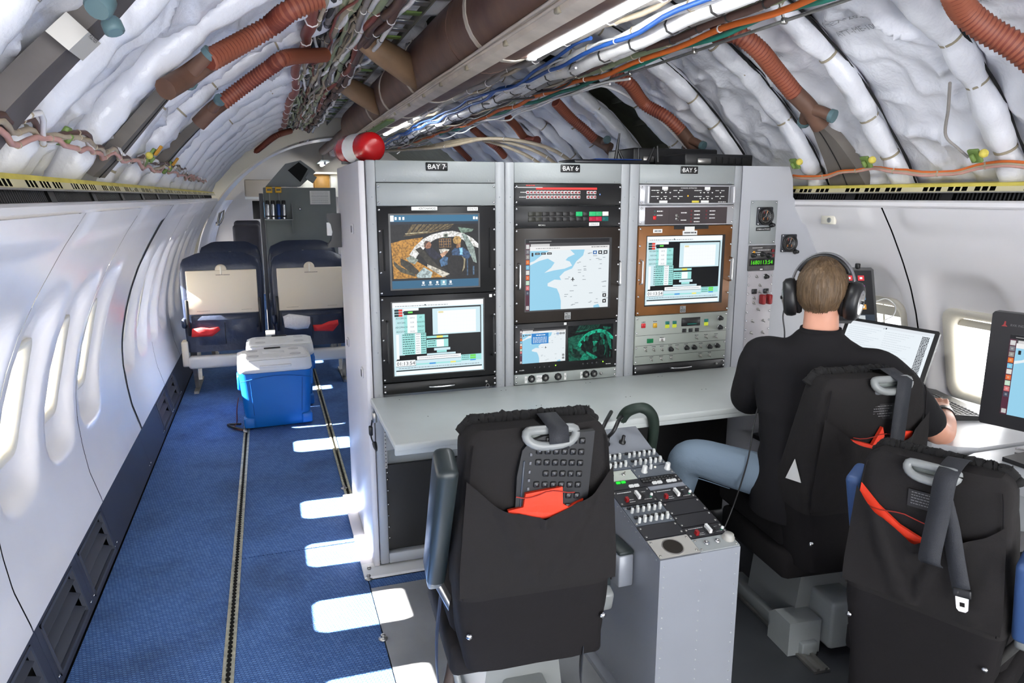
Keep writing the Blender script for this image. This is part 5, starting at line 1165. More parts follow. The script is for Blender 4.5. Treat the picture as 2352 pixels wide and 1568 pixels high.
# cup holder plate with a real well
o = MB(); n = 24; hole = [(.24 + .122 * math.cos(2 * PI * i / n), .078 + .060 * math.sin(2 * PI * i / n)) for i in range(n)]
def sq(i): a = 2 * PI * i / n; c_, s_ = math.cos(a), math.sin(a); k = 1 / max(abs(c_), abs(s_)); return (.25 + .25 * c_ * k, .077 + .073 * s_ * k)
vs = [CT(u, s, .004) for u, s in hole] + [CT(*sq(i), .004) for i in range(n)] + [CT(u, s, -.003) for u, s in hole]
o.add(vs, [(i, (i + 1) % n, n + (i + 1) % n, n + i) for i in range(n)] + [(i, 2 * n + i, 2 * n + (i + 1) % n, (i + 1) % n) for i in range(n)]); cupp = o.build('cup_holder', STL, ped)
o = MB(); vs = [CT(u, s, .0045) for u, s in hole] + [CT(.24 + (u - .24) * .9, .078 + (s - .078) * .9, .0046) for u, s in hole]
o.add(vs, [(i, (i + 1) % n, n + (i + 1) % n, n + i) for i in range(n)]); o.build('well_rim', STEEL, cupp)
o = MB(); o.add([CT(.24 + (u - .24) * .9, .078 + (s - .078) * .9, .0044) for u, s in hole], [tuple(range(n))]); o.build('well_floor', mat('dark_steel', (70, 66, 60), .3, metal=.8), cupp)
cscrew(cupp, 0, .5, .005, .15)
jp = cplate('jack_plate', .5, 1, .005, .105, GREY); cscrew(jp, .5, 1, .0, .11)
for u, s in ((.64, .06), (.78, .06)): MB().lathe([(.008, 0), (.008, .004), (.004, .005), (.004, .001)], CT(u, s, .004), AXC, 10).build('jack_socket', CHROME, jp)
MB().lathe([(.018, 0), (.018, .006), (.014, .012), (.014, .015), (0, .015)], CT(.93, .068, .004), AXC, 14).build('capped_port', STL, jp)
for nm, u0, u1, s0, s1, m in (('blank_plate', 0, .5, .16, .27, AVB), ('blank_plate', .5, 1, .205, .31, AVB), ('blank_plate', .5, 1, .315, .435, AVB)):
    o = cplate(nm, u0, u1, s0, s1, m); cscrew(o, u0, u1, s0, s1)
def comm(u0, u1, s0, s1):
    o = cplate('comm_panel', u0, u1, s0, s1, AVB); cscrew(o, u0, u1, s0, s1); f = lambda u, v: (u0 + (u1 - u0) * u, s1 - (s1 - s0) * v)
    MB().obox(CT(*f(.55, .55), .012), (.008, .030, .012), CTM).build('selector_handle', WHITE, o)
    MB().lathe([(.018, 0), (.018, .003), (.012, .005), (0, .005)], CT(*f(.62, .50), .004), AXC, 16).build('selector_base', BLK2, o)
    MB().obox(CT(*f(.22, .72), .010), (.009, .012, .014), CTM).build('red_guard', mat('red_guard', (140, 26, 30), .4), o)
    MB().lathe([(.005, 0), (.004, .006), (0, .007)], CT(*f(.93, .55), .004), AXC, 8).build('white_push', WHITE, o)
    a = cart(u0, u1, s0, s1); scribble(a, .12, .5, .16, .05, PAPER, 1, 4, 8); scribble(a, .28, .42, .66, .03, PAPER, 1, 5, 3); scribble(a, .28, .42, .8, .03, PAPER, 1, 6, 3); scribble(a, .68, .88, .75, .03, PAPER, 1, 7, 4); scribble(a, .66, .84, .28, .03, PAPER, 1, 8, 4)
    a.rect(.86, .62, .90, .7, EM((30, 150, 110), .8), 1); a.build('panel_print', o); return o
comm(.5, 1, .112, .20); comm(0, .5, .455, .60); comm(.5, 1, .44, .56)
def audio(u0, u1, s0, s1, rows):
    o = cplate('audio_panel', u0, u1, s0, s1, AVG); cscrew(o, u0, u1, s0, s1); nrow = 2 * rows
    for r in range(rows):
        for i in range(6):
            u = u0 + (u1 - u0) * (.14 + .145 * i); s = s1 - (s1 - s0) * ((r + .25) / rows)
            put(CKEY, 'key', o, CT(u, s, .004)); put(CKNOB_S, 'volume_knob', o, CT(u, s - (s1 - s0) * .42 / rows, .004))
            put(CKNOB_S, 'volume_knob', o, CT(u + .01, s - (s1 - s0) * .25 / rows, .004)) if rows == 2 and i % 2 else None
    return o
audio(0, .5, .275, .45, 2); audio(0, .5, .80, .97, 2); audio(.5, 1, .80, .97, 2)
o = cplate('key_panel', 0, 1, .605, .685, AVB); cscrew(o, 0, 1, .605, .685)
for u in (.30, .37, .62, .69, .82, .89): MB().obox(CT(u, .62, .006), (.0145, .010, .006), CTM).build('white_key', EM((235, 238, 240), .8), o)
for u in (.17, .24): MB().obox(CT(u, .668, .006), (.013, .008, .004), CTM).build('green_light', EM((40, 230, 60), 1.2), o)
for i in range(10):
    for s in (.645, .665): put(CKEY, 'key', o, CT(.50 + .045 * i, s, .004))
o = cplate('pale_plate', 0, .46, .69, .79, mat('pale_green_plate', (178, 184, 174), .5)); put(KNOB, 'knob', o, CT(.14, .75, .004), (math.radians(-77), 0, 0)); put(TOGGLE, 'toggle_switch', o, CT(.32, .745, .004), (math.radians(-77), 0, 0))
o = cplate('dial_panel', .47, 1, .69, .79, AVG); cscrew(o, .47, 1, .69, .79)
for u in (.61, .94): put(CKNOB, 'dial_knob', o, CT(u, .745, .004))
put(CKNOB_S, 'small_knob', o, CT(.73, .77, .004)); MB().lathe([(.004, 0), (.003, .004), (0, .005)], CT(.80, .775, .004), AXC, 8).build('indicator', EM((240, 240, 230), 1), o)
# rivets on the front face and left side
for x in (.968, 1.084, 1.200):
    for i in range(17): put(RIVET, 'rivet', ped, (x, ya, .53 - i * .031))
RIVL = mesh_proto(MB().lathe([(.0028, 0), (.002, .001), (0, .0014)], (0, 0, 0), (-1, 0, 0), 6), GREY2)
for i in range(22): y = ya + .02 + i * .0235; put(RIVL, 'rivet', ped, (xa, y, za + .12 * (y - ya) / .51 - .012))
for i in range(18): put(RIVL, 'rivet', ped, (xa, 1.6 + i * .035, .035))
# rear slope: hose, jacks and cables
hs = MB(); hp_ = spline([(1.16, 2.22, .71), (1.17, 2.17, .775), (1.22, 2.14, .79), (1.27, 2.16, .73), (1.285, 2.2, .6), (1.28, 2.24, .42)], 40); hs.tube(hp_, [.020 if i % 2 else .0165 for i in range(len(hp_))], 10); hs.build('green_hose', mat('hose_green_black', (38, 52, 44), .6), ped)
for dx, q in ((0, 0), (.05, .02)):
    MB().tube(spline([(1.02 + dx, 2.13, .70), (1.03 + dx, 2.10, .735), (1.06 + dx, 2.12, .765), (1.12 + dx, 2.2, .77 - q)], 6), .007, 7).build('jack_cable', BLK2, ped)
for dx in (0, .06, .12): MB().lathe([(.012, 0), (.012, .006), (.006, .008), (.006, .03), (0, .03)], (1.0 + dx, 2.11, .685), (0, -.35, .93), 10).build('jack_plug', BLK2, ped)
# side box behind the chair's armrest
MB().rbox(.905, .953, 1.70, 1.86, .40, .50, .004, 1).build('side_box', CONS, ped); MB().rbox(.905, .953, 1.70, 1.86, .50, .512, .003, 1).build('side_box_lid', mat('dark_green_pad', (36, 44, 44), .5), ped)
# ================================================================== operator chairs
def chair(label, loc, rz, arms, handle_x=0.0, seed=1, strap=None, label_patch=True, thick=.0, low=.33):
    t = thing('operator_chair', label, 'chair', loc, rz, 'black operator chairs', local=True)
    nz = lambda a, b, c, s=1.0: noise.noise(Vector((a * s + seed * 7.3, b * s, c * s)))
    def hw(z):
        k = [(.10, .180), (.32, .185), (.40, .198), (.52, .208), (.62, .208), (.75, .198), (.88, .188), (.935, .182), (.962, .172), (.975, .150)]
        for (a, b), (c, d) in zip(k, k[1:]):
            if z <= c: return b + (d - b) * (z - a) / (c - a)
        return k[-1][1]
    yr = lambda z: -.055 - .03 * (z - .36)                      # rear surface
    yf = lambda z: .05 + (.11 + thick) * (.975 - z)               # front surface
    def shell(z0, z1, grow, n=44, k=30, wr=.004):
        b = MB(); rows = []
        for i in range(k + 1):
            z = z0 + (z1 - z0) * i / k; W = hw(z) + grow; a0, a1 = yr(z) - grow, yf(z) + grow
            if z > .94: sh = (z - .94) / .035 * .018; a0 += sh; a1 -= sh
            for j in range(n):
                a = 2 * PI * j / n; c, s = math.cos(a), math.sin(a); e = .34
                x = W * math.copysign(abs(c) ** e, c); y = (a0 + a1) / 2 + (a1 - a0) / 2 * math.copysign(abs(s) ** e, s)
                w_ = wr * nz(x * 3, z * 9, y * 3) + wr * .6 * nz(x * 14, z * 7 + x * 9, y * 8)
                rows.append((x + math.copysign(w_, x), y - w_ * (1 if s < 0 else -1) * 1.5, z + .004 * nz(x * 8, y * 8, i * .3)))
        b.add(rows, [(i * n + j, i * n + (j + 1) % n, (i + 1) * n + (j + 1) % n, (i + 1) * n + j) for i in range(k) for j in range(n)], 0, True)
        b.add(rows[-n:], [tuple(range(n))], 0, True); b.add(rows[:n], [tuple(range(n - 1, -1, -1))], 0); return b
    shell(low, .60, -.004, wr=.004).build('lower_cover', FAB, t)
    bk = shell(.535, .975, .0, k=44, wr=.006).build('back_cover', FABC, t)
    # piping seams down both rear edges
    for s in (-1, 1):
        MB().tube([(s * (hw(z) - .012), yr(z) - .001 + .006 * (z > .94), z) for z in [.545 + i * .02 for i in range(21)]], .0022, 5).build('seam', FAB, bk)
    # pocket with sagging mouth and folds
    def top(u): return .758 + .105 * abs(u) ** 1.8 + .012 * nz(u * 3, 1, 1)
    def pk(u, v):
        uu = 2 * u - 1; z = .555 + (top(uu) - .555) * v; W = hw(z) * .985
        fold = .015 * math.sin(uu * 9 + v * 5.0 * (1 if uu < 0 else -1) + seed) * (.25 + .75 * v) * (1 - abs(uu) ** 3) + .004 * nz(uu * 5, v * 6, 4)
        return (uu * W, yr(z) - .006 - .020 * v * (1 - abs(uu) ** 2.5) - max(0, fold) - .002, z)
    b = MB(); b.grid(pk, 44, 22); b.grid(lambda u, v: (Vector(pk(u, 1)) + Vector((0, .004 * v, -.03 * v))), 44, 1); b.build('pocket', FABC, bk)
    # fleece showing over the top edge
    b = MB(); pts = []; rr = []
    for i in range(121):
        u = -1 + 2 * i / 120; pts.append((u * .178, .030 + .004 * nz(u * 9, 0, 2), .972 - .03 * max(0, abs(u) - .85) / .15 + .007 * nz(u * 22, 3, 1))); rr.append(.020 + .006 * nz(u * 40, 5, 5))
    b.tube(pts, rr, 10)
    r_ = random.Random(seed)
    for i in range(900):
        u = r_.uniform(-.9, .9); a = r_.uniform(-.6, 2.2); p = Vector((u * .178, .030, .972)) ; d = Vector((r_.uniform(-.4, .4), -math.cos(a) * .7, math.sin(a) + .2)).normalized()
        q = p + d * .016; e = d.orthogonal().normalized() * .0035; b.add([q - e, q + e, q + d * r_.uniform(.002, .007)], [(0, 1, 2)])
    b.build('fleece_trim', mat('black_fleece', (20, 19, 20), .95), t)
    # grey plastic belt guide on the top rear edge
    g = MB(); hx = handle_x; loop = []
    for i in range(25):
        a = 2 * PI * i / 24; c, s = math.cos(a), math.sin(a)
        loop.append((hx + .062 * math.copysign(abs(c) ** .7, c), yr(.95) - .012 + .010 * s - .0, .955 + .017 * math.copysign(abs(s) ** .7, s) + .010 * (c * c)))
    g.tube(loop, .0115, 10, caps=False); g.rbox(hx - .05, hx + .05, yr(.95) - .012, yr(.95) + .02, .925, .95, .010, 3); gd = g.build('belt_guide', PLGREY, t); MB().rbox(hx - .056, hx + .056, yr(.95) - .004, yr(.95) + .012, .945, .975, .008, 2).build('guide_recess', mat('guide_shade_grey', (120, 126, 124), .35), gd)  # darker recess plate: shading inside the guide put into its colour
    if label_patch:
        a = Art(lambda u, v, l: Vector((hx - .055 + u * .085, yr(.88) - .004 - l * .0003, .895 - v * .05))); a.rect(0, 0, 1, 1, mat('patch_black', (28, 27, 28), .6), 0); GT = mat('patch_text', (120, 118, 120), .6)
        for i in range(5): scribble(a, .1, .9 - .1 * (i % 3), .12 + i * .16, .05, GT, 1, i + seed, 6)
        a.build('care_label', bk)
    # seat and frame
    b = MB(); b.rbox(-.205, .205, .06, .50, .36, .47, .035, 4); b.build('seat_cushion', FAB, t)
    b = MB(); b.rbox(-.215, .215, .02, .44, .27, .365, .02, 2); b.build('seat_pan_cover', FAB, t)
    b = MB(); b.prism([(-.13, .02), (.13, .02), (.10, .28), (-.10, .28)], lambda x, z, d: (x, d, z), .08, .36); b.build('pedestal_base', PLGREY, t)
    b = MB(); b.rbox(-.15, -.09, -.02, .46, .003, .055, .006, 2); b.build('base_foot', GREY, t); b = MB(); b.rbox(.09, .15, -.02, .46, .003, .055, .006, 2); b.build('base_foot', GREY, t)
    b = MB(); b.rbox(-.06, .06, -.035, .14, .03, .20, .012, 2); b.build('front_housing', GREY, t)
    STUD = mesh_proto(MB().lathe([(.0085, 0), (.008, .003), (.004, .0055), (0, .006)], (0, 0, 0), AX, 12), CHROME)
    for s, z in ((-1, .44), (1, .44)): put(STUD, 'stud', t, (s * (hw(z) - .022), yr(z) + .002, z))
    # armrests: (x, y0, z0) pivot end, (y1, z1) far end
    for s, p0, p1, m in arms:
        a, c = Vector(p0), Vector(p1); d = (c - a).normalized(); sx = Vector((1, 0, 0)); up = sx.cross(d).normalized(); M = Matrix((sx, d, up)).transposed(); L_ = (c - a).length
        ar = MB().rbox(-.026, .026, -L_ / 2 + .03, L_ / 2, -.046, .046, .018, 4, 0, M, (a + c) / 2).build('armrest', m, t)
        MB().rbox(-.020, .020, -L_ / 2 - .005, -L_ / 2 + .04, -.032, .032, .010, 2, 0, M, (a + c) / 2).build('armrest_end', PLGREY, ar)
        MB().tube([a + d * .05 + sx * -s * .0265, c - d * .03 + sx * -s * .0265], .0012, 5).build('armrest_stitching', mat('stitch_grey', (70, 78, 78), .6), ar)
        MB().cyl(a + d * .02, Vector((s * .16, .08, .36)), .013, n=10).build('armrest_arm', STEEL, t)
    return t, yr
def ribbon(pts, w_, wdir, th=.0022):
    b = MB(); vs = []; W = Vector(wdir).normalized() * w_ / 2; P_ = [Vector(p) for p in pts]
    for i, p in enumerate(P_):
        d = (P_[min(i + 1, len(P_) - 1)] - P_[max(0, i - 1)]).normalized(); n = d.cross(W).normalized() * th / 2
        vs += [p - W - n, p + W - n, p + W + n, p - W + n]
    k = len(P_)
    b.add(vs, [(i * 4 + j, i * 4 + (j + 1) % 4, i * 4 + 4 + (j + 1) % 4, i * 4 + 4 + j) for i in range(k - 1) for j in range(4)] + [(3, 2, 1, 0), (k * 4 - 4, k * 4 - 3, k * 4 - 2, k * 4 - 1)], 0, True); return b
def buckle(par, c, d, w_dir):
    d = Vector(d).normalized(); w_ = Vector(w_dir).normalized(); n = d.cross(w_).normalized(); M = Matrix((w_, d, n)).transposed(); c = Vector(c)
    MB().rbox(-.022, .022, -.012, .012, -.005, .005, .004, 2, 0, M, c).build('buckle_cover', BLK2, par)
    b = MB(); o = [(-.016, .008), (.016, .008), (.014, .045), (.008, .052), (-.008, .052), (-.014, .045)]; hole = [(-.006, .026), (.006, .026), (.006, .038), (-.006, .038)]
    pr = lambda a, e, h: c + w_ * a + d * e + n * h
    for h in (-.0015, .0015):
        b.add([pr(*p, h) for p in o] + [pr(*p, h) for p in hole], [(0, 1, 7, 6), (1, 2, 8, 7), (2, 3, 8), (3, 4, 9, 8), (4, 5, 9), (5, 0, 6, 9)])
    b.add([pr(*p, -.0015) for p in o] + [pr(*p, .0015) for p in o], [(i, (i + 1) % 6, 6 + (i + 1) % 6, 6 + i) for i in range(6)]); b.build('buckle_tongue', CHROME, par)
DKARM = mat('dark_green_armrest', (38, 46, 48), .4, var=.08)
# chair in front of the racks
C1, yr1 = chair('black fabric chair in front of the BAY 7 worktop with keyboard in its pocket', (.598, 1.60, 0), -.06, [(-1, (-.238, .14, .50), (-.238, -.10, .93), DKARM), (1, (.24, .06, .40), (.24, .30, .47), DKARM)], .02, 1, None, False)
ribbon([(.035, yr1(.93) - .030, .93), (.035, yr1(.95) - .030, .955), (.035, yr1(.95) - .022, .982), (.035, .0, .99), (.035, .03, .975)], .05, (1, 0, 0)).build('shoulder_belt', BELT, C1)
b = ribbon(spline([(.13, -.04, .36), (.12, -.06, .25), (.14, -.10, .16), (.20, -.12, .12), (.27, -.06, .13), (.34, .0, .14)], 6), .035, (.2, 1, .3)); b.build('loose_belt', BELT, C1)
b = ribbon(spline([(-.215, .16, .44), (-.235, .12, .34), (-.24, .10, .26), (-.235, .09, .18)], 6), .035, (0, 1, 0)); b.build('lap_belt', mat('belt_navy', (32, 42, 66), .7), C1); MB().rbox(-.252, -.232, .06, .12, .10, .17, .006, 2).build('lap_buckle', STEEL, C1)
MB().tube(spline([(-.19, .1, .27), (-.22, .06, .16), (-.2, .02, .08), (-.17, .04, .03)], 6), .02, 10).build('belt_reel', mat('brown_reel', (66, 54, 48), .6), C1)
MB().rbox(.20, .235, -.05, -.02, .06, .09, .004, 1).build('green_clip', GREEN, C1)
MB().tube([(-.20, .08, .30), (-.17, .02, .12), (-.16, .0, .04)], [.010, .010, .013], 8).build('strut', PLGREY, C1)
# chair under the person
C2, yr2 = chair('black fabric chair with the seated person, red pouch in its pocket', (1.757, 1.715, 0), -.10, [(1, (.238, .10, .48), (.238, .36, .52), DKARM)], .03, 2, None, True, .16)
ribbon([(.055, .02, .98), (.055, -.03, .995), (.055, yr2(.95) - .036, .975), (.055, yr2(.9) - .034, .90), (.05, yr2(.8) - .04, .80), (.045, yr2(.7) - .045, .70)], .052, (1, 0, 0)).build('shoulder_belt', BELT, C2)
b = MB(); b.add([(-.209, .06, .62), (-.209, .02, .70), (-.209, -.02, .635), (-.2105, .06, .62), (-.2105, .02, .70), (-.2105, -.02, .635)], [(0, 1, 2), (5, 4, 3)]); b.build('white_tag', PAPER, C2)
fp = MB(); fp.prism([(-.06, 0.004), (.06, .004), (.06, .10), (.03, .125), (-.06, .125)], lambda y, z, d: (d, y, z), -.06, .06); o = fp.build('track_foot', GREY, C2); o.location = (-.13, .06, 0)
b = MB(); b.box(-.16, -.10, -.10, .5, .003, .012); b.box(-.15, -.14, -.10, .5, .012, .02); b.box(-.12, -.11, -.10, .5, .012, .02); b.build('floor_rail', STEEL, C2)
# chair at the right edge
C3, yr3 = chair('empty black fabric chair at the lower right with blue armrests', (1.56, 1.257, 0), math.radians(-66), [(-1, (-.214, .12, .56), (-.214, .0, .88), BLUEARM), (1, (.245, .02, .52), (.245, -.07, .80), BLUEARM)], .005, 3, None, True, .0, .13)
C3.scale = (.9, .9, .9)
ribbon(spline([(.045, .03, .975), (.045, -.02, .992), (.045, yr3(.95) - .034, .965), (.04, yr3(.85) - .042, .86), (.035, yr3(.75) - .06, .74), (.04, yr3(.72) - .05, .715)], 5), .054, (1, 0, .05)).build('shoulder_belt', BELT, C3)
ribbon(spline([(.04, yr3(.9) - .034, .92), (.07, yr3(.82) - .036, .83), (.095, yr3(.74) - .048, .745), (.115, yr3(.68) - .052, .675)], 5), .044, (.92, 0, .3)).build('belt_tail', BELT, C3)
buckle(C3, (.118, yr3(.66) - .052, .665), (.12, 0, -1), (1, 0, .12))

# ---- red pouches and keyboard kept in the pockets
def pouch(label, ch, yr, x0, x1, z0, z1, pts, off=.0):
    M = Matrix.Translation(ch.location) @ Matrix.Rotation(ch.rotation_euler.z, 4, 'Z') @ Matrix.Scale(ch.scale.x, 4)
    b = MB(); f = lambda x, z, d: M @ Vector((x, yr(z) - .001 - off - (.010 + d) * max(.05, 1 - (x / .2) ** 2) - .004 * max(0, 1 - (x / .17) ** 2) * noise.noise(Vector((x * 40, z * 40, 1))), z))
    b.prism(pts, f, 0, .012)
    o = b.build('life_vest_pouch', REDV, None, org=M @ Vector(((x0 + x1) / 2, yr(z0), z0))); tag(o, label, 'pouch', 'red pouches in chair pockets')
    b = MB(); b.tube([f(x0 + .01 + (x1 - x0 - .02) * i / 8, z1 - .012 - .006 * math.sin(i), .0135) for i in range(9)], .0015, 5); b.build('fold_seam', mat('dark_red_seam', (150, 34, 20), .7), o)
pouch('orange red pouch peeking from the pocket of the keyboard chair', C1, yr1, -.08, .09, .74, .83, [(-.085, .75), (.10, .75), (.105, .79), (.065, .775), (.05, .785), (.048, .83), (-.045, .822), (-.05, .787), (-.088, .782)], .003)
pouch('orange red pouch in the pocket of the chair under the person', C2, yr2, -.1, .1, .72, .81, [(-.10, .72), (.12, .72), (.13, .80), (.09, .805), (.07, .765), (.03, .765), (.01, .825), (-.02, .77), (-.09, .79)])
pouch('orange red pouch in the pocket of the empty chair', C3, yr3, -.17, .03, .70, .83, [(-.19, .72), (.03, .70), (.035, .762), (.0, .765), (-.06, .785), (-.12, .825), (-.175, .875)])
kb = thing('keyboard', 'black keyboard stuffed upright in the pocket of the front chair', 'keyboard', (.60, 1.545, .70), -.06, None, True)
kb.rotation_euler = (math.radians(2.2), math.radians(4), -.06); kb.location = (.603, 1.527, .66)
o_ = [(-.085, .085), (.10, .085), (.10, .312), (-.03, .300), (-.062, .288), (-.080, .265), (-.088, .20)]
b = MB(); b.prism(o_, lambda x, z, d: (x, d, z), -.004, .012); kbd_ = b.build('case', mat('keyboard_navy_black', (15, 17, 22), .5), kb)
KEY = mesh_proto(MB().rbox(-.0075, .0075, -.0045, 0, -.0075, .0075, .0018, 1), BLK2); KEYL = mesh_proto(MB().rbox(-.0075, .0075, -.0045, 0, -.017, .017, .0018, 1), BLK2)
KM = mat('key_print', (104, 106, 112), .6)
LEGEND = mesh_proto(MB().box(-.0012, .0018, -.0052, -.0046, -.001, .0025), KM)
for r in range(7):
    for c in range(6):
        if (r, c) in ((3, 0),) or .292 - r * .0285 < .10: continue
        x = -.038 + c * .0215 + .0; z = .292 - r * .0285 - .001 * c
        if r == 0 and c == 0: z -= .01
        k_ = put(KEY, 'key', kbd_, (x, -.004, z)); put(LEGEND, 'key_legend', k_, (x, -.004, z))
for i in range(8): put(mesh_proto(MB().rbox(-.003, .003, -.003, 0, -.004, .004, .001, 1), KM) if i == 0 else bpy.data.objects['media_key'].data, 'media_key', kbd_, (-.058, -.004, .255 - i * .022))
MB().rbox(-.076, -.071, -.007, -.003, .10, .24, .002, 1).build('light_bar', mat('bar_slate', (60, 68, 80), .3), kbd_)
# ================================================================== right-hand desks and what is on them
DA = thing('side_desk', 'white side desk under the right windows holding the open laptop', 'desk', (2.35, 2.1, .715))
def deskpoly(pts, z0, z1, m, name, par):
    b = MB(); n = len(pts); b.prism(pts, lambda x, y, d: (x, y, d), z0, z1); return b.build(name, m, par)
DW = mat('side_desk_white', (188, 190, 194), .32, var=.03)
deskpoly([(2.62, 2.74), (2.045, 2.74), (2.045, 1.78), (2.06, 1.70), (2.10, 1.64), (2.16, 1.612), (2.62, 1.60)], .690, .716, DW, 'top', DA)
deskpoly([(2.06, 1.78), (2.075, 1.71), (2.11, 1.655), (2.165, 1.628), (2.165, 1.632), (2.11, 1.66), (2.08, 1.712), (2.065, 1.78)], .60, .69, GREY2, 'apron', DA)
b = MB(); b.prism([(2.10, .69), (2.62, .69), (2.62, .40), (2.22, .52)], lambda x, z, d: (x, d, z), 1.66, 1.67); b.build('bracket', GREY2, DA)
for x in (2.16, 2.2): put(SCREW, 'screw', DA, (x, 1.66, .655))
b = MB(); b.box(2.12, 2.6, 1.70, 2.70, .40, .42); b.build('lower_shelf', BLK2, DA)
DB = thing('side_desk', 'nearer white side desk at the right edge under the black monitor', 'desk', (2.3, 1.1, .71))
deskpoly([(2.60, 1.596), (2.12, 1.596), (2.05, 1.575), (2.015, 1.53), (2.0, 1.46), (1.99, .2), (2.60, .2)], .680, .708, DW, 'top', DB)
b = MB(); b.prism([(2.06, .68), (2.62, .68), (2.62, .36), (2.10, .50)], lambda x, z, d: (x, d, z), 1.50, 1.51); b.build('bracket', GREY2, DB)
b = MB(); b.box(2.06, 2.6, .3, 1.48, .38, .40); b.build('lower_shelf', BLK2, DB)
# ---- laptop
def obl(o, ex, ey): return lambda u, v, l, n: o + ex * u + ey * v + n * l
lp = thing('laptop', 'open dark laptop with bright white page in front of the person', 'laptop', (2.25, 2.2, .716))
BR, BL, TR, TL = V(2.335, 2.015, .735), V(2.263, 2.425, .735), V(2.485, 2.072, 1.0), V(2.413, 2.482, 1.0)
ex, ey = BR - BL, TL - BL; n_ = ex.cross(ey).normalized(); n_ = n_ if n_.x < 0 else -n_
def lidp(u, v, d=0.0): return BL + ex * u + ey * v + n_ * d
b = MB(); b.prism([(0, .03), (.02, 0), (.98, 0), (1, .03), (1, .97), (.98, 1), (.02, 1), (0, .97)], lambda a, c, d: lidp(a, c, d), -.010, 0); lid = b.build('lid', BLK2, lp)
a = Art(lambda u, v, l: lidp(.045 + .91 * u, .955 - .90 * v, .0012 + l * .0002)); a.rect(0, 0, 1, 1, EM((232, 240, 246)), 0); a.rect(0, 0, 1, .05, EM((222, 228, 234)), 1)
for i in range(26): scribble(a, .03, .42 - .05 * (i % 4), .09 + i * .034, .006, EM((196, 206, 214)), 1, i, 12)
for i in range(22): scribble(a, .47, .80 - .04 * (i % 5), .09 + i * .036, .006, EM((198, 206, 212)), 1, i + 40, 9)
for i in range(38): scribble(a, .885, .965, .07 + i * .0235, .017, EM((30, 34, 40)), 1, i + 80, 4)
a.rect(.44, .04, .445, .06, EM((60, 60, 70)), 2); a.rect(.46, .03, .475, .055, EM((60, 60, 70)), 2); a.build('screen', lid)
bx0 = BL + V(-.235, -.04, -.012); b = MB(); b.prism([(0, 0), (1, 0), (1, 1), (0, 1)], lambda u, v, d: BL.lerp(BR, u) + V(-.24, -.045, 0) * v + V(0, 0, d), -.018, -.002); base = b.build('base', BLK2, lp)
KL = mesh_proto(MB().rbox(-.0075, .0075, -.0075, .0075, 0, .0025, .001, 1), mat('laptop_key', (30, 31, 34), .5))
for r in range(5):
    for c in range(14): q = BL.lerp(BR, .08 + c * .063) + V(-.24, -.045, 0) * (.12 + .1 * r); put(KL, 'key', base, (q.x, q.y, q.z - .002), (0, 0, .17))
p = BL.lerp(BR, .5) + V(-.24, -.045, 0) * .82; MB().rbox(p.x - .03, p.x + .03, p.y - .045, p.y + .045, p.z - .003, p.z - .0008, .001, 1).build('touchpad', mat('touchpad_grey', (54, 54, 58), .4), base)
# ---- loose keyboard
kd = thing('keyboard', 'long black keyboard lying by the right window beside the laptop', 'keyboard', (2.47, 2.02, .717), 0, None, True); kd.rotation_euler = (0, 0, math.atan2(-.95, -.32) - PI)
b = MB(); b.prism([(-.20, -.075), (.18, -.085), (.205, -.06), (.205, .07), (-.20, .07)], lambda x, y, d: (x, y, d + .008 * (y + .07) / .14 * (d > 0)), .0, .014); kc = b.build('case', BLK2, kd)
for r in range(5):
    for c in range(18): put(KL, 'key', kc, (-.182 + c * .0213, .055 - r * .0205, .0155 + .004 * (1 - r / 4)))
# ---- monitor
mo = thing('desktop_monitor', 'black monitor on the near side desk showing a pale blue map', 'monitor', (2.2, 1.4, .709))
ML = V(2.125, 1.60, .812); hx_ = V(.31, -.951, 0); W_, H_ = .47, .36; nf = V(-.951, -.31, 0)
def mp_(u, v, d=0.0): return ML + hx_ * (W_ * u) + V(0, 0, H_ * v) + nf * d
b = MB(); b.prism([(0, .02), (.012, 0), (.988, 0), (1, .02), (1, .98), (.988, 1), (.012, 1), (0, .98)], lambda a_, c, d: mp_(a_, c, d), -.035, 0); cs = b.build('case', mat('monitor_black', (32, 31, 34), .4), mo)
a = Art(lambda u, v, l: mp_(.12 + .80 * u, .82 - .70 * v, .001 + l * .0002)); map_screen(a); a.build('screen', cs)
a = Art(lambda u, v, l: mp_(.06 + .4 * u, .93 - .05 * v, .0008 + l * .0002)); a.text('BXK INDUSTRIAL VISION', .13, .85, .38, mat('brand_grey', (110, 108, 110), .5), 1, w_=.55); a.poly([(.0, 1), (.09, 1), (.06, .7), (.06, .1), (.04, .1), (.03, .7)], mat('brand_red', (150, 50, 50), .5), 1); a.build('brand_mark', cs)
c = mp_(.5, 0, -.06); MB().rbox(c.x - .03, c.x + .03, c.y - .05, c.y + .05, .715, 1.0, .008, 2).build('neck', BLK2, mo)
b = MB(); b.prism([(-.13, -.10), (.10, -.12), (.12, .02), (.10, .14), (-.13, .12)], lambda x, y, d: V(c.x + x * .9, c.y + y, d), .709, .722); b.build('foot', BLK2, mo)
# ---- headphone plugs
jk = thing('headset_plugs', 'pair of black jack plugs with metal tips on the near desk', 'plug', (2.08, 1.40, .709))
for q in ((2332, 1030), (2330, 1040)):
    p = onz(*q, .716); d = V(.5, -.55, 0).normalized(); MB().tube([p, p + d * .012], .0032, 8).tube([p + d * .012, p + d * .032], .0036, 8).build('plug_tip', CHROME, jk); MB().tube([p + d * .032, p + d * .08], .0065, 8).tube([p + d * .08, p + d * .2, p + d * .35 + V(.03, .0, 0)], .003, 6).build('plug_body', BLK2, jk)
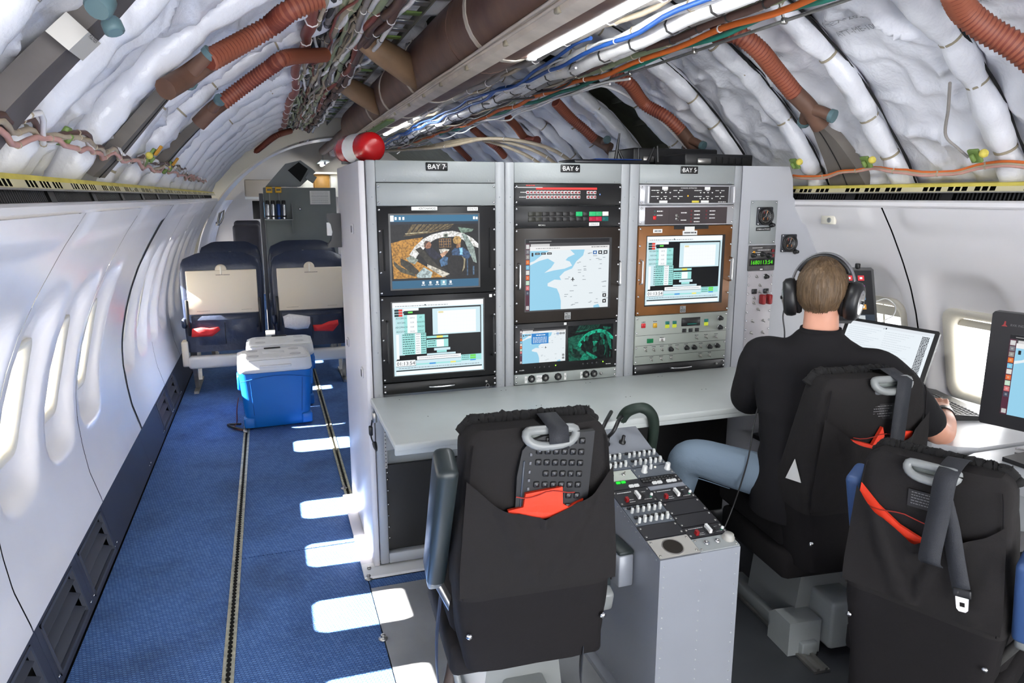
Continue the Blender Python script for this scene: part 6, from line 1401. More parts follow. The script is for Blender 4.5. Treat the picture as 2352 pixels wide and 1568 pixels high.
# ---- tablet on the wall
tb = thing('tablet', 'tablet with red and purple icons mounted on the wall behind the headset', 'tablet', (2.42, 2.45, 1.0))
T0 = V(2.345, 2.47, .975); tx = V(.165, -.065, 0); ty = V(-.035, .02, .245); tn = tx.cross(ty).normalized(); tn = tn if tn.y < 0 else -tn
tp_ = lambda u, v, d=0.0: T0 + tx * u + ty * v + tn * d
b = MB(); b.prism([(0, .04), (.05, 0), (.95, 0), (1, .04), (1, .96), (.95, 1), (.05, 1), (0, .96)], tp_, -.012, 0); tcs = b.build('case', BLK2, tb)
a = Art(lambda u, v, l: tp_(.06 + .88 * u, .95 - .90 * v, .0008 + l * .0002)); a.rect(0, 0, 1, 1, EM((10, 10, 14)), 0); a.rect(.3, .87, 1, 1, EM((50, 60, 72)), 1)
for u in (.34, .62, .86) if False else (.3, .62):
    for i, c_ in enumerate([(220, 50, 60), (190, 90, 190), (110, 160, 200), (210, 150, 60)]): a.rect(u, .10 + i * .19, u + .17, .20 + i * .19, EM(c_), 1); a.rect(u + .05, .13 + i * .19, u + .12, .17 + i * .19, WHT, 2)
a.rect(.55, .89, .74, .98, EM((200, 206, 210)), 2); a.build('screen', tcs); p = tp_(.62, 1.0); MB().rbox(p.x - .008, p.x + .008, p.y - .01, p.y + .01, p.z - .006, p.z + .018, .003, 1).build('mount_clip', BLK2, tb)
b = MB(); b.tube([tp_(.5, .5, -.012), V(2.56, 2.53, 1.1)], .012, 8); b.build('mount_arm', BLK2, tb)
cable('charging_cable', 'thin white charging cable looping from the tablet', spline([tp_(1.0, .40), tp_(1.25, .45), tp_(1.45, .33), tp_(1.40, .16), tp_(1.15, .05), tp_(1.0, -.1)], 8), .0025, CAB['white'], 'cable', None, n=6)
# ---- reading light socket plates on right wall
for q in ((1903, 503),):
    d = ray(*q); z_ = 1.43; x_ = XC + wl(z_) - .014; p = onx(*q, x_)
    t = thing('socket_plate', 'cream socket plate on the right wall above the person', 'socket', p)
    MB().rbox(p.x - .006, p.x + .01, p.y - .04, p.y + .04, p.z - .022, p.z + .022, .003, 1).build('plate', CREAM, t); MB().lathe([(.011, 0), (.011, .004), (.007, .005), (.007, .001)], (p.x - .006, p.y - .012, p.z - .004), (-1, 0, 0), 12).build('socket', PLGREY, t)

# ================================================================== the seated person
person = thing('person', 'person in black shirt and jeans seated from behind, wearing a headset', 'person', (1.76, 1.95, 0))
def loft(b, secs, n=22, e=.85):
    vs = []
    for c, hd, rx, ry in secs:
        r = V(math.cos(hd), -math.sin(hd), 0); f = V(math.sin(hd), math.cos(hd), 0); c = Vector(c)
        for j in range(n):
            a_ = 2 * PI * j / n; C_, S_ = math.cos(a_), math.sin(a_); vs.append(c + r * rx * math.copysign(abs(C_) ** e, C_) + f * ry * math.copysign(abs(S_) ** e, S_))
    k = len(secs); b.add(vs, [(i * n + j, i * n + (j + 1) % n, (i + 1) * n + (j + 1) % n, (i + 1) * n + j) for i in range(k - 1) for j in range(n)], 0, True)
    b.add(vs[:n], [tuple(range(n - 1, -1, -1))]); b.add(vs[-n:], [tuple(range(n))])
def limb(b, pts, rr, n=14):
    P_ = spline(pts, 6); K = len(P_); q = [rr[0]] ; R_ = []
    for i in range(K):
        s = i / (K - 1) * (len(rr) - 1); j = min(int(s), len(rr) - 2); t_ = s - j; R_.append(rr[j] * (1 - t_) + rr[j + 1] * t_)
    b.tube(P_, R_, n); b.ball(P_[0], R_[0]); b.ball(P_[-1], R_[-1])
D = math.radians
HC = V(1.812, 1.985, 1.198); hh_ = D(50); hr = V(math.cos(hh_), -math.sin(hh_), 0); hf = V(math.sin(hh_), math.cos(hh_), 0); hu = V(0, 0, 1)
HM = Matrix((hr, hf, hu)).transposed()
TORSO = [((1.745, 1.86, .45), D(15), .185, .13), ((1.745, 1.862, .54), D(20), .18, .13), ((1.745, 1.875, .66), D(30), .175, .125), ((1.752, 1.89, .78), D(40), .19, .125), ((1.76, 1.905, .88), D(46), .205, .12), ((1.765, 1.918, .955), D(48), .205, .105), ((1.772, 1.93, 1.005), D(48), .165, .085), ((1.782, 1.945, 1.04), D(48), .095, .07), ((1.788, 1.952, 1.075), D(48), .068, .064)]
SHR, SHL = V(1.895, 1.775, .955), V(1.635, 2.06, .965)
ARM_R = [SHR, V(1.985, 1.72, .85), V(2.085, 1.70, .745), V(2.185, 1.765, .748), V(2.278, 1.85, .757)]
ARM_L = [SHL, V(1.625, 2.10, .84), V(1.66, 2.14, .785), V(1.85, 2.20, .790), V(2.07, 2.22, .782)]
LEG_L = [V(1.68, 1.93, .53), V(1.52, 2.03, .575), V(1.405, 2.12, .592), V(1.40, 2.165, .50), V(1.40, 2.22, .30), V(1.42, 2.26, .10)]
LEG_R = [V(1.82, 1.92, .53), V(1.90, 2.08, .56), V(1.975, 2.26, .575), V(1.98, 2.29, .47), V(1.98, 2.30, .28), V(1.98, 2.30, .10)]
bd = MB()
loft(bd, [((c[0], c[1], c[2]), h, rx * .92, ry * .90) for c, h, rx, ry in TORSO[:-2]] + [((1.788, 1.952, 1.05), hh_, .060, .058), ((1.80, 1.968, 1.11), hh_, .056, .058), ((1.808, 1.978, 1.17), hh_, .055, .060)])
def hp_(r, f, u): return HC + HM @ V(r, f, u)
bd.ball(hp_(0, -.008, .022), (.074, .094, .090), 20, 14, 0, HM); bd.ball(hp_(0, .025, -.045), (.058, .070, .068), 18, 12, 0, HM); bd.ball(hp_(0, .055, -.092), (.03, .03, .024), 12, 8, 0, HM)
bd.tube([hp_(0, .090, .015), hp_(0, .106, -.012), hp_(0, .113, -.032), hp_(0, .094, -.040)], [.008, .010, .014, .010], 10); bd.ball(hp_(0, .113, -.03), .013)
for s in (-1, 1):
    bd.ball(hp_(s * .032, .084, .012), (.022, .014, .012), 10, 8, 0, HM); bd.ball(hp_(s * .030, .082, .026), (.026, .012, .008), 10, 6, 0, HM); bd.ball(hp_(s * .076, -.004, -.012), (.010, .022, .034), 10, 8, 0, HM); bd.ball(hp_(s * .045, .05, -.035), (.028, .035, .03), 10, 8, 0, HM)
bd.ball(hp_(0, .088, -.066), (.024, .012, .006), 10, 6, 0, HM); bd.ball(hp_(0, .086, -.077), (.020, .012, .006), 10, 6, 0, HM)
limb(bd, ARM_R, [.048, .044, .040, .038, .026]); limb(bd, ARM_L, [.048, .044, .040, .036, .026]); limb(bd, LEG_L, [.070, .062, .052, .046, .042, .034]); limb(bd, LEG_R, [.070, .062, .052, .046, .042, .034])
def hand(b, w_, d, side, up):
    """palm, four unequal bent fingers and a thumb leaving the palm's side"""
    w_ = Vector(w_); d = Vector(d).normalized(); up = Vector(up); s = d.cross(up).normalized() * side; up = s.cross(d) * side
    M = Matrix((s, d, up)).transposed(); b.ball(w_ + d * .048 - up * .002, (.040, .052, .017), 14, 10, 0, M); b.tube([w_ - d * .02, w_ + d * .02], .024, 12)
    for k, (o, L_) in enumerate([(-.028, .066), (-.010, .078), (.010, .082), (.028, .072)]):
        p = w_ + d * .082 + s * o; q = p + d * L_ * .42 + up * .012 + s * o * .12; r = q + d * L_ * .34 - up * .010; e = r + d * L_ * .2 - up * .016
        b.tube([p - d * .02, p, q, r, e], [.010, .0098, .0092, .0085, .0072], 10); b.ball(e, .0074); b.ball(q, .0094)
    p = w_ + d * .028 + s * .034; q = p + s * .026 + d * .026 - up * .004; r = q + d * .028 + s * .004 - up * .006
    b.tube([w_ + d * .02 + s * .018, p, q, r], [.015, .0135, .0115, .009], 10); b.ball(r, .009)
hand(bd, (2.278, 1.85, .757), (.60, .78, .03), -1, (0, 0, 1)); hand(bd, (2.07, 2.22, .782), (.98, .10, -.08), 1, (0, 0, 1))
ob = bd.build('body', SKINC, person)
solid_from(ob, ('REMESH', dict(mode='VOXEL', voxel_size=.0055, use_smooth_shade=True)), ('SMOOTH', dict(factor=.5, iterations=4)))
# shirt: torso, sleeves (right one pushed up), collar band
sh = MB(); loft(sh, [((c[0] - (.02 if i < 2 else 0), c[1], c[2] - .0), h, rx * (1.14, 1.10, 1.06)[i] if i < 3 else rx * 1.03, ry * (1.12 if i < 3 else 1.05)) for i, (c, h, rx, ry) in enumerate(TORSO[:-1])] + [((1.789, 1.954, 1.068), hh_, .070, .068)])
limb(sh, [ARM_R[0] - V(.05, -.05, -.005)] + ARM_R[:2] + [ARM_R[1].lerp(ARM_R[2], .55)], [.070, .067, .060, .054]); limb(sh, [ARM_L[0] + V(.05, -.05, .005)] + ARM_L, [.070, .067, .062, .056, .048, .038])
so = sh.build('shirt', SHIRT, person); solid_from(so, ('REMESH', dict(mode='VOXEL', voxel_size=.007, use_smooth_shade=True)), ('SMOOTH', dict(factor=.5, iterations=8)))
new_co = []
for p, nn in [(v.co.copy(), v.normal.copy()) for v in so.data.vertices]:    # creases across the back and at the elbows
    k = noise.noise(Vector((p.x * 5, p.y * 5, p.z * 13 + p.x * 6))) * .006 + max(0, noise.noise(Vector((p.x * 8 + p.z * 9, p.y * 8, p.z * 16 - p.x * 10)))) * .007
    new_co += list(p + nn * k)
so.data.vertices.foreach_set('co', new_co); so.data.update()
col = MB(); loft(col, [((1.783, 1.946, 1.035), D(48), .080, .072), ((1.789, 1.953, 1.065), D(48), .070, .067), ((1.793, 1.958, 1.078), D(48), .067, .066), ((1.793, 1.958, 1.076), D(48), .062, .061)]); col.build('collar', SHIRT, so)
jn = MB(); limb(jn, [LEG_L[0] + V(.05, -.05, -.01)] + LEG_L, [.086, .082, .074, .066, .060, .054, .048]); limb(jn, [LEG_R[0] + V(-.03, -.05, -.01)] + LEG_R, [.086, .082, .074, .066, .060, .054, .048]); loft(jn, [((1.745, 1.865, .45), D(15), .185, .14), ((1.745, 1.865, .54), D(18), .178, .134)])
jo = jn.build('jeans', JEANS, person); solid_from(jo, ('REMESH', dict(mode='VOXEL', voxel_size=.008, use_smooth_shade=True)), ('SMOOTH', dict(factor=.5, iterations=6)))
MB().tube(spline([LEG_L[1] + V(-.005, .0, -.082), LEG_L[2] + V(.03, -.02, -.078), LEG_L[2] + V(-.02, .0, -.07)], 6), .002, 5).build('trouser_seam', mat('denim_stitch', (120, 140, 160), .8), jo)
for p in (LEG_L[-1], LEG_R[-1]):
    b = MB(); b.ball(p + V(0, .05, -.055), (.048, .125, .042), 16, 10); b.rbox(p.x - .048, p.x + .048, p.y - .07, p.y + .175, .004, .028, .010, 2); b.build('shoe', BLK2, person)
b = MB(); q = ARM_R[3].lerp(ARM_R[4], .72); d = (ARM_R[4] - ARM_R[3]).normalized(); b.cyl(q - d * .016, q + d * .016, .036, .033, n=18); b.build('wristband', BLK2, person)
# hair: strand-grooved cap over crown, sides and nape
HAIR = mat('hair_brown', (96, 76, 54), .55, var=.35, vscale=60, stretch=(1, 1, .12), bump=.5, bscale=120)
b = MB(); NU, NV = 160, 64
def hair(u, v):
    az = 2 * PI * u; el = PI * v; d = V(math.sin(el) * math.sin(az), math.sin(el) * math.cos(az), math.cos(el))
    st = noise.noise(Vector((math.sin(az) * 26, math.cos(az) * 26, el * 1.3))) ; lo = noise.noise(Vector((math.sin(az) * 4, math.cos(az) * 4, el * 2)))
    k = 1.0 + .030 * st * sstep(.1, .6, v) + .035 * lo
    return HC + HM @ V(d.x * .0835 * k, d.y * .103 * k - .010, d.z * .106 * k + .018)
def hskip(u, v):
    az = 2 * PI * u; el = PI * v; d = V(math.sin(el) * math.sin(az), math.sin(el) * math.cos(az), math.cos(el))
    line = -.62 - .30 * max(0, (-d.y - .15) / .85) - .07 * noise.noise(Vector((math.sin(az) * 20, math.cos(az) * 20, 4))) if d.y < -.15 else (-.25 + (d.y + .15) * 1.8)
    return d.z < line
b.grid(hair, NU, NV, 0, True, hskip)
r_ = random.Random(9)
for i in range(900):                                                # loose strand tips at crown and nape
    az = r_.uniform(PI * .55, PI * 1.45); v = r_.uniform(.1, .78); p = hair(az / (2 * PI), v); q = hair((az + r_.uniform(-.05, .05)) / (2 * PI), v + .05); nn = (p - HC).normalized()
    e = nn.cross(q - p).normalized() * .0013; b.add([p - e + nn * .0005, p + e + nn * .0005, q + nn * .004], [(0, 1, 2)])
b.build('hair', HAIR, person)
# ---- headset
hs_ = thing('headset', 'black aviation headset worn by the person at the side desk', 'headset', HC)
GRM = mat('headset_grey', (104, 104, 108), .35)
arc = [hp_(.098 * math.cos(t), -.010 + .012 * math.sin(t), .018 + .112 * math.sin(t)) for t in [PI * i / 30 for i in range(31)]]
b = MB(); vs = []
for i, p in enumerate(arc):
    t = PI * i / 30; o = HM @ V(math.cos(t), 0, math.sin(t)); w_ = hf * .014
    vs += [p - w_, p + w_, p + w_ + o * .006, p - w_ + o * .006]
b.add(vs, [(i * 4 + j, i * 4 + (j + 1) % 4, i * 4 + 4 + (j + 1) % 4, i * 4 + 4 + j) for i in range(30) for j in range(4)] + [(3, 2, 1, 0), (120, 121, 122, 123)], 0, True); b.build('head_band', GRM, hs_)
b = MB(); b.tube([hp_(.092 * math.cos(t), -.010, .018 + .106 * math.sin(t)) for t in [PI * (.16 + .68 * i / 24) for i in range(25)]], .009, 10); b.build('band_pad', BLK2, hs_)
for s in (-1, 1):
    c = hp_(s * .082, -.012, -.022); ax2 = (hr * s + V(0, 0, -.10) - hf * .22).normalized()
    cup = MB(); u_ = hf; 
    prof = [(.038, 0), (.046, .004), (.048, .018), (.046, .034), (.038, .044), (.0, .047)]
    w2 = ax2.cross(V(0, 0, 1)).normalized(); v2 = w2.cross(ax2); vs = []; n = 24
    for r, h in prof:
        for j in range(n): a_ = 2 * PI * j / n; vs.append(c + ax2 * h + w2 * r * math.cos(a_) + v2 * r * 1.42 * math.sin(a_))
    cup.add(vs, [(i * n + j, i * n + (j + 1) % n, (i + 1) * n + (j + 1) % n, (i + 1) * n + j) for i in range(len(prof) - 1) for j in range(n)], 0, True); cup.add(vs[:n], [tuple(range(n - 1, -1, -1))]); co = cup.build('ear_cup', BLK2, hs_)
    pad = MB(); pad.tube([c - ax2 * .006 + w2 * .034 * math.cos(a_) + v2 * .049 * math.sin(a_) for a_ in [2 * PI * j / 24 for j in range(25)]], .011, 8, caps=False); pad.build('ear_pad', FAB, co)
    ring = MB(); ring.tube([c + ax2 * .041 + w2 * .034 * math.cos(a_) + v2 * .049 * math.sin(a_) for a_ in [2 * PI * j / 24 for j in range(25)]], .0022, 6, caps=False); ring.build('trim_ring', CHROME, co)
    fc = MB(); vs = [c + ax2 * .0445 + w2 * .030 * math.cos(a_) + v2 * .043 * math.sin(a_) for a_ in [2 * PI * j / 24 for j in range(24)]]; fc.add(vs + [c + ax2 * .051], [(j, (j + 1) % 24, 24) for j in range(24)], 0, True); fo = fc.build('cup_face', CHROME, co)
    MB().lathe([(.006, 0), (.006, .003), (0, .004)], c + ax2 * .050, ax2, 10).build('face_knob', BLK2, co)
    y0 = hp_(s * .098, -.010, .018); MB().tube(spline([y0, y0 + V(0, 0, -.01) + hr * s * .008, c + ax2 * .045 + V(0, 0, .03) + hf * .0, c + ax2 * .04 + V(0, 0, .01)], 4), .005, 8).build('yoke', GRM, hs_); MB().rbox(-.008, .008, -.006, .006, -.008, .008, .003, 1, 0, HM, y0 + hr * s * .006).build('band_slider', STEEL, hs_)
c = hp_(-.118, -.012, -.075); b = MB(); b.tube(spline([hp_(-.11, -.03, -.05), hp_(-.118, -.035, -.09), V(1.70, 2.03, 1.0), V(1.58, 1.99, .80), V(1.52, 1.95, .62), V(1.42, 1.90, .45), V(1.36, 1.92, .30)], 8), .0028, 6); b.build('headset_cord', BLK2, hs_)
# ================================================================== down the aisle: seats, coolers, partition
def seat_back(t, x0, x1, Y, ztop, zbot, n=24, tray=True, pocket=True):
    W = (x1 - x0) / 2; xm = (x0 + x1) / 2; b = MB(); rows = []; k = 22
    for i in range(k + 1):
        z = zbot + (ztop - zbot) * i / k; f = i / k
        w_ = W * (1 - .10 * max(0, f - .80) / .20 - .05 * (1 - f)); sq = (1 - max(0, (f - .86) / .14) ** 2.2 * .55)
        y0, y1 = Y, Y + .13 * sq + .0
        y0 = Y + .055 * max(0, (f - .86) / .14) ** 2
        for j in range(n):
            a = 2 * PI * j / n; c, s = math.cos(a), math.sin(a); e = .35
            wz = 1 - .30 * max(0, (f - .93) / .07) ** 2
            rows.append((xm + w_ * wz * math.copysign(abs(c) ** e, c), (y0 + y1) / 2 + (y1 - y0) / 2 * math.copysign(abs(s) ** e, s), z + .016 * (1 - c * c) * max(0, (f - .9) / .1)))
    b.add(rows, [(i * n + j, i * n + (j + 1) % n, (i + 1) * n + (j + 1) % n, (i + 1) * n + j) for i in range(k) for j in range(n)], 0, True); b.add(rows[-n:], [tuple(range(n))], 0, True); b.add(rows[:n], [tuple(range(n - 1, -1, -1))])
    back = b.build('seat_back', NAVY, t)
    lt = MB().lathe([(.042, 0), (.042, .012), (.036, .016), (0, .016)], (xm, Y - .002, ztop - .115), (0, -1, 0), 20).build('tray_latch_ring', SEATCREAM, back); MB().rbox(xm - .006, xm + .006, Y - .030, Y - .014, ztop - .15, ztop - .085, .003, 1).build('latch_bar', CREAM, lt)
    if tray:
        tr_ = MB().rbox(x0 + .055, x1 - .05, Y - .022, Y - .003, ztop - .455, ztop - .118, .006, 2).build('tray_table', SEATCREAM, back)
        a = Art(lambda u, v, l: (x0 + .055 + u * (x1 - x0 - .105), Y - .0225 - l * .0002, ztop - .118 - v * .337)); scribble(a, .42, .62, .10, .012, INK, 1, 3, 12); scribble(a, .12, .3, .92, .010, mat('faint_ink', (150, 140, 126), .8), 1, 4, 8); scribble(a, .75, .9, .92, .010, INK if x0 > 0 else mat('faint_ink', (150, 140, 126), .8), 1, 5, 8); a.build('tray_print', tr_)
        for s, x in ((-1, x0 + .045), (1, x1 - .04)): MB().rbox(x - .010, x + .010, Y - .03, Y, ztop - .62, ztop - .34, .004, 1).build('tray_arm', BLK2, back)
    if pocket:
        def pk(u, v):
            x = x0 + .085 + (x1 - x0 - .16) * u; z = ztop - .70 + .20 * v
            return (x, Y - .012 - .028 * math.sin(PI * u) ** .5 * (.4 + .6 * v) - .006 * noise.noise(Vector((x * 18, z * 10, 2))), z)
        b = MB(); b.grid(pk, 26, 10); b.grid(lambda u, v: (Vector(pk(u, 1)) + Vector((0, .035 * v, -.002 * v))), 26, 1); po = b.build('literature_pocket', NAVY, back)
        MB().box(xm - .002, xm + .002, Y - .045, Y - .035, ztop - .69, ztop - .52).build('pocket_seam', DARK, po)
        MB().rbox(x0 + .07, x1 - .06, Y - .012, Y, ztop - .58, ztop - .465, .004, 1).build('upper_pouch', NAVY, back)
    return back
def seat_row(label, Y, xs, ztop, full=True):
    t = thing('airline_seat_pair', label, 'seat', ((xs[0][0] + xs[-1][1]) / 2, Y, 0), group='navy airline seats')
    for x0, x1 in xs:
        seat_back(t, x0, x1, Y, ztop, .33, tray=full, pocket=full)
        MB().rbox(x0 + .02, x1 - .02, Y + .10, Y + .58, .36, .48, .04, 3).build('seat_cushion', NAVY, t)
        MB().rbox(x0 - .005, x0 + .035, Y - .01, Y + .45, .52, .60, .02, 3).build('armrest', NAVY, t)
    X0, X1 = xs[0][0], xs[-1][1]
    MB().rbox(X0 + .02, X1 - .02, Y - .03, Y + .05, .20, .30, .025, 3).build('rear_beam', mat('seat_beam_white', (206, 204, 200), .45), t)
    for x in (X0 + .06, (X0 + X1) / 2, X1 - .06):
        b = MB(); b.bar((x, Y, .21), (x, Y + .12, .012), .03, .02); b.bar((x, Y + .45, .30), (x, Y + .38, .012), .03, .02); b.bar((x, Y - .02, .012), (x, Y + .5, .012), .035, .02); b.build('seat_leg', STEEL, t)
    MB().rbox(X0 - .02, X0 + .03, Y - .02, Y + .1, .22, .42, .012, 2).build('end_fairing', SEATCREAM, t)
    return t
S1 = seat_row('front pair of navy airline seats with cream tray tables behind the coolers', 5.95, [(-.665, -.05), (-.005, .605)], 1.085)
S2 = seat_row('second pair of navy airline seats, only their tops showing', 6.95, [(-.60, -.06), (-.015, .62)], 1.11, False)
def cloth(name, label, cat, px, Y, m, seed, thick=.03, group=None):
    pts = [ony(*q, Y) for q in px]; b = MB(); n = len(pts); c = sum(pts, Vector()) / n
    ring = [p + Vector((0, 0, .004 * noise.noise(Vector((i * .7, seed, 0))))) for i, p in enumerate(pts)]; fr_ = [c.lerp(p, .55) + Vector((0, -thick * (1 + .4 * noise.noise(Vector((i * 1.3, seed, 2)))), 0)) for i, p in enumerate(ring)]; bk_ = [p + Vector((0, thick, 0)) for p in ring]
    b.add(bk_ + ring + fr_ + [c + Vector((0, -thick * .8, 0))], [(j * n + i, j * n + (i + 1) % n, (j + 1) * n + (i + 1) % n, (j + 1) * n + i) for j in range(2) for i in range(n)] + [(2 * n + i, 2 * n + (i + 1) % n, 3 * n) for i in range(n)] + [tuple(range(n))], 0, True)
    o = b.build(name, m, None, org=c); tag(o, label, cat, group); return o
REDC = mat('red_cloth', (206, 40, 42), .7, bump=.3, bscale=30)
cloth('folded_vest', 'red folded vest in the left seat pocket', 'vest', [(441, 756), (462, 752), (482, 753), (503, 750), (506, 758), (488, 772), (440, 774)], 5.915, REDC, 1, .025, 'red vests in seat pockets')
cloth('folded_vest', 'red folded vest in the right seat pocket beside the rack', 'vest', [(718, 746), (738, 745), (756, 738), (776, 734), (778, 744), (765, 760), (722, 760)], 5.915, REDC, 2, .025, 'red vests in seat pockets')
cloth('plastic_bag', 'crumpled clear white plastic bag hanging from the right seat pocket', 'bag', [(650, 728), (664, 722), (690, 724), (712, 727), (713, 742), (708, 754), (680, 757), (654, 752)], 5.90, mat('clear_white_plastic', (214, 212, 216), .2, bump=.8, bscale=60), 3, .03)
# ---- coolers
def cooler(label, x, y, rz, k=1.0):
    t = thing('cooler_box', label, 'cooler', (x, y, 0), rz, 'blue coolers', local=True)
    w0, w1, d0, d1, hb = .205, .232, .155, .175, .385
    def tap(b_, z0, z1, ww0, ww1, dd0, dd1, r, m=0, nst=8):
        vs = []; n = None
        for i in range(nst + 1):
            f = i / nst; z = z0 + (z1 - z0) * f; pr = rrect(ww0 + (ww1 - ww0) * f, dd0 + (dd1 - dd0) * f, r, 4); n = len(pr)
            e = .012 * (1 - min(1, f * nst / 1.0)) + 0
            vs += [(a_ * (1 - e / ww0), c * (1 - e / dd0), z) for a_, c in pr]
        b_.add(vs, [(i * n + j, i * n + (j + 1) % n, (i + 1) * n + (j + 1) % n, (i + 1) * n + j) for i in range(nst) for j in range(n)], m, True); b_.add(vs[-n:], [tuple(range(n))], m); b_.add(vs[:n], [tuple(range(n - 1, -1, -1))], m)
    b = MB(); tap(b, .008, hb, w0, w1, d0, d1, .045); body = b.build('body', COOLB, t)
    for sx in (-1, 1):
        b = MB(); b.rbox(sx * .205 - .055, sx * .205 + .015 if sx > 0 else sx * .205 + .055, -d0 - .012, -d0 + .06, .012, .085, .012, 3) if sx > 0 else b.rbox(-.220, -.150, -d0 - .012, -d0 + .06, .012, .085, .012, 3); b.build('corner_foot', COOLB, body)
        b = MB(); b.rbox(sx * .232 - .012, sx * .232 + .012, -.09, .09, .26, .36, .010, 2); b.build('side_grip', COOLB, body)
    arc_ = [(-.226 + .452 * i / 16, -.1775 - .001, .335 + .028 * math.sin(PI * i / 16)) for i in range(17)]; MB().tube(arc_, .0025, 5).build('front_moulding', mat('cooler_blue_line', (10, 84, 156), .5), body)
    for sx in (-1, 1): MB().tube([(sx * .165, -.174, .335), (sx * .152, -.163, .10)], .002, 5).build('front_moulding', mat('cooler_blue_line', (10, 84, 156), .5), body)
    b = MB(); tap(b, hb + .001, hb + .085, w1 + .006, w1 - .002, d1 + .008, d1 - .002, .045, nst=6); tap(b, hb + .085, hb + .098, w1 - .006, w1 - .03, d1 - .006, d1 - .03, .04, nst=3); lid_ = b.build('lid', COOLW, t)
    b = MB(); b.rbox(-.10, .10, -d1 - .014, -d1 + .004, hb + .036, hb + .052, .005, 2); b.build('handle_lip', COOLW, lid_)
    for sx, sy in ((-1, -1), (1, -1), (-1, 1), (1, 1)): MB().lathe([(.036, .0005), (.036, .002), (.031, .002), (.029, -.0) if False else (.029, .0012), (0, .0012)], (sx * .135, sy * .085, hb + .098), (0, 0, 1), 20).build('cup_recess', mat('cooler_recess', (196, 196, 198), .45), lid_)
    b = MB(); b.rbox(-.07, .07, -.03, .03, hb + .097, hb + .101, .002, 1); b.build('moulded_badge', COOLW, lid_)
    b = MB(); b.rbox(-.055, .055, d1 - .05, d1 - .025, hb + .099, hb + .106, .003, 1); b.build('lid_slot', BLK2, lid_)
cooler('blue cooler with white lid standing in the aisle, nearer one', -.012, 5.02, .05)
cooler('blue cooler with white lid behind the nearer cooler', .035, 5.48, .0)
b = thing('cargo_strap', 'red and black strap lying beside the nearer cooler', 'strap', (-.27, 4.9, 0))
ribbon(spline([(-.262, 5.15, .15), (-.272, 5.05, .10), (-.275, 4.95, .03), (-.30, 4.92, .012), (-.26, 4.86, .012), (-.22, 4.84, .012)], 6), .022, (.2, 1, .1)).build('webbing', mat('strap_red', (120, 44, 36), .7), b)
MB().tube(spline([(-.25, 4.95, .02), (-.33, 4.99, .012), (-.30, 4.90, .02), (-.24, 4.85, .012), (-.21, 4.82, .01)], 6), .008, 6).build('black_tail', BLK2, b); MB().rbox(-.232, -.205, 4.79, 4.83, .003, .02, .004, 1).build('track_hook', STEEL, b)

# ---- grey partition cabinet
YP = 7.75
pc = thing('partition_cabinet', 'tall grey partition cabinet behind the airline seats', 'cabinet', (.33, YP, 0))
MB().rbox(-.012, .700, YP, YP + .55, .0, 1.612, .006, 1).build('cabinet_body', mat('partition_grey', (122, 128, 128), .5, var=.04, vscale=4), pc)
MB().rbox(-.055, -.015, YP - .01, YP + .5, .0, 1.555, .005, 1).build('edge_post', mat('partition_dark', (90, 90, 94), .5), pc)
p = ony(689, 480, YP); MB().lathe([(.012, 0), (.012, .006), (.006, .009), (0, .009)], (p.x, YP, p.z), (0, -1, 0), 12).build('lock_stud', CHROME, pc)
q0, q1 = ony(711, 438, YP), ony(759, 469, YP); nt_ = thing('paper_notice', 'white printed notice on the grey partition cabinet', 'notice', (q0.x, YP - .002, q1.z)); MB().box(q0.x, q1.x, YP - .004, YP - .001, q1.z, q0.z).build('sheet', PAPER, nt_)
a = Art(lambda u, v, l: (q0.x + (q1.x - q0.x) * u, YP - .0045 - l * .0002, q0.z + (q1.z - q0.z) * v)); 
for i, v in enumerate((.08, .22, .36, .44, .58, .72, .86)): scribble(a, .08, .9, v, .025, mat('grey_ink', (120, 124, 130), .8), 1, i, 9)
a.build('print', nt_)
sa, sb = ony(608, 503, YP), ony(673, 506, YP); sf = thing('wall_shelf', 'grey angled shelf fixed to the partition cabinet', 'shelf', (sa.x, YP, sa.z - .1)); zs_ = sa.z
MB().box(sa.x, sb.x, YP - .14, YP, zs_ - .008, zs_).build('shelf_board', GREY, sf)
b = MB(); b.prism([(0, 0), (-.13, 0), (0, -.14)], lambda y, z, d: (sb.x - .01 + d, YP + y, zs_ - .008 + z), 0, .006); b.build('shelf_gusset', GREY, sf); b = MB(); b.prism([(0, 0), (-.13, .0), (-.13, .02), (0, .16)], lambda y, z, d: (sb.x - .006 + d, YP + y, zs_ + z), 0, .006); b.build('end_plate', GREY2, sf)
for i, (lab, c) in enumerate([('first silver flask on the partition shelf, leftmost', 'w'), ('second silver flask on the partition shelf', 'w'), ('blue tinted flask on the partition shelf', 'b'), ('rightmost dark banded flask on the partition shelf', 'w')]):
    x = sa.x + .035 + i * .052; t = thing('flask', lab, 'flask', (x, YP - .07, zs_), group='flasks on the partition shelf')
    MB().lathe([(.022, 0), (.022, .14), (.018, .152), (0, .152)], (x, YP - .07, zs_ + .001), (0, 0, 1), 14).build('flask_body', CHROME if c == 'w' else mat('flask_blue', (40, 70, 130), .3, metal=.6), t); MB().lathe([(.019, .152), (.019, .18), (.012, .185), (0, .185)], (x, YP - .07, zs_ + .001), (0, 0, 1), 12).build('flask_cap', BLK2, t); MB().lathe([(.0226, .02), (.0226, .035), (.0226, .036)], (x, YP - .07, zs_ + .001), (0, 0, 1), 14).build('band', BLK2, t)
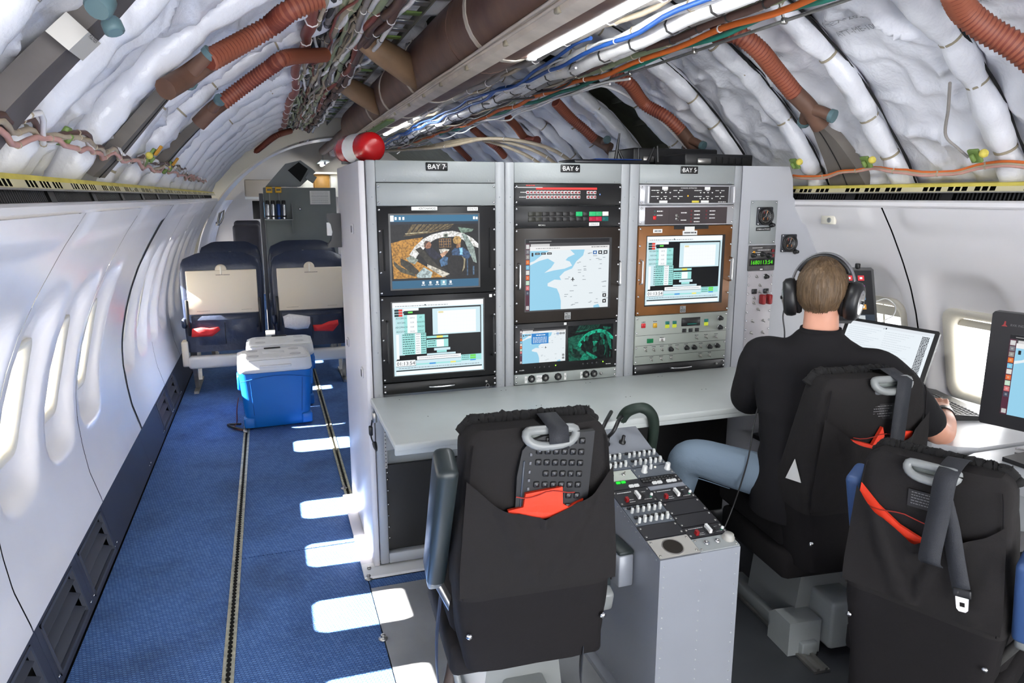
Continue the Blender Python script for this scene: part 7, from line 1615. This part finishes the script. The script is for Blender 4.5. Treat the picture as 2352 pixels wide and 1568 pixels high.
for i, q in enumerate(((618, 436), (639, 436))):
    p = ony(*q, YP - .03); t = thing('yellow_tag', 'yellow tagged clip above the flasks, %s one' % ('left', 'right')[i], 'tag', p, group='yellow tags'); MB().rbox(p.x - .03, p.x + .03, YP - .05, YP - .01, p.z - .03, p.z + .03, .006, 2).build('clip', mat('tag_yellow', (206, 160, 30), .5), t); MB().cyl((p.x, YP - .03, p.z - .12), (p.x, YP - .03, p.z - .03), .006, n=8).build('stem', PLGREY, t); MB().box(p.x - .02, p.x + .02, YP - .052, YP - .05, p.z - .008, p.z + .008).build('tag_mark', BLK2, t)
# ---- tilted equipment hood on the cabinet
hd = thing('equipment_hood', 'tilted grey equipment hood with dark opening on top of the partition', 'hood', (.3, YP + .2, 1.612))
o2 = [ony(*q, YP + .05) for q in ((610, 428), (690, 428), (725, 395), (718, 388), (690, 368), (655, 376))]
b = MB(); n = 6; b.add([p for p in o2] + [p + V(0, .3, 0) for p in o2], [tuple(range(n - 1, -1, -1)), tuple(range(n, 2 * n))] + [(i, (i + 1) % n, n + (i + 1) % n, n + i) for i in range(n)]); b.build('hood_shell', mat('hood_grey', (110, 116, 118), .5), hd)
o3 = [ony(*q, YP + .045) for q in ((661, 391), (686, 372), (707, 388), (690, 418))]; b = MB(); b.add(o3 + [p + V(0, -.004, 0) for p in o3], [(0, 1, 2, 3), (7, 6, 5, 4)] + [(i, (i + 1) % 4, 4 + (i + 1) % 4, 4 + i) for i in range(4)]); b.build('dark_opening', DARK, hd)
p0, p1 = ony(702, 402, YP), ony(726, 414, YP); MB().obox((p0 + p1) / 2, (.09, .1, .07), Matrix.Rotation(.6, 3, 'Y')).build('side_box', mat('hood_grey', (110, 116, 118), .5), hd)
# ---- far left: covered seats, wall screen, lit alcove
for i, (q0, q1, Y, lab) in enumerate([((536, 507), (600, 548), 9.9, 'dark covered seat back beyond the partition, upper one'), ((533, 516), (600, 565), 9.0, 'grey draped seat cover beyond the partition, lower one')]):
    a0, a1 = ony(*q0, Y), ony(*q1, Y); t = thing('covered_seat', lab, 'seat', (a0.x, Y, 0), group='covered seats beyond the partition'); MB().rbox(a0.x, a1.x, Y, Y + .16, .45, a0.z, .04, 3).build('seat_back', mat('cover_charcoal', (66, 64, 72), .7, var=.2, vscale=6), t); MB().rbox(a0.x, a1.x, Y + .1, Y + .6, .35, .48, .03, 2).build('seat_cushion', mat('cover_charcoal', (66, 64, 72), .7), t); MB().box(a0.x + .05, a0.x + .09, Y + .1, Y + .5, .0, .36).box(a1.x - .09, a1.x - .05, Y + .1, Y + .5, .0, .36).build('seat_legs', STEEL, t)
a0, a1 = ony(579, 461, 9.8), ony(600, 503, 9.8); t = thing('wall_screen', 'small lit screen beyond the partition on the left', 'screen', (a0.x, 9.8, a1.z)); MB().rbox(a0.x, a1.x + .1, 9.8, 9.84, a1.z, a0.z, .004, 1).build('bezel', BLK2, t); MB().box(a0.x + .10, a1.x + .09, 9.795, 9.799, a1.z + .02, a0.z - .02).build('display', EM((150, 200, 240), 1.2), t); MB().box(a0.x + .04, a0.x + .1, 9.82, 11.9, a1.z + .1, a1.z + .14).build('screen_arm', BLK2, t)
cc = ony(590, 470, 10.4)
cb = thing('overhead_cabinet', 'cream overhead cabinet in the far left corner', 'cabinet', (cc.x, 10.4, 1.6)); q0, q1 = ony(560, 412, 10.4), ony(605, 452, 10.4); MB().rbox(q0.x, q1.x + .3, 10.4, 11.2, q1.z, q0.z, .02, 2).build('cabinet_body', mat('cabinet_cream', (204, 192, 178), .5), cb); MB().box(q0.x, q1.x + .3, 10.38, 10.4, q1.z - .03, q1.z).build('light_strip', WHITE, cb)
t = thing('grab_handle', 'metal grab handle on the far left arch', 'handle', (-.55, 8.3, 1.35)); hq = [ony(*q, 8.24) for q in ((500, 514), (505, 490), (515, 482), (512, 500), (506, 512), (500, 514))]; MB().tube(hq, .012, 8).build('loop', STEEL, t)
MB().rbox(hq[0].x - .02, hq[0].x + .02, 8.24, 8.27, hq[0].z - .02, hq[0].z + .02, .004, 1).build('mount', STEEL, t)
